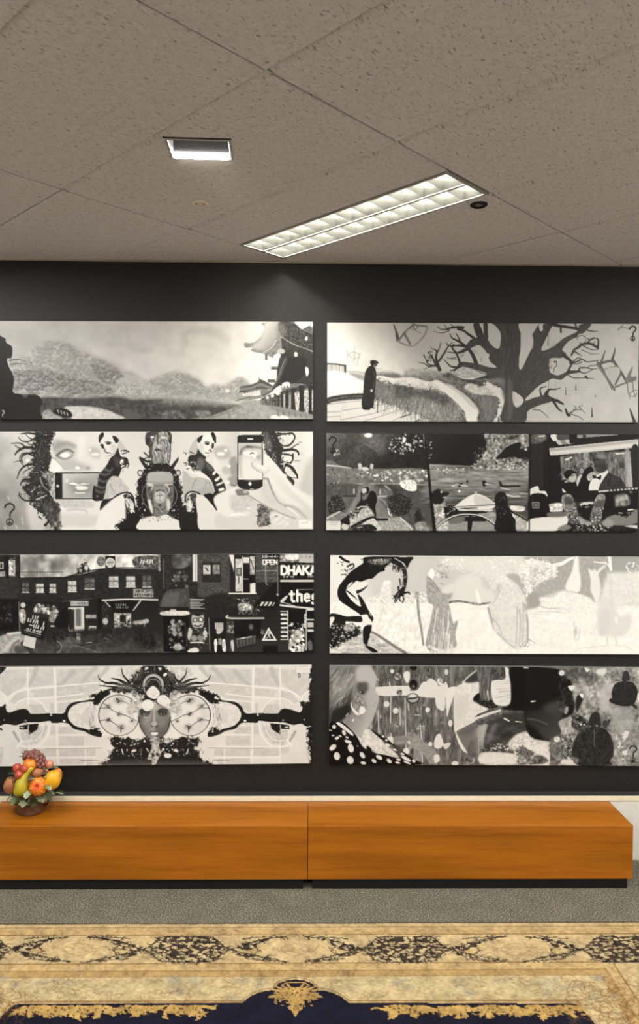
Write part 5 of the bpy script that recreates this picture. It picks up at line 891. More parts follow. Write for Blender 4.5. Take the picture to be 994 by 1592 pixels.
    c.l('430 890 460 850 560 840 700 825 830 820 920 850 945 880', 3, 3, 176); c.strands('0 560 400 540 380 800 20 820', 30, 130, 8, 8, 6, 192, 200, .1, op=.7)
    c.l('900 460 950 440 1000 445', 8, 5, 178, b=2); c.l('0 760 70 800', 10, 6, 120, op=.6)
    return c

def art_A4():
    c = Print((-5, 485.5, 1036.5, 1033, 1190.5, 1187), 200, 41)
    def half(full):
        c.org(0, 1030, 7.646)
        c.p('-60 50 1836 50 1836 1250 -60 1250', 199, sm=False, n=2, ns=60)
        for t in ('-10 160 60 90 340 70 340 200 280 280 200 330 100 400 40 360 -20 330', '350 70 640 60 650 260 360 290', '680 80 1010 60 1200 60 1200 300 1000 420 680 450', '370 320 640 300 640 390 420 410', '680 300 990 270 990 370 680 390', '690 460 860 440 780 560 690 590', '120 460 200 360 330 330 330 410 180 490',
                  '350 490 520 500 560 600 370 600', '600 480 640 480 640 590 600 590', '700 870 990 870 990 985 700 985', '360 1020 660 1020 660 1110 360 1110', '700 1030 1000 1030 1000 1110 700 1110', '700 1140 1000 1140 1000 1200 700 1200', '690 760 860 760 900 840 690 850', '250 780 400 760 560 740 530 860 440 950 300 1000 250 900', '230 1000 340 1010 340 1080 240 1080', '600 740 660 740 660 850 590 850', '-10 1000 40 1000 30 1120 -10 1240', '1000 1030 1130 1020 1130 1110 1000 1110', '1010 1140 1100 1140 1080 1240 1010 1240'):
            c.p(t, 180, 4, sm=False, n=4, ns=14, op=.85)
        for t in ('440 70 400 180 350 270', '880 100 800 190 700 270', '1140 60 1060 140 980 240', '1280 60 1200 160'): c.l(t, 60, 40, 162, b=8, op=.7)
        c.strands('130 440 330 340 560 520 540 860 300 980 250 880', 40, 90, 30, 40, 4, 150, 172, .6, op=.7); c.tex('690 300 990 270 990 380 690 400', 4, 6, 4, .6); c.l('160 820 230 940', 30, 24, 150, b=3); c.tex('250 780 560 740 440 950 300 1000', 6, 6)
        for t, w in (('340 60 335 200 345 490', 16), ('650 60 660 300 665 590', 18), ('180 500 240 450 330 425 430 440 510 500 565 590', 14), ('250 330 340 310 660 280 1000 250 1300 230', 14), ('110 420 180 360 330 300', 20), ('350 430 660 410 990 370', 14), ('0 330 70 400 90 470', 14), ('670 740 675 1000 690 1240', 18), ('590 740 560 860 460 980 340 1000 240 990', 20), ('520 740 490 840 420 920 280 930', 10), ('340 930 350 1240', 12), ('680 855 1000 855 1300 850', 14), ('340 1120 680 1125 1130 1120', 16), ('1010 1030 1010 1240', 12), ('300 1005 700 1000 1200 1000', 12), ('200 1000 260 920', 24), ('680 470 990 440', 10)):
            c.l(t, w, w, 212)
        c.l('530 1018 700 1022 1000 1018 1200 1010', 7, 7, 120, op=.8); c.l('950 1160 1150 1160', 5, 5, 60)
        # black ink band
        c.p('-40 520 20 520 70 490 75 550 110 590 200 560 290 545 340 565 380 605 590 600 590 625 620 625 620 600 750 600 800 520 870 470 1000 450 1130 420 1160 380 1230 350 1300 340 1300 430 1180 450 1000 470 870 510 810 590 815 660 880 740 990 770 1130 830 1190 800 1210 850 1190 880 1090 860 990 810 880 785 790 715 620 715 590 690 460 705 300 710 190 740 120 730 60 725 -40 740', 22, 0)
        c.p('230 745 330 730 460 720 440 790 390 825 340 850 330 790 230 790', 20, 0, sm=False); c.l('340 740 335 800 350 830', 10, 7, 206); c.p('240 760 290 765 260 775', 200, 1); c.e(305, 685, 16, 12, 110, b=1); c.e(760, 690, 16, 12, 210); c.e(52, 678, 8, 8, 180); c.l('460 655 570 655', 4, 4, 60); c.l('-20 770 20 790', 22, 22, 22)
        # side lobe of the dial
        c.p('815 650 830 570 880 510 980 470 1130 470 1230 490 1230 810 1100 800 960 770 880 740 830 690', 200, 2, n=4); c.p('1000 560 1100 540 1130 640 1060 720 990 700', 182, 14, op=.7); c.strands('850 560 1200 520 1200 760 880 720', 26, 60, 20, 60, 5, 166, 186, 1, op=.6); c.l('970 620 980 740', 30, 20, 176, b=8, op=.5); c.dots('840 560 920 520 960 760 860 700', 30, 3, 7, 150, 176, op=.6)
        # dial
        c.org(140, 1030, 4.97)
        c.strands('-10 300 40 300 40 520 -10 520', 24, 40, 90, 30, 3, 60, 150, .6)
        c.p('0 260 60 235 110 215 150 225 130 280 80 300 60 330 0 300', 20, 0, rag=1); c.p('0 275 30 265 35 275 5 285', 200, 0)
        c.p('0 505 50 505 80 535 55 550 0 540', 20, 0, rag=1)
        c.e(222, 408, 175, 176, 206, b=1); c.e(222, 405, 160, 160, 28); c.e(223, 405, 153, 154, 200, b=2, n=2); c.e(223, 405, 140, 140, 178, b=20, op=.5); c.e(240, 400, 110, 110, 206, b=24, op=.8)
        for i in range(26):
            a = math.radians(40 + i * 4.6); c.l([222 + 150 * math.cos(a), 405 + 150 * math.sin(a), 222 + 158 * math.cos(a), 405 + 158 * math.sin(a)], 3, 3, 206)
        for x, y, r in ((222, 292, 17), (140, 338, 12), (225, 395, 12), (143, 440, 12), (238, 495, 15), (322, 448, 9)): c.e(x, y, r * 2.1, r * 1.5, 116, b=9, op=.6); c.dots([x - r, y - r, x + r, y - r, x + r, y + r, x - r, y + r], 7, 3, r * .6, 24, 60, .7)
        for t in ('222 295 260 300 300 320', '75 350 110 350 140 345', '140 345 180 370 225 395', '225 395 270 405 310 425 360 450', '80 445 140 440', '143 440 190 470 225 500', '238 490 236 540', '130 330 100 310', '238 495 250 480', '222 290 200 275'): c.l(t, 6, 3, 50)
        c.l('236 495 236 540', 9, 3, 30)
        # horned feathers, headdress side
        c.p('210 100 215 60 240 35 420 35 400 100 340 190', 186, 4, n=8)
        c.p('300 150 330 105 380 60 420 30 497 30 497 300 400 300 370 230 300 235 200 230 130 215 190 195 280 180', 24, 3, rag=1)
        for t, w in (('65 95 80 130 130 155 200 160 300 190', 16), ('75 175 130 180 220 190 300 200', 14), ('110 215 180 205 260 205', 18), ('170 120 230 135 290 170', 20), ('245 40 255 90 285 130 310 160', 14), ('110 170 160 150 220 160', 8), ('150 210 200 190', 14), ('205 150 250 170', 10)): c.l(t, w * .3, w * 1.5, 26)
        c.strands('170 150 320 160 320 220 180 220', 40, 70, 12, 18, 5, 60, 150, .4, op=.6); c.p('320 215 345 210 370 240 350 270 320 240', 130, 3, n=24, ns=5); c.e(325, 160, 7, 7, 190); c.e(165, 217, 8, 6, 190)
        c.strands('380 60 490 50 490 200 380 220', 50, 50, 100, 60, 5, 50, 110, .6, op=.5); c.strands('360 50 420 40 400 110 340 150', 20, 60, 130, 15, 5, 80, 150, .3, op=.5)
        # lower dark skirt
        c.p('155 580 250 575 350 570 400 585 497 560 497 790 90 790 80 770 140 750 155 700 130 680 185 680 180 645 155 630', 24, 0, rag=1); c.grad('80 790 120 765 300 740 497 740 497 790', 0, 740, 30, 0, 790, 96, b=8, op=.7)
        c.dots('190 600 440 590 430 720 200 730', 16, 5, 12, 180, 206, .5); c.e(335, 680, 20, 10, 206, -15); c.l('240 670 250 705', 9, 7, 206); c.l('310 575 340 570 360 600 390 570', 16, 8, 180, n=16); c.l('435 665 448 690', 10, 6, 200); c.p('300 560 380 530 400 570 330 590', 206, 3)
        c.e(335, 365, 52, 50, 170, b=6, n=14, ns=8); c.dots('310 270 390 260 400 330 320 330', 30, 6, 16, 110, 205, .7, op=.8); c.p('330 395 370 390 380 440 345 430', 206, 3)
    half(True); c.mir = 240.2; half(True); c.mir = None
    c.org(140, 1030, 4.97)
    c.e(597, 718, 30, 18, 206); c.p('566 90 590 78 596 92 575 105', 206, 0); c.p('425 45 440 32 455 40 430 58', 200); c.p('530 40 550 38 555 52 540 58', 200)
    # beaded crown
    c.ring(490, 175, 72, 78, 20, 96, 180, 360)
    for i in range(28):
        a = math.radians(180 + i * 180 / 27); c.l([490 + 66 * math.cos(a), 175 + 70 * math.sin(a), 490 + 80 * math.cos(a), 175 + 86 * math.sin(a)], 5, 5, 206); c.e(490 + 52 * math.cos(a), 178 + 52 * math.sin(a), 4, 4, 120)
    c.l('415 180 425 230', 8, 8, 150, n=40, ns=3); c.l('565 180 560 230', 8, 8, 120, n=40, ns=3); c.e(490, 190, 46, 50, 40, n=12)
    # face
    c.p('372 400 385 360 430 330 500 320 560 335 605 360 620 400 618 450 600 510 565 560 530 585 495 592 455 582 420 550 392 500 375 450', 128, 1)
    c.grad('480 330 560 335 615 380 618 450 600 510 560 560 500 585 500 400', 540, 400, 120, 610, 540, 64, b=10, op=.8); c.grad('375 400 430 340 490 330 490 580 430 550 390 490', 470, 450, 140, 380, 470, 66, b=8, op=.8)
    c.e(500, 345, 40, 26, 178, b=14, op=.7); c.e(425, 388, 38, 20, 40, b=7); c.e(562, 388, 38, 20, 40, b=7); c.l('385 372 420 360 465 375', 14, 8, 30, b=3); c.l('525 375 560 358 600 368', 14, 8, 30, b=3); c.e(425, 393, 18, 7, 110, b=2); c.e(560, 393, 18, 7, 110, b=2); c.e(426, 393, 7, 6, 16); c.e(561, 393, 7, 6, 16)
    c.l('485 370 482 420 470 465', 14, 18, 84, b=5, op=.7); c.l('505 370 508 430 520 470', 10, 14, 90, b=5, op=.6); c.l('495 350 495 440', 14, 20, 176, b=6, op=.7); c.e(495, 470, 24, 18, 158, b=5); c.l('470 485 482 492', 9, 7, 36, b=2); c.l('508 492 522 485', 9, 7, 36, b=2)
    c.l('465 540 495 533 528 540', 10, 8, 70, b=2); c.p('470 540 495 536 525 540 510 558 480 558', 206, 2); c.l('435 430 437 450', 4, 3, 180, op=.6); c.e(420, 460, 24, 30, 150, b=12, op=.5); c.e(562, 470, 24, 30, 140, b=12, op=.4); c.dots('410 400 450 400 445 450 415 450', 8, 2, 5, 160, 200)
    c.l('372 420 390 500 425 555 455 585', 7, 6, 24, b=2); c.l('620 420 602 510 565 560 530 585', 7, 6, 24, b=2)
    # flowers
    c.p('435 230 460 195 490 178 520 200 540 235 525 265 495 280 450 262', 206, 1, n=4); c.p('400 335 415 295 450 285 485 300 490 340 450 372 415 365', 208, 1, n=4); c.p('515 285 540 255 580 250 612 285 600 315 560 328 525 310', 206, 1, n=4); c.l('470 230 490 260 520 235', 4, 3, 170); c.e(500, 298, 14, 8, 110, n=20); c.dots('380 250 420 250 420 300 385 320', 16, 5, 12, 80, 190, .6); c.dots('560 230 640 240 640 300 590 260', 18, 5, 12, 80, 190, .6)
    # skull and beads below the chin
    c.p('465 590 500 570 540 590 530 640 545 700 520 750 500 785 475 785 470 750 440 745 455 700 475 650', 150, 2, n=26, ns=6); c.e(515, 708, 11, 13, 26); c.e(482, 715, 10, 16, 30); c.dots('460 590 560 580 560 630 470 640', 36, 4, 10, 60, 190, .6); c.e(590, 605, 24, 20, 170, b=2, n=20); c.l('500 640 505 780', 6, 5, 196)
    # frayed right edge, caption sticker
    c.org(320, 1030, 5.847)
    c.p('945 110 960 150 945 200 945 300 925 370 870 350 870 400 920 420 935 470 930 540 950 580 930 640 935 740 940 800 960 850 945 910 975 915 975 100', 24, 0, rag=1); c.r(820, 20, 955, 95, 202); c.l('860 35 930 32', 4, 4, 150, op=.7); c.l('850 60 920 60', 3, 3, 170, op=.6); c.l('822 20 822 95 955 97', 4, 4, 160, sm=False); c.ring(853, 115, 9, 16, 6, 40)
    c.p('870 540 920 530 940 580 905 575', 24, 0)
    # cut upper left corner
    c.org(0, 1030, 7.646); c.p('-60 40 90 40 75 75 30 120 -60 190', 26, 0, sm=False); c.dots('0 60 60 60 20 110 0 110', 6, 3, 6, 120, 170)
    return c

def art_B4():
    c = Print((512, 996, 1034.5, 1037.5, 1188.5, 1190.5), 110, 42)
    c.org(508, 1030, 6.2125)
    c.p('0 20 1900 20 1900 1010 0 1010', 100, sm=False, n=14, ns=22, sx=.5, sy=2); c.tex('0 20 1900 20 1900 1010 0 1010', 9, 7, .5, 2.5); c.strands('400 30 1700 30 1700 990 440 990', 260, 90, 92, 10, 5, 50, 176, .15, op=.6); c.strands('400 30 1700 30 1700 990 440 990', 90, 40, 60, 60, 6, 40, 90, .6, op=.6)
    c.dots('480 340 1200 340 1200 900 500 900', 46, 8, 26, 70, 190, .9, op=.6)
    # white cross arms
    c.p('465 250 500 232 780 225 800 270 870 260 920 190 960 180 1000 150 1060 190 1100 200 1160 210 1150 330 1000 340 780 318 500 318', 200, 1); c.p('1050 330 1140 320 1130 460 1060 430', 200, 3); c.p('1160 250 1260 240 1220 330 1180 450 1160 520 1150 400', 204, 1); c.l('600 190 606 230', 10, 12, 200)
    for t in ('615 330 615 580', '752 340 758 500 765 720 770 840', '705 440 710 600', '495 460 505 680', '785 400 790 460', '900 590 920 740', '928 870 928 985', '620 680 625 720', '430 580 432 620'): c.l(t, 9, 12, 184)
    for t in ('660 605 690 618', '850 505 900 505', '885 613 940 613', '880 440 882 480'): c.l(t, 8, 8, 190)
    for x, y, r in ((575, 400, 28), (665, 465, 28), (625, 82, 20), (972, 455, 22), (770, 852, 30), (620, 745, 26), (515, 520, 18)): c.e(x, y, r, r, 200 - 60 * (x == 515), n=6); 
    c.ring(680, 130, 42, 44, 8, 60); c.e(680, 135, 34, 34, 130, b=2, n=26, ns=6); c.p('735 110 760 85 795 95 795 170 770 195 745 160', 204, 1); c.e(830, 50, 36, 26, 16); c.e(832, 200, 46, 62, 90, b=3); c.e(832, 210, 38, 46, 14, b=3); c.e(832, 230, 16, 16, 110, b=3); c.e(828, 345, 62, 50, 40); c.e(828, 343, 52, 42, 160); c.l('785 350 830 345 870 335', 16, 14, 30); c.p('790 320 830 305 865 325 830 335', 200, 3); c.e(695, 285, 24, 28, 120, b=3, n=24, ns=5); c.l('680 300 715 265 715 310', 8, 8, 40)
    c.l('460 120 480 160 500 170', 10, 6, 190); c.p('960 30 994 30 994 130 960 120', 90, 3, n=30, ns=6)
    # hands
    c.p('640 720 800 700 880 720 960 780 1040 830 1090 930 1060 990 1020 930 930 870 900 950 860 980 850 880 820 800 660 790', 136, 4, n=6); c.l('840 740 900 830 930 950', 26, 18, 168, b=8, op=.7); c.l('650 740 780 730', 50, 30, 124, b=8, op=.8); c.p('590 720 640 720 640 790 620 780', 200, 2); c.p('740 850 780 830 800 870 760 890', 204, 2); c.p('780 770 800 755 810 790', 196)
    # woman, in profile
    c.grad('20 25 380 25 440 70 470 150 460 260 500 330 490 400 440 560 400 640 300 660 160 560 20 600', 60, 300, 96, 460, 300, 168, b=2, sm=True)
    c.grad('20 25 300 25 250 160 260 330 220 480 160 540 100 580 20 590', 20, 100, 120, 160, 540, 44, b=14); c.strands('30 40 280 40 240 300 100 560 30 540', 170, 110, 118, 16, 7, 50, 170, .2, op=.55); c.p('30 250 100 180 200 120 260 200 140 330 60 420', 150, 30, op=.6); c.strands('60 60 300 60 260 260 80 400', 60, 90, 125, 14, 8, 150, 190, .2, op=.5); c.p('60 470 160 420 230 420 220 500 150 550 40 580', 34, 14, op=.85)
    c.p('280 60 380 35 440 80 470 160 455 240 380 230 300 200', 170, 16); c.p('290 210 380 200 400 260 350 310 300 290', 70, 14, op=.85); c.p('300 190 380 190 400 210 310 220', 74, 8, op=.6); c.e(335, 287, 24, 11, 26, 15, b=2); c.e(325, 285, 8, 6, 206); c.p('250 260 300 280 330 330 380 400 370 440 300 480 250 400', 128, 10, n=12)
    c.p('420 230 500 330 495 400 440 560 400 640 330 600 400 450 390 330', 166, 14, op=.8); c.p('240 370 250 430 320 500 280 500 235 430', 208, 1); c.p('325 430 350 415 375 465 340 500 312 480', 212, 1); c.l('300 350 330 400 350 420', 12, 8, 90, b=3); c.l('305 370 320 345 350 390', 6, 5, 190); c.dots('440 380 480 380 470 440 430 440', 5, 3, 6, 110, 130)
    c.grad('160 560 240 500 330 560 430 600 420 660 380 720 260 700 200 640', 200, 560, 130, 400, 660, 176, b=4); c.l('400 640 430 590 470 540', 10, 6, 90, b=4, op=.7); c.e(258, 555, 8, 16, 206, 20); c.l('190 515 210 490', 10, 8, 190)
    c.p('270 690 340 720 380 640 470 690 560 780 700 910 600 920 470 870 400 800 380 840 330 780', 196, 3, n=8, ns=8); c.l('420 670 440 720 470 740', 20, 12, 180, b=4); c.l('540 830 620 890 690 910', 6, 5, 150)
    c.p('28 600 90 575 160 580 240 650 300 720 340 800 390 840 390 810 430 830 450 870 560 890 700 920 740 870 640 800 560 760 470 690 415 630 420 640 520 700 600 750 680 820 860 940 880 985 28 985', 14, 0)
    c.p('95 580 130 580 200 630 260 690 250 705 190 660 110 600', 208, 1)
    for x, y, rx, ry, a in ((75, 620, 18, 20, 0), (170, 675, 17, 27, -20), (105, 727, 22, 14, -25), (65, 820, 38, 24, -40), (210, 765, 36, 15, 18), (238, 828, 28, 42, -15), (105, 903, 30, 38, -10), (233, 942, 33, 38, -20), (350, 895, 20, 34, -35), (360, 970, 26, 14, 10), (460, 950, 26, 16, 30), (510, 915, 34, 18, 30), (607, 950, 28, 17, 40), (697, 937, 22, 12, 5), (690, 967, 24, 10, 10), (735, 884, 20, 10, 20), (770, 928, 52, 16, 28), (780, 965, 38, 10, 22), (590, 797, 22, 14, 20), (660, 842, 20, 9, 20), (845, 950, 18, 16, 30), (65, 703, 14, 7, 0), (40, 653, 16, 5, 15), (545, 712, 14, 9, 30), (578, 750, 14, 10, 20), (520, 750, 24, 12, 30), (198, 720, 18, 8, 15), (135, 708, 16, 8, 30), (302, 808, 9, 5, 10)): c.e(x, y, rx, ry, 206, a)
    # torn paper, bark trunks
    c.org(650, 1030, 5.522)
    c.p('-40 600 50 680 130 760 150 860 110 870 60 800 -20 700', 140, 4, n=6); c.p('150 640 190 610 220 700 180 740 140 720', 204, 2); c.p('220 700 280 690 260 730 230 740', 196, 2); c.p('140 800 180 790 190 840 150 860', 202, 2); c.e(80, 405, 20, 22, 204); c.e(108, 700, 18, 20, 200); c.e(275, 520, 18, 30, 200); c.e(230, 180, 12, 16, 190); c.e(180, 165, 22, 40, 176, b=2, n=30, ns=5); c.e(235, 80, 14, 26, 190, b=2)
    c.p('370 180 380 160 520 170 520 260 470 300 480 340 600 395 500 450 490 500 380 560 320 590 305 540 310 240', 200, 2, n=4); c.p('320 300 420 300 400 480 320 520', 182, 24, op=.6); c.p('390 165 440 110 495 60 500 160', 60, 6); c.l('380 165 430 115 495 65', 12, 10, 196, b=2)
    c.p('310 570 330 590 360 660 430 780 400 770 350 700', 204, 2); c.p('330 590 400 560 500 510 510 560 450 680 430 770 350 640', 110, 5); c.p('340 600 420 565 500 525 430 620', 84, 14, op=.6)
    c.p('500 40 640 40 640 180 610 260 620 330 660 380 600 380 520 350 520 200', 88, 3, n=16, ns=8, sx=.5, sy=3); c.strands('510 50 640 50 610 300 530 300', 70, 70, 96, 12, 4, 40, 180, .2, op=.6); c.p('640 40 740 40 740 120 640 150', 74, 4, n=14, ns=8); c.p('470 300 520 260 520 330 490 330', 20, 2); c.p('500 340 640 320 680 380 600 390', 40, 3, n=14); c.l('590 240 600 320', 12, 8, 190, n=30, ns=3)
    c.p('740 40 790 90 790 200 785 350 700 370 640 330 620 180 660 150 740 140', 202, 2); c.strands('630 160 780 150 780 340 650 340', 26, 110, -4, 6, 5, 150, 176, .2, op=.7)
    c.l('490 480 600 440 700 410', 24, 20, 196); c.l('490 462 600 420 680 400', 7, 6, 50); c.p('500 500 600 470 680 450 640 500 600 540 510 530', 84, 3, n=14)
    c.grad('430 780 440 700 500 570 560 530 600 540 590 660 560 800 550 870 480 870', 440, 700, 92, 580, 650, 150, b=3, n=6); c.p('520 560 590 550 580 680 520 660', 168, 12, op=.7); c.l('520 660 525 800', 5, 4, 196, op=.7); c.e(445, 838, 46, 30, 180, 10, n=8); c.e(320, 865, 30, 20, 200); c.p('380 790 430 780 480 850 400 860', 90, 6, n=20)
    # dark seal-like mass
    c.p('600 540 700 450 800 440 1000 440 1200 480 1150 700 990 760 860 760 700 770 570 730', 66, 6, n=10, ns=14, sx=3); c.p('560 740 700 740 830 730 800 780 560 770', 60, 3, n=26, ns=6); c.p('550 775 780 775 840 800 860 870 550 870', 202, 4, n=3)
    c.dots('600 700 820 690 820 750 600 750', 34, 5, 14, 150, 206, .6); c.p('780 680 860 610 994 580 1100 600 1180 700 1250 870 860 870 830 760 790 740', 196, 8, n=10, ns=10); c.p('840 760 900 710 980 740 994 800 940 815 860 800', 96, 5, n=14, ns=6, rag=1); c.dots('800 700 1000 600 1000 720 830 740', 40, 6, 16, 150, 206, .5); c.p('860 820 900 800 1000 820 1000 870 870 870', 120, 6, n=40, ns=8)
    c.p('620 560 680 520 640 640 590 690', 130, 14, op=.6); c.p('720 440 860 420 994 430 994 520 780 500', 54, 12, op=.7); c.l('740 480 780 500', 16, 12, 190, n=10); c.l('840 505 890 510', 9, 7, 196)
    c.p('785 40 994 40 1200 60 1300 150 1330 300 1300 420 1200 440 1000 420 720 400 790 350 792 200', 14, 4); c.l('900 42 990 48', 9, 8, 196, n=20); c.l('970 332 1000 332', 13, 8, 214)
    # turtles
    c.org(820, 1030, 5.7126)
    c.p('-10 60 180 70 290 100 350 200 410 300 420 380 400 450 330 490 270 540 310 620 280 700 200 700 -10 600', 20, 4, sm=True); c.p('260 100 340 190 400 300 400 380 350 450 330 440 360 400 300 300 250 200', 40, 12, op=.7); c.p('330 410 360 390 355 440 330 460', 190, 4); c.p('140 380 300 340 340 440 250 520 150 500', 84, 24, op=.7); c.grad('-10 430 200 440 300 560 280 700 160 680 60 580 -10 540', 0, 460, 40, 200, 680, 66, b=14); c.l('0 500 80 510 180 550', 16, 10, 110, b=5, op=.6); c.l('30 345 65 342', 12, 8, 214)
    c.p('400 200 560 50 1010 50 1010 910 740 910 780 700 640 480 500 560 300 900 200 900 280 700 320 560 420 440', 138, 6, n=14, ns=26); c.tex('300 50 1010 50 1010 910 200 910 280 600', 12, 8); c.tex('640 340 1010 320 1010 620 780 700', 6, 10)
    c.p('300 60 520 60 520 120 420 150 340 140', 92, 10, n=14); c.e(500, 95, 40, 40, 80, b=10, op=.7); c.e(295, 92, 26, 24, 196, b=3, n=10); c.p('355 208 410 205 395 250 372 240', 204, 1); c.p('610 60 690 50 670 110 610 100', 196, 4); c.p('500 45 545 60 520 85', 200, 2); c.p('970 60 994 60 994 150 980 140', 190, 4, n=20); c.p('975 275 994 275 994 350 975 330', 204, 2)
    c.p('440 290 495 280 490 330 460 400 440 440 425 380', 36, 4); c.p('455 280 495 280 488 318', 206, 0); c.p('380 500 450 460 540 520 540 580 460 600 400 570', 66, 4, n=22, ns=6); c.dots('430 420 540 420 540 560 400 560', 40, 4, 12, 20, 214, .7); c.p('280 520 390 485 390 560 410 620 340 640 300 600', 160, 4, n=14)
    c.p('200 700 260 650 330 640 330 720 310 880 210 890', 110, 6, n=16, ns=10); c.p('310 660 400 640 420 700 400 830 320 830', 96, 4, n=34, ns=7); c.dots('310 640 430 640 410 850 310 850', 44, 5, 16, 30, 206, .6); c.e(265, 680, 26, 26, 196, b=2, n=14); c.p('-10 690 100 740 190 780 200 890 150 860 60 790 -10 760', 204, 3, n=6); c.p('60 830 140 830 190 880 60 900', 90, 4, n=20)
    c.p('640 250 720 180 760 200 740 320 720 420 650 430', 176, 12, op=.8); c.p('760 400 940 410 930 620 820 640 740 520', 158, 26, op=.7); c.l('520 340 580 400 610 430', 6, 5, 90, op=.6); c.p('320 860 460 870 470 905 320 905', 200, 4)
    c.p('745 250 770 190 830 165 860 165 930 175 970 230 975 290 945 370 880 388 800 378 740 355 722 340 730 318 745 315', 42, 2, n=4); c.p('835 120 850 78 870 72 890 85 902 130 890 160 840 160', 52, 2, n=4); c.l('775 155 810 158', 10, 8, 54); c.l('945 130 930 165', 18, 12, 84, b=2); c.l('930 370 965 400', 26, 22, 50); c.l('862 180 862 250', 5, 4, 90, op=.7)
    c.p('400 820 420 700 460 620 540 575 620 565 690 590 740 650 768 740 770 820 740 870 740 910 460 910', 46, 2, n=4); c.tex('420 700 540 580 700 600 770 760 740 900 460 900', 4, 8); c.p('548 550 560 470 600 435 640 455 655 530 650 568 600 570', 44, 2, n=6); c.e(690, 540, 24, 30, 60, b=2); c.l('690 570 715 540 725 515', 30, 26, 66); c.l('598 590 598 740', 8, 5, 120, op=.8); c.p('460 590 530 570 480 640 450 650', 70, 4, n=14); c.p('400 840 460 850 440 900', 120, 4, n=14); c.e(618, 560, 10, 5, 196)
    c.p('850 640 880 610 905 640 860 690', 204, 3, rag=1); c.p('800 720 830 700 830 770 810 770', 200, 3); c.dots('790 700 900 760 900 900 780 880', 40, 5, 16, 60, 200, .6); c.p('850 790 890 780 890 820 860 820', 204, 2)
    c.qmark(945, 742, 145, 20, 12)
    return c
# ---------------------------------------------------------------- rug pattern
RUG_X0, RUG_X1, RUG_Y1, RUG_HALF = -1.605, 1.525, 3.256, 1.05
class RugLayer(Print):
    # traced in photograph pixels on the floor plane; canvas spans the far half of the rug
    W, H = 1600, 560; cache = {}
    def __init__(s, seed=1):
        s.a = np.zeros((s.H, s.W)); s.rs = np.random.RandomState(seed); s.ox = s.oy = 0.0; s.k = 1.0; s.mir = None; s.q = (0, 994)
    def tr(s, a):
        x = a[:, 0] / s.k + s.ox
        if s.mir is not None: x = 2 * s.mir - x
        y = a[:, 1] / s.k + s.oy
        v = CAM_FWD[:, None] + CAM_RIGHT[:, None] * ((x - 497) / FOCAL_PX) + CAM_DOWN[:, None] * ((y - 796) / FOCAL_PX)
        t = -CAM_H / v[2]; X = v[0] * t; Y = v[1] * t
        return np.stack([(X - RUG_X0) / (RUG_X1 - RUG_X0) * s.W, (RUG_Y1 - Y) / RUG_HALF * s.H], 1)
    def sc(s):
        return 1600 / 3.13 / 395 / s.k
def srgb(r, g, b): return np.array([((c / 255 + .055) / 1.055) ** 2.4 if c > 10 else c / 255 / 12.92 for c in (r, g, b)])
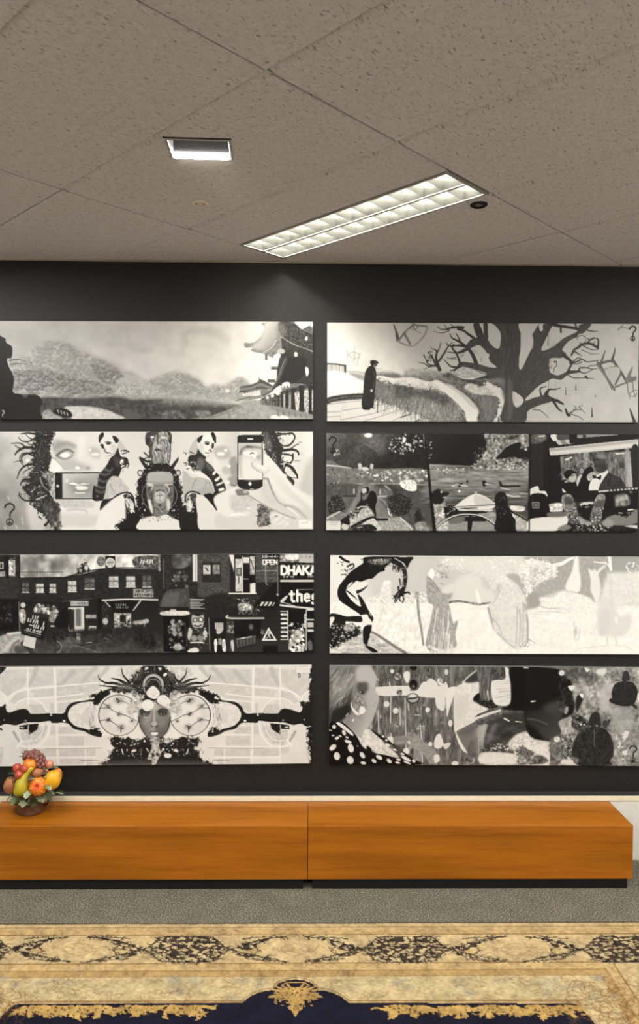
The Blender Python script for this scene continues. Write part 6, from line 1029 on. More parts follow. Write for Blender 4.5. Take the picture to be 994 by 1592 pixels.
def make_rug_colours():
    rs = np.random.RandomState(5); W, Hh = RugLayer.W, RugLayer.H
    navy, dark, gold, line, blue, cream, twig = [RugLayer(i) for i in range(7)]
    AX = 459.5
    def vine(path, w, n, sp):
        q = np.array([float(z) for z in path.split()]).reshape(-1, 2); q = Print.smooth(q, False, 8)
        w_ = []
        for i, (x, y) in enumerate(q): w_ += [x + rs.uniform(-1.6, 1.6), y + rs.uniform(-.9, .9)]
        twig.l(w_, w, w * .8, 255, sm=False)
        for i in range(n):
            x, y = q[int(rs.rand() * len(q))]; a = rs.uniform(0, 6.28); L = sp * (.5 + rs.rand())
            twig.l([x, y, x + L * math.cos(a), y + L * .45 * math.sin(a), x + L * 1.5 * math.cos(a + .5), y + L * .6 * math.sin(a + .5)], w * 1.1, w * .4, 255)
            cream.e(x + L * 1.2 * math.cos(a + 2), y + L * .5 * math.sin(a + 2), 2.6, 1.2, 190)
    def thicket(poly, n):
        # leafy dark ground almost covered by cream blossoms
        dark.p(poly, 235, 1, sm=False)
        for c in dark.inside(poly, n): cream.e(c[0], c[1], rs.uniform(2.6, 5), rs.uniform(1.1, 2.0), 255, rs.uniform(-25, 25)); (line if rs.rand() < .3 else gold).e(c[0], c[1], 1.3, .7, 150)
    for cx in (AX - 676, AX - 338, AX, AX + 342, AX + 684):
        for sgn in (-1, 1):
            P = lambda *v: ' '.join(f'{(cx + sgn * v[i]):.1f} {v[i + 1]:.1f}' for i in range(0, len(v), 2))
            L_ = lambda *v: [cx + sgn * v[i] if i % 2 == 0 else v[i] for i in range(len(v))]
            thicket(L_(108, 1478, 124, 1463, 140, 1459, 172, 1459, 172, 1500, 132, 1500, 118, 1490), 44)
            thicket(L_(104, 1477, 84, 1470, 60, 1464, 34, 1460, 34, 1463, 52, 1468, 58, 1474, 70, 1480, 84, 1483, 104, 1482), 20); thicket(L_(104, 1481, 86, 1484, 66, 1487, 40, 1494, 30, 1499, 46, 1499, 70, 1493, 92, 1488), 15)
            vine(P(16, 1460, 40, 1462, 66, 1468, 84, 1474, 100, 1480), 2.4, 22, 6); vine(P(14, 1499, 36, 1494, 60, 1489, 84, 1484, 104, 1478), 2.4, 22, 6)
            vine(P(50, 1466, 62, 1474, 56, 1482, 74, 1490, 90, 1486), 1.8, 12, 5); vine(P(28, 1497, 52, 1496, 76, 1494), 1.8, 10, 4); vine(P(36, 1459, 60, 1461, 82, 1463), 1.8, 9, 4)
            vine(P(100, 1480, 112, 1474, 126, 1462, 140, 1459, 156, 1460), 2.2, 16, 6); vine(P(104, 1480, 116, 1488, 126, 1497, 150, 1499, 169, 1499), 2.2, 18, 6)
            vine(P(112, 1476, 130, 1478, 148, 1474, 169, 1478), 1.8, 12, 5); vine(P(116, 1486, 134, 1484, 150, 1490, 169, 1486), 1.8, 12, 5); vine(P(122, 1468, 140, 1468, 154, 1466, 156, 1472), 2, 12, 5); vine(P(134, 1478, 130, 1488, 142, 1496), 1.8, 10, 4)
            line.l(P(0, 1470, 14, 1472, 22, 1479, 14, 1486, 0, 1489), 1.6, 1.6, 130); line.l(P(6, 1479, 16, 1476, 34, 1479, 18, 1483, 6, 1479), 1.4, 1.2, 110); line.l(P(26, 1479, 40, 1474, 48, 1479), 1.2, 1, 90)
            gold.p(P(56, 1474, 72, 1470, 92, 1478, 72, 1488, 56, 1484), 140, 2, op=.6)
    # arabesques in the inner cream band and the guard stripes
    for i in range(150):
        x = rs.uniform(-330, 1300); y = rs.uniform(1524, 1558); r = rs.uniform(5, 15); a0 = rs.uniform(0, 360); sq = rs.uniform(.35, .6)
        if abs(x - AX) < 80 and y > 1535: continue
        line.ring(x, y, r, r * sq, 1.3, rs.uniform(70, 190), a0, a0 + rs.uniform(120, 300), rot=rs.uniform(-20, 20))
        if i % 2: line.l([x, y, x + rs.uniform(-14, 14), y + rs.uniform(-5, 5), x + rs.uniform(-26, 26), y + rs.uniform(-8, 8)], 1.4, .8, 140)
    for i in range(70):
        x = rs.uniform(-330, 1300); y = rs.uniform(1524, 1558); blue.e(x, y, rs.uniform(5, 14), rs.uniform(2, 6), rs.uniform(90, 200), rs.uniform(-20, 20), b=2)
    for i in range(160):
        x = rs.uniform(-330, 1300); y = rs.choice([1451, 1506]) + rs.uniform(-3, 3)
        (blue if i % 5 == 0 else line).l([x, y, x + rs.uniform(3, 8), y + rs.uniform(-2, 2)], 1.8, 1, rs.uniform(60, 190))
    # navy field with its arched head
    def both(fn):
        for m in (None, AX):
            for L in (navy, dark, gold, line, blue, cream): L.mir = m
            fn()
        for L in (navy, dark, gold, line, blue, cream): L.mir = None
    arch = '30 1564 100 1563.5 200 1563 330 1563 376 1563 384 1557 392 1551 402 1547 414 1544 424 1543.5 427 1538 434 1532 446 1528 459.5 1526.5 459.5 2300 -200 2300 -120 1640 -10 1600 6 1580 22 1566'
    both(lambda: navy.p(arch, 255, 0, sm=False))
    def edges():
        for dy, w, v in ((-3.5, 1.8, 230), (-.8, 1.3, 150)): line.l(' '.join(f'{float(z) + (dy if k % 2 else 0):.1f}' for k, z in enumerate('30 1564 100 1563.5 200 1563 330 1563 376 1563 384 1557 392 1551 402 1547 414 1544 424 1543.5 427 1538 434 1532 446 1528 459.5 1526.5'.split())), w, w, v, sm=False)
        # central palmette
        for a in np.linspace(95, 250, 12):
            r0, r1 = 8, 33 + 4 * math.sin(a * 7); x = AX + r0 * math.cos(math.radians(a)); y = 1550 - r0 * .45 * math.sin(math.radians(a - 180))
            ex = AX + r1 * math.cos(math.radians(a)) * 1.15; ey = 1552 - r1 * .62 * math.sin(math.radians(a - 180)) * (1 if a > 180 else .35)
            gold.l([x, y, (x + ex) / 2, (y + ey) / 2, ex, ey], 6, 3, 255); dark.l([x, y, ex, ey], 1, .8, 120)
        gold.e(AX, 1545, 16, 7, 255); gold.l([AX, 1531, AX - 14, 1531.5, AX - 22, 1536], 2.5, 1.5, 255); gold.ring(AX - 26, 1546, 5, 3, 2, 255, 60, 330); gold.e(AX, 1560, 10, 6, 255); gold.p([AX, 1584, AX - 5, 1576, AX - 12, 1570, AX, 1566], 255); gold.dots([AX - 36, 1548, AX, 1540, AX, 1574, AX - 30, 1566], 40, 1.5, 4, 150, 255, .6)
        dark.dots([AX - 24, 1536, AX, 1533, AX, 1570, AX - 30, 1560], 26, .8, 2.2, 160, 255, .6); line.dots([AX - 20, 1538, AX, 1535, AX, 1560, AX - 20, 1556], 14, .8, 2, 120, 200)
        # golden leaf sprays hanging from the field's edge
        for sx, n in ((300, 20), (262, 12), (206, 18), (160, 16), (118, 16), (76, 18), (44, 12)):
            for i in range(n):
                a = math.radians(rs.uniform(10, 170)); r = rs.uniform(9, 32); x = sx + r * math.cos(a) * 1.1; y = 1567 + r * .62 * math.sin(a); gold.l([sx + r * .3 * math.cos(a), 1566 + r * .2 * math.sin(a), x, y], 3.5, 6.5, 255)
                for k in range(3): gold.l([x, y, x + rs.uniform(-8, 8), y + rs.uniform(-4, 5)], 3.6, 1.6, 255)
            for i in range(5): x = sx + rs.uniform(-44, 44); gold.ring(x, 1570 + rs.uniform(0, 8), 8, 3.4, 2.4, 255, rs.uniform(0, 200), rs.uniform(220, 360))
            dark.dots([sx - 40, 1566, sx + 40, 1566, sx + 30, 1585, sx - 30, 1585], 24, .8, 2, 120, 220)
            for i in range(6): line.l([sx + rs.uniform(-40, 40), 1568 + rs.uniform(0, 16), sx + rs.uniform(-40, 40), 1568 + rs.uniform(0, 16)], 1, .8, 150)
    both(edges)
    # sprays over the rest of the field, nearer the camera than the picture shows
    for i in range(60):
        x = rs.uniform(0, 920); y = rs.uniform(1640, 1900)
        for k in range(7): a = rs.uniform(0, 6.28); gold.l([x, y, x + 22 * math.cos(a), y + 16 * math.sin(a)], 4, 7, 255)
    # corner arabesques on cream
    for i in range(60):
        for m in (None, AX):
            line.mir = m; x = rs.uniform(892, 1010); y = rs.uniform(1535, 1600); line.ring(x, y, rs.uniform(8, 24), rs.uniform(4, 10), 1.6, rs.uniform(130, 230), rs.uniform(0, 180), rs.uniform(200, 420), rot=rs.uniform(-40, 40))
    line.mir = None
    # bands by distance from the edge
    X = (np.arange(W) + .5) / W * (RUG_X1 - RUG_X0); T = (np.arange(Hh) + .5) / Hh * RUG_HALF
    d = np.minimum(np.minimum(X, (RUG_X1 - RUG_X0) - X)[None, :], T[:, None])
    n1 = navy.noise(26, 3); n2 = navy.noise(5, 2, seed=2)
    col = np.zeros((Hh, W, 3)); CR = srgb(222, 196, 146); TAN = srgb(196, 160, 104); BR = srgb(150, 110, 60)
    col[:] = CR
    def band(a, b, c, k=1.0):
        m = ((d >= a) & (d < b))[..., None] * k; col[:] = col * (1 - m) + c * m
    band(-1, .008, srgb(60, 44, 34)); band(.03, .038, BR, .6); band(.044, .082, srgb(214, 180, 124), .8); band(.084, .091, BR, .8); band(.279, .285, BR, .8); band(.285, .326, srgb(214, 182, 126), .8); band(.326, .331, BR, .7); band(.331, .362, srgb(192, 152, 92), .75); band(.362, .368, BR, .5); band(.37, .505, srgb(216, 194, 146)); band(.507, .513, BR, .6)
    def lay(L, c, k=1.0):
        m = np.clip(L.a / 255, 0, 1)[..., None] * k; col[:] = col * (1 - m) + c * m
    lay(blue, srgb(168, 166, 152), .75); lay(line, srgb(146, 104, 52), .85)
    lay(navy, srgb(30, 30, 46)); lay(gold, srgb(212, 174, 104)); lay(dark, srgb(40, 30, 36)); lay(cream, srgb(226, 204, 156)); lay(twig, srgb(40, 30, 36), .92)
    lay(line, srgb(146, 104, 52), .35)
    col *= (1 + .10 * n1 + .10 * n2)[..., None]
    return np.clip(col * .55, .002, 1)
# ---------------------------------------------------------------- light fittings
def make_troffer():
    # origin at the centre of the opening, long axis along local y
    t = empty('troffer_light'); W, L, n = TROF_W, TROF_L, 12
    bm = bmesh.new()
    for a, b, c, d in ((-W / 2, -W / 2 + .012, -L / 2, L / 2), (W / 2 - .012, W / 2, -L / 2, L / 2), (-W / 2 + .012, W / 2 - .012, -L / 2, -L / 2 + .012), (-W / 2 + .012, W / 2 - .012, L / 2 - .012, L / 2), (-.006, .006, -L / 2 + .012, L / 2 - .012)): box(a, b, c, d, -.003, .012, bm=bm)
    obj('frame', bm, M_FRAME, t)
    hs = bmesh.new()
    for a, b, c, d, e, f in ((-W / 2, W / 2, -L / 2, L / 2, .085, .09), (-W / 2, -W / 2 + .003, -L / 2, L / 2, .012, .085), (W / 2 - .003, W / 2, -L / 2, L / 2, .012, .085), (-W / 2 + .003, W / 2 - .003, -L / 2, -L / 2 + .003, .012, .085), (-W / 2 + .003, W / 2 - .003, L / 2 - .003, L / 2, .012, .085)): box(a, b, c, d, e, f, bm=hs)
    obj('housing', hs, M_FRAME, t)
    cw, cl = (W - .024 - .012) / 2, (L - .024) / n
    # one louvre cell: four sloping reflectors narrowing upwards to a slot under the tube
    bm = bmesh.new(); h = .048
    lo = [bm.verts.new(p) for p in ((-cw / 2, -cl / 2, .001), (cw / 2, -cl / 2, .001), (cw / 2, cl / 2, .001), (-cw / 2, cl / 2, .001))]
    md = [bm.verts.new(p) for p in ((-cw * .36, -cl * .36, h * .55), (cw * .36, -cl * .36, h * .55), (cw * .36, cl * .36, h * .55), (-cw * .36, cl * .36, h * .55))]
    hi = [bm.verts.new(p) for p in ((-cw * .27, -cl * .26, h), (cw * .27, -cl * .26, h), (cw * .27, cl * .26, h), (-cw * .27, cl * .26, h))]
    for A, B in ((lo, md), (md, hi)):
        for i in range(4): bm.faces.new((A[i], A[(i + 1) % 4], B[(i + 1) % 4], B[i]))
    first = None
    for r in (-1, 1):
        tb = obj('fluorescent_tube', tube([(r * (cw / 2 + .006), -L / 2 + .03, .064), (r * (cw / 2 + .006), L / 2 - .03, .064)], .013, .013, 12), M_TUBE, t, True)
        for k in range(n):
            loc = (r * (cw / 2 + .006), -L / 2 + .012 + cl * (k + .5), 0)
            if first is None: first = c = obj('louvre_cell', bm, M_LOUVRE, t, loc=loc)
            else: c = first.copy(); COL.objects.link(c); c.parent = t; c.location = loc
    return t
def in_slot(t, i, j):
    c = uv(U0 + i * DU - TROF_W / 2 - .004, V0 + (j + .5) * DV); t.location = (c.x, c.y, CEIL_Z); t.rotation_euler.z = math.pi / 4
tr = make_troffer(); in_slot(tr, *TROFFERS[0]); tag(tr, 'lit twin-tube louvred troffer in the diagonal ceiling, above the artwork wall', 'ceiling light')
def make_panel():  # opal fill panel, added out of view to brighten the room
    t = empty('opal_light_panel'); W, L = TROF_W, TROF_L; bm = bmesh.new()
    for a, b, c, d in ((-W / 2, -W / 2 + .012, -L / 2, L / 2), (W / 2 - .012, W / 2, -L / 2, L / 2), (-W / 2 + .012, W / 2 - .012, -L / 2, -L / 2 + .012), (-W / 2 + .012, W / 2 - .012, L / 2 - .012, L / 2)): box(a, b, c, d, -.003, .03, bm=bm)
    obj('frame', bm, M_FRAME, t); obj('diffuser', box(-W / 2 + .012, W / 2 - .012, -L / 2 + .012, L / 2 - .012, .004, .010), M_OPAL, t); return t
def dup(root):
    r = root.copy(); COL.objects.link(r)
    for ch in list(root.children): c = ch.copy(); COL.objects.link(c); c.parent = r
    return r
PANEL_WHERE = ['just in front of the photographer', 'to the right of the photographer', 'to the left of the photographer', 'nearest the left end of the artwork wall', 'close to the right wall', 'nearest the right end of the artwork wall', 'directly behind the photographer', 'behind the photographer by the left wall', 'farthest behind the photographer on the right']
pp = make_panel()
for k, (i, j) in enumerate(PANELS):
    t = pp if k == 0 else dup(pp); in_slot(t, i, j); tag(t, 'opal ceiling light panel ' + PANEL_WHERE[k], 'ceiling light', 'opal light panels')

# wall-washing recessed downlight
wl = empty('wall_washer_downlight', (-.383, 2.64, CEIL_Z), (0, 0, .03)); tag(wl, 'lit rectangular recessed downlight with glowing lens, aimed at the artworks', 'ceiling light')
bm = bmesh.new(); w, dd = .112, .076
for a, b, c, d in ((-w, w, -dd, -dd + .010), (-w, w, dd - .007, dd), (-w, -w + .010, -dd + .010, dd - .007), (w - .010, w, -dd + .010, dd - .007)): box(a, b, c, d, -.005, .004, .001, 1, bm)
obj('frame', bm, M_FRAME, wl)
bm = bmesh.new()
for a, b, c, d, e, f in ((-w + .006, -w + .010, -dd + .006, dd - .004, .004, .08), (w - .010, w - .006, -dd + .006, dd - .004, .004, .08), (-w + .010, w - .010, -dd + .006, -dd + .010, .004, .08), (-w + .010, w - .010, dd - .007, dd - .004, .004, .08), (-w + .010, w - .010, -dd + .01, dd - .007, .076, .08)): box(a, b, c, d, e, f, bm=bm)
obj('reflector_box', bm, M_METAL, wl)
obj('gasket', box(-w - .004, w + .002, -dd - .006, -dd - .001, -.004, .002), M_BLACK, wl)  # black strip standing in for the gap shadow along the near edge
lens = bmesh.new(); q = [(-w + .012, dd - .010, .016), (w - .012, dd - .010, .016), (w - .020, dd - .012, -.007), (-w + .020, dd - .012, -.007)]
a = [lens.verts.new(p) for p in q]; b = [lens.verts.new((p[0], p[1] + .004, p[2])) for p in q]
lens.faces.new(a); lens.faces.new(b)
for i in range(4): lens.faces.new((a[i], a[(i + 1) % 4], b[(i + 1) % 4], b[i]))
obj('glowing_lens', lens, M_LENS, wl)
ld = bpy.data.lights.new('wall_washer_beam', 'SPOT'); ld.energy = WASHER_SPOT; ld.color = (1.0, .93, .80); ld.spot_size = math.radians(66); ld.spot_blend = 1.0; ld.shadow_soft_size = .03
lo = bpy.data.objects.new('wall_washer_beam', ld); COL.objects.link(lo); lo.parent = wl; lo.location = (0, dd - .02, -.02)
lo.rotation_euler = (Vector((-.06, WALL_Y, 2.52)) - Vector((-.383, 2.70, CEIL_Z - .02))).to_track_quat('-Z', 'Y').to_euler()

# two small round fittings
def round_fitting(loc, label, ring_mat, centre_mat):
    t = empty('round_ceiling_fitting', loc); tag(t, label, 'ceiling fitting')
    obj('rim', lathe([(.021, .0), (.022, -.006), (.028, -.008), (.035, -.004), (.036, .0005), (.021, .0)], 28), ring_mat, t, True)
    obj('collar', lathe([(.022, -.004), (.0205, .010), (.0205, .014)], 28), M_BLACK, t, True)
    cb = lathe([(.0165, .012), (.0165, -.001), (.013, -.004), (.006, -.005), (.0001, -.005)], 28); obj('lens', cb, centre_mat, t, True)
M_PINK = speckled('pale_pink_plastic', lin(196, 176, 164), lin(204, 184, 172), 40, .4)
M_RING = speckled('pale_rim_plastic', lin(206, 194, 176), lin(214, 202, 184), 40, .4)
M_SMOKE = speckled('smoky_lens', lin(104, 96, 88), lin(116, 108, 100), 40, .3)
round_fitting((-.455, 3.132, CEIL_Z), 'small round ceiling fitting with pale rim, below the lit downlight', M_RING, M_PINK)
round_fitting((.697, 3.113, CEIL_Z), 'small round black-rimmed ceiling fitting at the corner of the lit troffer', M_BLACK, M_SMOKE)

# ---------------------------------------------------------------- art panels
def print_panel(cv, label, x0, x1, zl, zr, h, gain=1.0, gamma=1.0, nx=583, ny=182):
    w = x1 - x0; g = cv.grid(nx, ny); lv = np.where(g > 10, ((g / 255 + .055) / 1.055) ** 2.4, g / 255 / 12.92) ** gamma * PRINT_GAIN * gain
    X = np.linspace(-w / 2, w / 2, nx); Z = np.linspace(h / 2, -h / 2, ny); th = .018
    co = np.zeros((ny, nx, 3)); co[..., 0] = X[None, :]; co[..., 2] = Z[:, None]
    idx = np.arange(nx * ny).reshape(ny, nx); f = np.stack([idx[:-1, :-1], idx[1:, :-1], idx[1:, 1:], idx[:-1, 1:]], -1).reshape(-1, 4)
    bc = np.array([(-w / 2, 0, h / 2), (w / 2, 0, h / 2), (w / 2, 0, -h / 2), (-w / 2, 0, -h / 2), (-w / 2, th, h / 2), (w / 2, th, h / 2), (w / 2, th, -h / 2), (-w / 2, th, -h / 2)])
    b = nx * ny; bf = np.array([(b + 4, b + 5, b + 6, b + 7), (b, b + 1, b + 5, b + 4), (b + 1, b + 2, b + 6, b + 5), (b + 2, b + 3, b + 7, b + 6), (b + 3, b, b + 4, b + 7)])
    V = np.concatenate([co.reshape(-1, 3), bc]); F = np.concatenate([f, bf])
    me = bpy.data.meshes.new('art_panel'); me.vertices.add(len(V)); me.vertices.foreach_set('co', V.astype(np.float32).ravel()); me.loops.add(F.size); me.loops.foreach_set('vertex_index', F.astype(np.int32).ravel())
    me.polygons.add(len(F)); me.polygons.foreach_set('loop_start', np.arange(0, F.size, 4, dtype=np.int32)); me.update(calc_edges=True)
    at = me.color_attributes.new('print', 'FLOAT_COLOR', 'POINT'); c = np.ones((len(V), 4), np.float32)
    c[:b, :3] = lv.reshape(-1, 1) * np.array([1.0, .985, .945]); c[b:, :3] = .42; at.data.foreach_set('color', c.ravel()); me.materials.append(M_PRINT)
    o = bpy.data.objects.new('art_panel', me); COL.objects.link(o); o.location = ((x0 + x1) / 2, WALL_Y - th - .001, (zl + zr) / 2); o.rotation_euler.y = -math.atan2(zr - zl, w)
    return tag(o, label, 'artwork', 'black-and-white art panels on the dark wall')
PRINT_GAIN = 1.08
print_panel(art_A1(), 'panoramic print of misty hills with pagoda roofs and a colonnade at right', -1.597, .0205, 2.523, 2.5335, .5005, .78)
print_panel(art_B1(), 'print of a huge bare tree with falling chairs and a woman in a long coat', .0935, 1.713, 2.5265, 2.5335, .508, .72)
print_panel(art_A2(), 'collage print of curly-haired faces, two striped-sleeve figures and a hand holding a phone', -1.60, .0235, 1.9545, 1.9655, .507, .9)
print_panel(art_B2(), 'three-scene print of propped-up boots in a park, on a river and at a television', .0925, 1.719, 1.959, 1.9635, .5055, .92, 1.25)
print_panel(art_A3(), 'dark print of a brick street of shop signs with a hand holding a book', -1.60, .030, 1.316, 1.3295, .5125, 1.0, 1.25)
print_panel(art_B3(), 'pale print of a stooping black figure beside ghostly robed figures', .1145, 1.746, 1.3215, 1.3205, .512)
print_panel(art_A4(), 'mirrored print of a face in a feathered headdress between two round dials', -1.614, .023, .731, .7465, .5195)
print_panel(art_B4(), 'print of a woman in polka dots beside a dark collage with two turtles', .1135, 1.752, .7415, .7345, .521, 1.0, 1.12)

# ---------------------------------------------------------------- benches
def bench(x0, x1, label, seam_right):
    t = empty('low_bench', ((x0 + x1) / 2, (3.545 + DUCT_Y - .004) / 2, 0)); tag(t, label, 'bench', 'low wooden benches along the wall'); cx, cy = t.location.x, t.location.y
    L = lambda a, b, c, d, e, f, bv=.0007: box(a - cx, b - cx, c - cy, d - cy, e, f, bv, 1)
    yb = DUCT_Y - .004
    obj('top', L(x0, x1, 3.545, yb, .289, .310), M_WOOD, t)
    obj('front_panel', L(x0, x1, 3.5455, 3.5655, .052, .2888), M_WOOD, t)
    obj('end_panel', L(x0, x0 + .02, 3.5658, yb, .052, .2888), M_WOOD, t); obj('end_panel', L(x1 - .02, x1, 3.5658, yb, .052, .2888), M_WOOD, t)
    obj('bottom', L(x0 + .0202, x1 - .0202, 3.5658, yb, .052, .070), M_WOOD, t)
    obj('plinth', L(x0 + .021, x1 - .021, 3.558, yb - .02, 0, .0518), M_BLACK, t)
bench(-1.566, .0035, 'low orange-brown wooden bench carrying the fruit ornament', True)
bench(.0065, 1.570, 'low orange-brown wooden bench with nothing on it', False)

# ---------------------------------------------------------------- rug
def rug():
    col = make_rug_colours(); Hc, Wc = col.shape[:2]
    xs = np.linspace(RUG_X0, RUG_X1, 900); ts = np.concatenate([np.linspace(0, .64, 165), np.linspace(.64, RUG_HALF, 42)[1:]])
    full = np.concatenate([ts, (2 * RUG_HALF - ts[::-1][1:][ts[::-1][1:] < RUG_HALF])]); near = full > .66
    xs_i = np.clip(((xs - RUG_X0) / (RUG_X1 - RUG_X0) * Wc).astype(int), 0, Wc - 1)
    far_t = full[~near]; near_t = np.concatenate([[far_t[-1]], np.linspace(.66, 2 * RUG_HALF, 140)])
    def strip(t, x, xi):
        tm = np.minimum(t, 2 * RUG_HALF - t); ti = np.clip((tm / RUG_HALF * Hc).astype(int), 0, Hc - 1)
        co = np.zeros((len(t), len(x), 3)); co[..., 0] = x[None, :]; co[..., 1] = RUG_Y1 - t[:, None]; co[..., 2] = .009
        rs = np.random.RandomState(3); wob = np.convolve(rs.randn(len(x) + 40), np.ones(41) / 41, 'valid') * .004
        co[..., 1] += np.where(t < .05, 1, 0)[:, None] * wob[None, :]
        return co, col[ti][:, xi]
    A, ca = strip(far_t, xs, xs_i); xn = xs[::3]; B, cb = strip(near_t, xn, xs_i[::3])
    V = []; F = []; C = []; base = 0
    for co, c in ((A, ca), (B, cb)):
        ny, nx = co.shape[:2]; idx = base + np.arange(nx * ny).reshape(ny, nx); V.append(co.reshape(-1, 3)); C.append(c.reshape(-1, 3)); F.append(np.stack([idx[:-1, :-1], idx[1:, :-1], idx[1:, 1:], idx[:-1, 1:]], -1).reshape(-1, 4)); base += nx * ny
    # bound edge down to the floor
    x0, x1, y0, y1 = RUG_X0, RUG_X1, RUG_Y1 - 2 * RUG_HALF, RUG_Y1
    V.append(np.array([(x0, y0, .009), (x1, y0, .009), (x1, y1, .009), (x0, y1, .009), (x0 - .003, y0 - .003, 0), (x1 + .003, y0 - .003, 0), (x1 + .003, y1 + .004, 0), (x0 - .003, y1 + .004, 0)])); C.append(np.tile(srgb(58, 44, 34), (8, 1)))
    F.append(base + np.array([(0, 4, 5, 1), (1, 5, 6, 2), (2, 6, 7, 3), (3, 7, 4, 0), (4, 7, 6, 5)]))
    V = np.concatenate(V); F = np.concatenate(F); C = np.concatenate(C)
    me = bpy.data.meshes.new('patterned_rug'); me.vertices.add(len(V)); me.vertices.foreach_set('co', V.astype(np.float32).ravel()); me.loops.add(F.size); me.loops.foreach_set('vertex_index', F.astype(np.int32).ravel()); me.polygons.add(len(F)); me.polygons.foreach_set('loop_start', np.arange(0, F.size, 4, dtype=np.int32)); me.update(calc_edges=True)
    at = me.color_attributes.new('print', 'FLOAT_COLOR', 'POINT'); c4 = np.ones((len(V), 4), np.float32); c4[:, :3] = C; at.data.foreach_set('color', c4.ravel()); me.materials.append(M_RUG)
    o = bpy.data.objects.new('patterned_rug', me); COL.objects.link(o); tag(o, 'cream and gold bordered oriental rug with navy field on grey carpet', 'rug')
rug()

# ---------------------------------------------------------------- fruit ornament
OX, OY, OZ, K = -1.372, 3.715, .310, .000347
orn = empty('fruit_ornament', (OX, OY, OZ)); tag(orn, 'glazed basket of mixed fruit with grapes on top, on the bench', 'ornament')
def at(cx, cy, d): return Vector(((cx - 420) * K + d * .37, -d, ((920 - cy) * K + d * .37) / .93))
def glaze(name, c0, c1, scale=14, rough=.32): return speckled(name, lin(*c0), lin(*c1), scale, rough, .15, .001, .5)
M_POT = glaze('brown_glaze', (70, 44, 30), (104, 68, 46), 40, .4)
M_LEAF = glaze('green_leaf_glaze', (84, 108, 62), (178, 186, 146), 70, .35)
M_PEAR = glaze('yellow_green_glaze', (150, 138, 22), (184, 166, 44), 20)
M_PUMP = glaze('orange_glaze', (196, 104, 24), (214, 136, 40), 20)
M_RIB = glaze('red_orange_glaze', (204, 62, 22), (212, 80, 34), 30)
M_YEL = glaze('golden_yellow_glaze', (204, 146, 14), (218, 166, 30), 24)
M_APR = glaze('apricot_glaze', (196, 98, 28), (212, 136, 34), 26)
M_PLUM = glaze('red_plum_glaze', (150, 54, 36), (176, 78, 54), 30)
M_GRAPE = glaze('dusky_grape_glaze', (96, 48, 44), (130, 82, 74), 50, .28)
M_PEACH = glaze('tan_peach_glaze', (170, 112, 58), (138, 82, 56), 16)
M_PINKF = glaze('pink_fruit_glaze', (178, 92, 70), (200, 132, 96), 30)
M_STALK = glaze('dark_stalk_glaze', (56, 60, 34), (84, 84, 50), 60)
# woven pot with rim and foot
pot = lathe([(.0001, .0), (.060, .0), (.064, .006), (.062, .012), (.066, .05), (.072, .085), (.076, .092), (.078, .100), (.072, .104), (.062, .098), (.0001, .096)], 40)
for v in pot.verts:
    if .012 < v.co.z < .088:
        a = math.atan2(v.co.y, v.co.x); s = 1 + .018 * math.cos(a * 20); v.co.x *= s; v.co.y *= s
obj('basket', pot, M_POT, orn, True)
for s in (-1, 1): obj('handle', tube([(s * .070, 0, .075), (s * .083, 0, .070), (s * .086, 0, .052), (s * .080, 0, .038), (s * .066, 0, .034)], .006, .006, 8), M_POT, orn, True)
obj('mound', sphere(.085, .085, .125, 20, 12), M_POT, orn, True, (0, 0, .125))
def groove(depth, width, ang): 
    def fn(c):
        a = math.atan2(c.y, c.x) - ang; a = (a + math.pi) % (2 * math.pi) - math.pi; k = 1 - depth * math.exp(-(a / width) ** 2); top = .12 * max(0, 1 - math.hypot(c.x, c.y) * 2.2)
        return Vector((c.x * k, c.y * k, c.z * (1 - top)))
    return fn
def fruit(name, cx, cy, d, rx, rz, mat, fn=None, rot=(0, 0, 0), seg=22):
    o = obj(name, sphere(rx * K, rx * K, rz * K, seg, 14, fn), mat, orn, True, at(cx, cy, d)); o.rotation_euler = rot; return o
pe = fruit('peach', 140, 575, .050, 104, 118, M_PEACH, groove(.14, .22, -1.75), (0, .12, 0))
obj('stalk', tube([(0, 0, 100 * K), (.001, 0, 122 * K)], .003, .002, 6), M_STALK, pe)
# pear: body with a long neck leaning to the right
pb = at(290, 612, .082); nk = at(445, 325, .070)
prof = [(0, 100), (.14, 103), (.28, 88), (.42, 62), (.56, 46), (.70, 42), (.84, 42), (.95, 34), (1.0, 10)]
bm = bmesh.new(); rings = []; axis = (nk - pb); bend = Vector((-.012, 0, .004))
for i, (t, r) in enumerate([(-.36, 6), (-.32, 48), (-.22, 80), (-.1, 96)] + prof):
    p = pb + axis * t + bend * (4 * max(t, 0) * (1 - max(t, 0))); ax = axis.normalized() if t > .2 else (axis.normalized() * (.5 + max(t, 0) * 2.5) + Vector((0, 0, .5 - max(t, 0) * 2.5))).normalized(); a = ax.cross(Vector((0, 1, 0))).normalized(); b = ax.cross(a)
    rings.append([bm.verts.new(p + (a * math.cos(2 * math.pi * k / 20) + b * math.sin(2 * math.pi * k / 20)) * r * K) for k in range(20)])
for a, b in zip(rings, rings[1:]):
    for k in range(20): bm.faces.new((a[k], a[(k + 1) % 20], b[(k + 1) % 20], b[k]))
bm.faces.new(rings[0]); bm.faces.new(rings[-1])
obj('pear', bm, M_PEAR, orn, True)
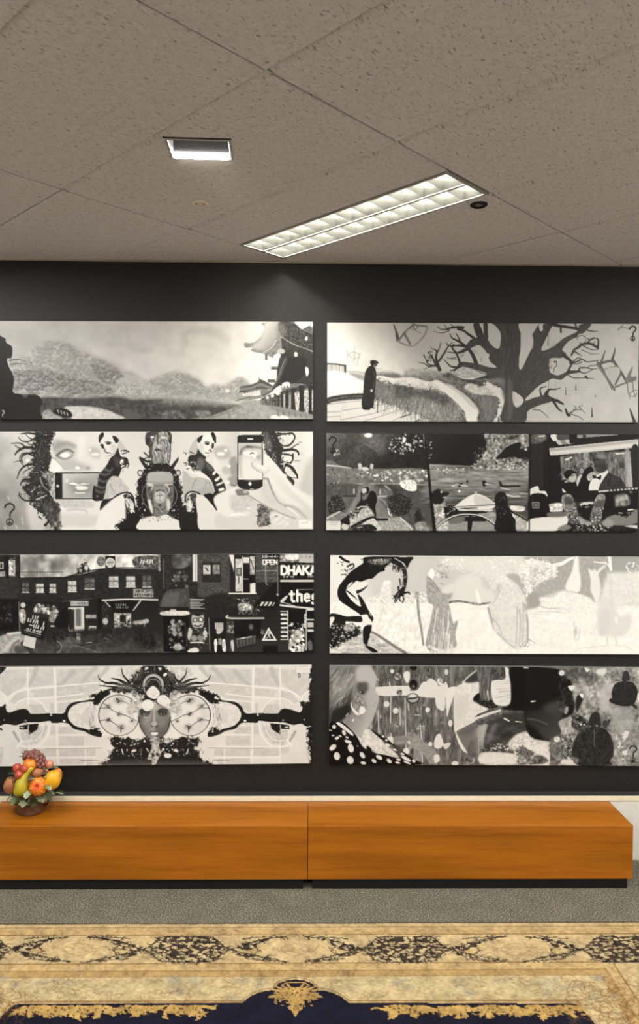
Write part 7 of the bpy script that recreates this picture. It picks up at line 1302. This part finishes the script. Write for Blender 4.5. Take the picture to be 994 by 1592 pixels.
# ribbed pumpkin facing the viewer
def ribs(c):
    a = math.atan2(c.y, c.x); r = math.hypot(c.x, c.y); k = 1 - .10 * abs(math.cos(a * 6)) ** 6 * min(r * 2, 1); return Vector((c.x * k, c.y * k, c.z * (1 - .35 * math.exp(-(r / .25) ** 2))))
pk = fruit('pumpkin', 520, 585, .080, 132, 110, M_PUMP, ribs, (math.radians(72), 0, .1), 48)
for k in range(12):
    a = 2 * math.pi * (k + .5) / 12 - 2 * math.pi / 24; q = [(.10 + .095 * i) for i in range(9)]
    obj('rib_stripe', tube([(122 * K * r * 1.9 * math.cos(a) * .50, 122 * K * r * 1.9 * math.sin(a) * .50, 104 * K * math.sqrt(max(0, 1 - (r * .95) ** 2)) * (1 - .35 * math.exp(-(r / .25) ** 2)) * 1.0) for r in q], .0034, .0012, 6), M_RIB, pk, True)
qn = fruit('quince', 722, 500, .052, 114, 136, M_YEL, groove(.20, .3, -1.2), (0, .16, .1)); ap2 = fruit('apricot', 785, 440, .024, 74, 112, M_APR, groove(.1, .3, -1.4))
ap = fruit('orange_apricot', 405, 295, .052, 96, 84, M_APR, groove(.08, .25, -1.2), (0, .2, 0))
fruit('plum', 335, 350, .074, 62, 64, M_PLUM, groove(.06, .2, -1.9)); fruit('plum', 255, 432, .078, 66, 66, M_PLUM); fruit('plum', 226, 342, .050, 64, 66, M_PLUM)
fruit('pink_fruit', 682, 290, .034, 56, 58, M_PINKF, groove(.08, .3, -1.4)); fruit('tan_fruit', 510, 405, .058, 78, 66, M_PEACH)
# back of the arrangement, turned away from the viewer
for nm, x, z, y, r, mt in (('peach', -.06, .14, .06, .042, M_PEACH), ('orange_apricot', .02, .15, .075, .044, M_APR), ('plum', .075, .15, .045, .035, M_PLUM), ('quince', -.015, .21, .055, .040, M_YEL)): obj(nm, sphere(r, r, r, 18, 12, groove(.08, .3, 1.2)), mt, orn, True, (x, y, z))
# grapes
gb = obj('grape_bunch', tube([at(292, 140, .0), at(360, 170, .02), at(480, 210, .03), at(600, 300, .035)], .003, .002, 6), M_STALK, orn, True)
gsp = [(330, 185, .03), (350, 160, .02), (390, 190, .048), (400, 135, .01), (445, 180, .045), (440, 125, .0), (480, 140, .01), (505, 165, .035), (520, 125, -.01), (505, 230, .05), (555, 255, .05), (520, 300, .055), (590, 300, .05), (560, 205, .03), (605, 230, .03), (630, 270, .035), (545, 330, .05), (455, 225, .04), (380, 150, .0), (470, 105, -.02), (575, 170, .0), (350, 125, -.02), (600, 200, -.01), (640, 310, .03), (425, 160, .035), (485, 190, .04), (540, 160, .01), (330, 215, .025)]
gm = None
for cx, cy, d in gsp:
    if gm is None: g = gm = obj('grape', sphere(31 * K, 31 * K, 33 * K, 14, 10), M_GRAPE, gb, True)
    else: g = gm.copy(); COL.objects.link(g); g.parent = gb
    g.location = at(cx, cy, d)
# leaves: cupped, lobed blades
def leaf_mesh(L, W):
    bm = bmesh.new(); n = 8; rows = []
    for i in range(n + 1):
        t = i / n; w = W * math.sin(math.pi * min(t * .93 + .07, 1)) ** .7 * (1 + .22 * math.cos(i * math.pi)); z = -.30 * L * t * t
        rows.append([bm.verts.new((-w, L * t, z + .10 * L * .5)), bm.verts.new((-w * .5, L * t, z + .02 * L)), bm.verts.new((0, L * t, z - .01 * L)), bm.verts.new((w * .5, L * t, z + .02 * L)), bm.verts.new((w, L * t, z + .10 * L * .5))])
    for a, b in zip(rows, rows[1:]):
        for k in range(4): bm.faces.new((a[k], a[k + 1], b[k + 1], b[k]))
    r = bmesh.ops.solidify(bm, geom=bm.faces[:], thickness=.0022); return bm
lf = None
def leaf(pos, yaw, pitch, s=1.0, roll=0):
    global lf
    if lf is None: o = lf = obj('leaf', leaf_mesh(.062, .026), M_LEAF, orn, True)
    else: o = lf.copy(); COL.objects.link(o); o.parent = orn
    o.location = pos; o.rotation_euler = (pitch, roll, yaw); o.scale = (s, s, s)
for k in range(14):                       # collar of leaves over the rim
    a = 2 * math.pi * k / 14 + .2; leaf((.058 * math.cos(a), .058 * math.sin(a), .106 + .006 * (k % 2)), a - math.pi / 2, -.30 - .16 * (k % 3), 1.05 + .12 * (k % 2))
for cx, cy, d, yw, pt, s in ((210, 420, .05, 1.4, .3, .7), (330, 500, .075, 2.0, .2, .6), (520, 445, .07, -1.0, .3, .7), (600, 365, .05, -1.3, .5, .8), (700, 345, .03, -1.6, .4, .6), (180, 470, .04, 1.8, .2, .6), (770, 655, .05, -1.7, .0, .7), (310, 190, .0, 1.6, .4, .4), (460, 470, .07, -2.6, .2, .5), (250, 500, .085, 1.2, -.1, .7), (430, 500, .09, 2.8, .5, .5), (600, 470, .08, -.9, .2, .6), (640, 560, .085, -2.2, -.4, .6), (390, 640, .095, 3.0, -.5, .7)): leaf(at(cx, cy, d), yw, pt, s)
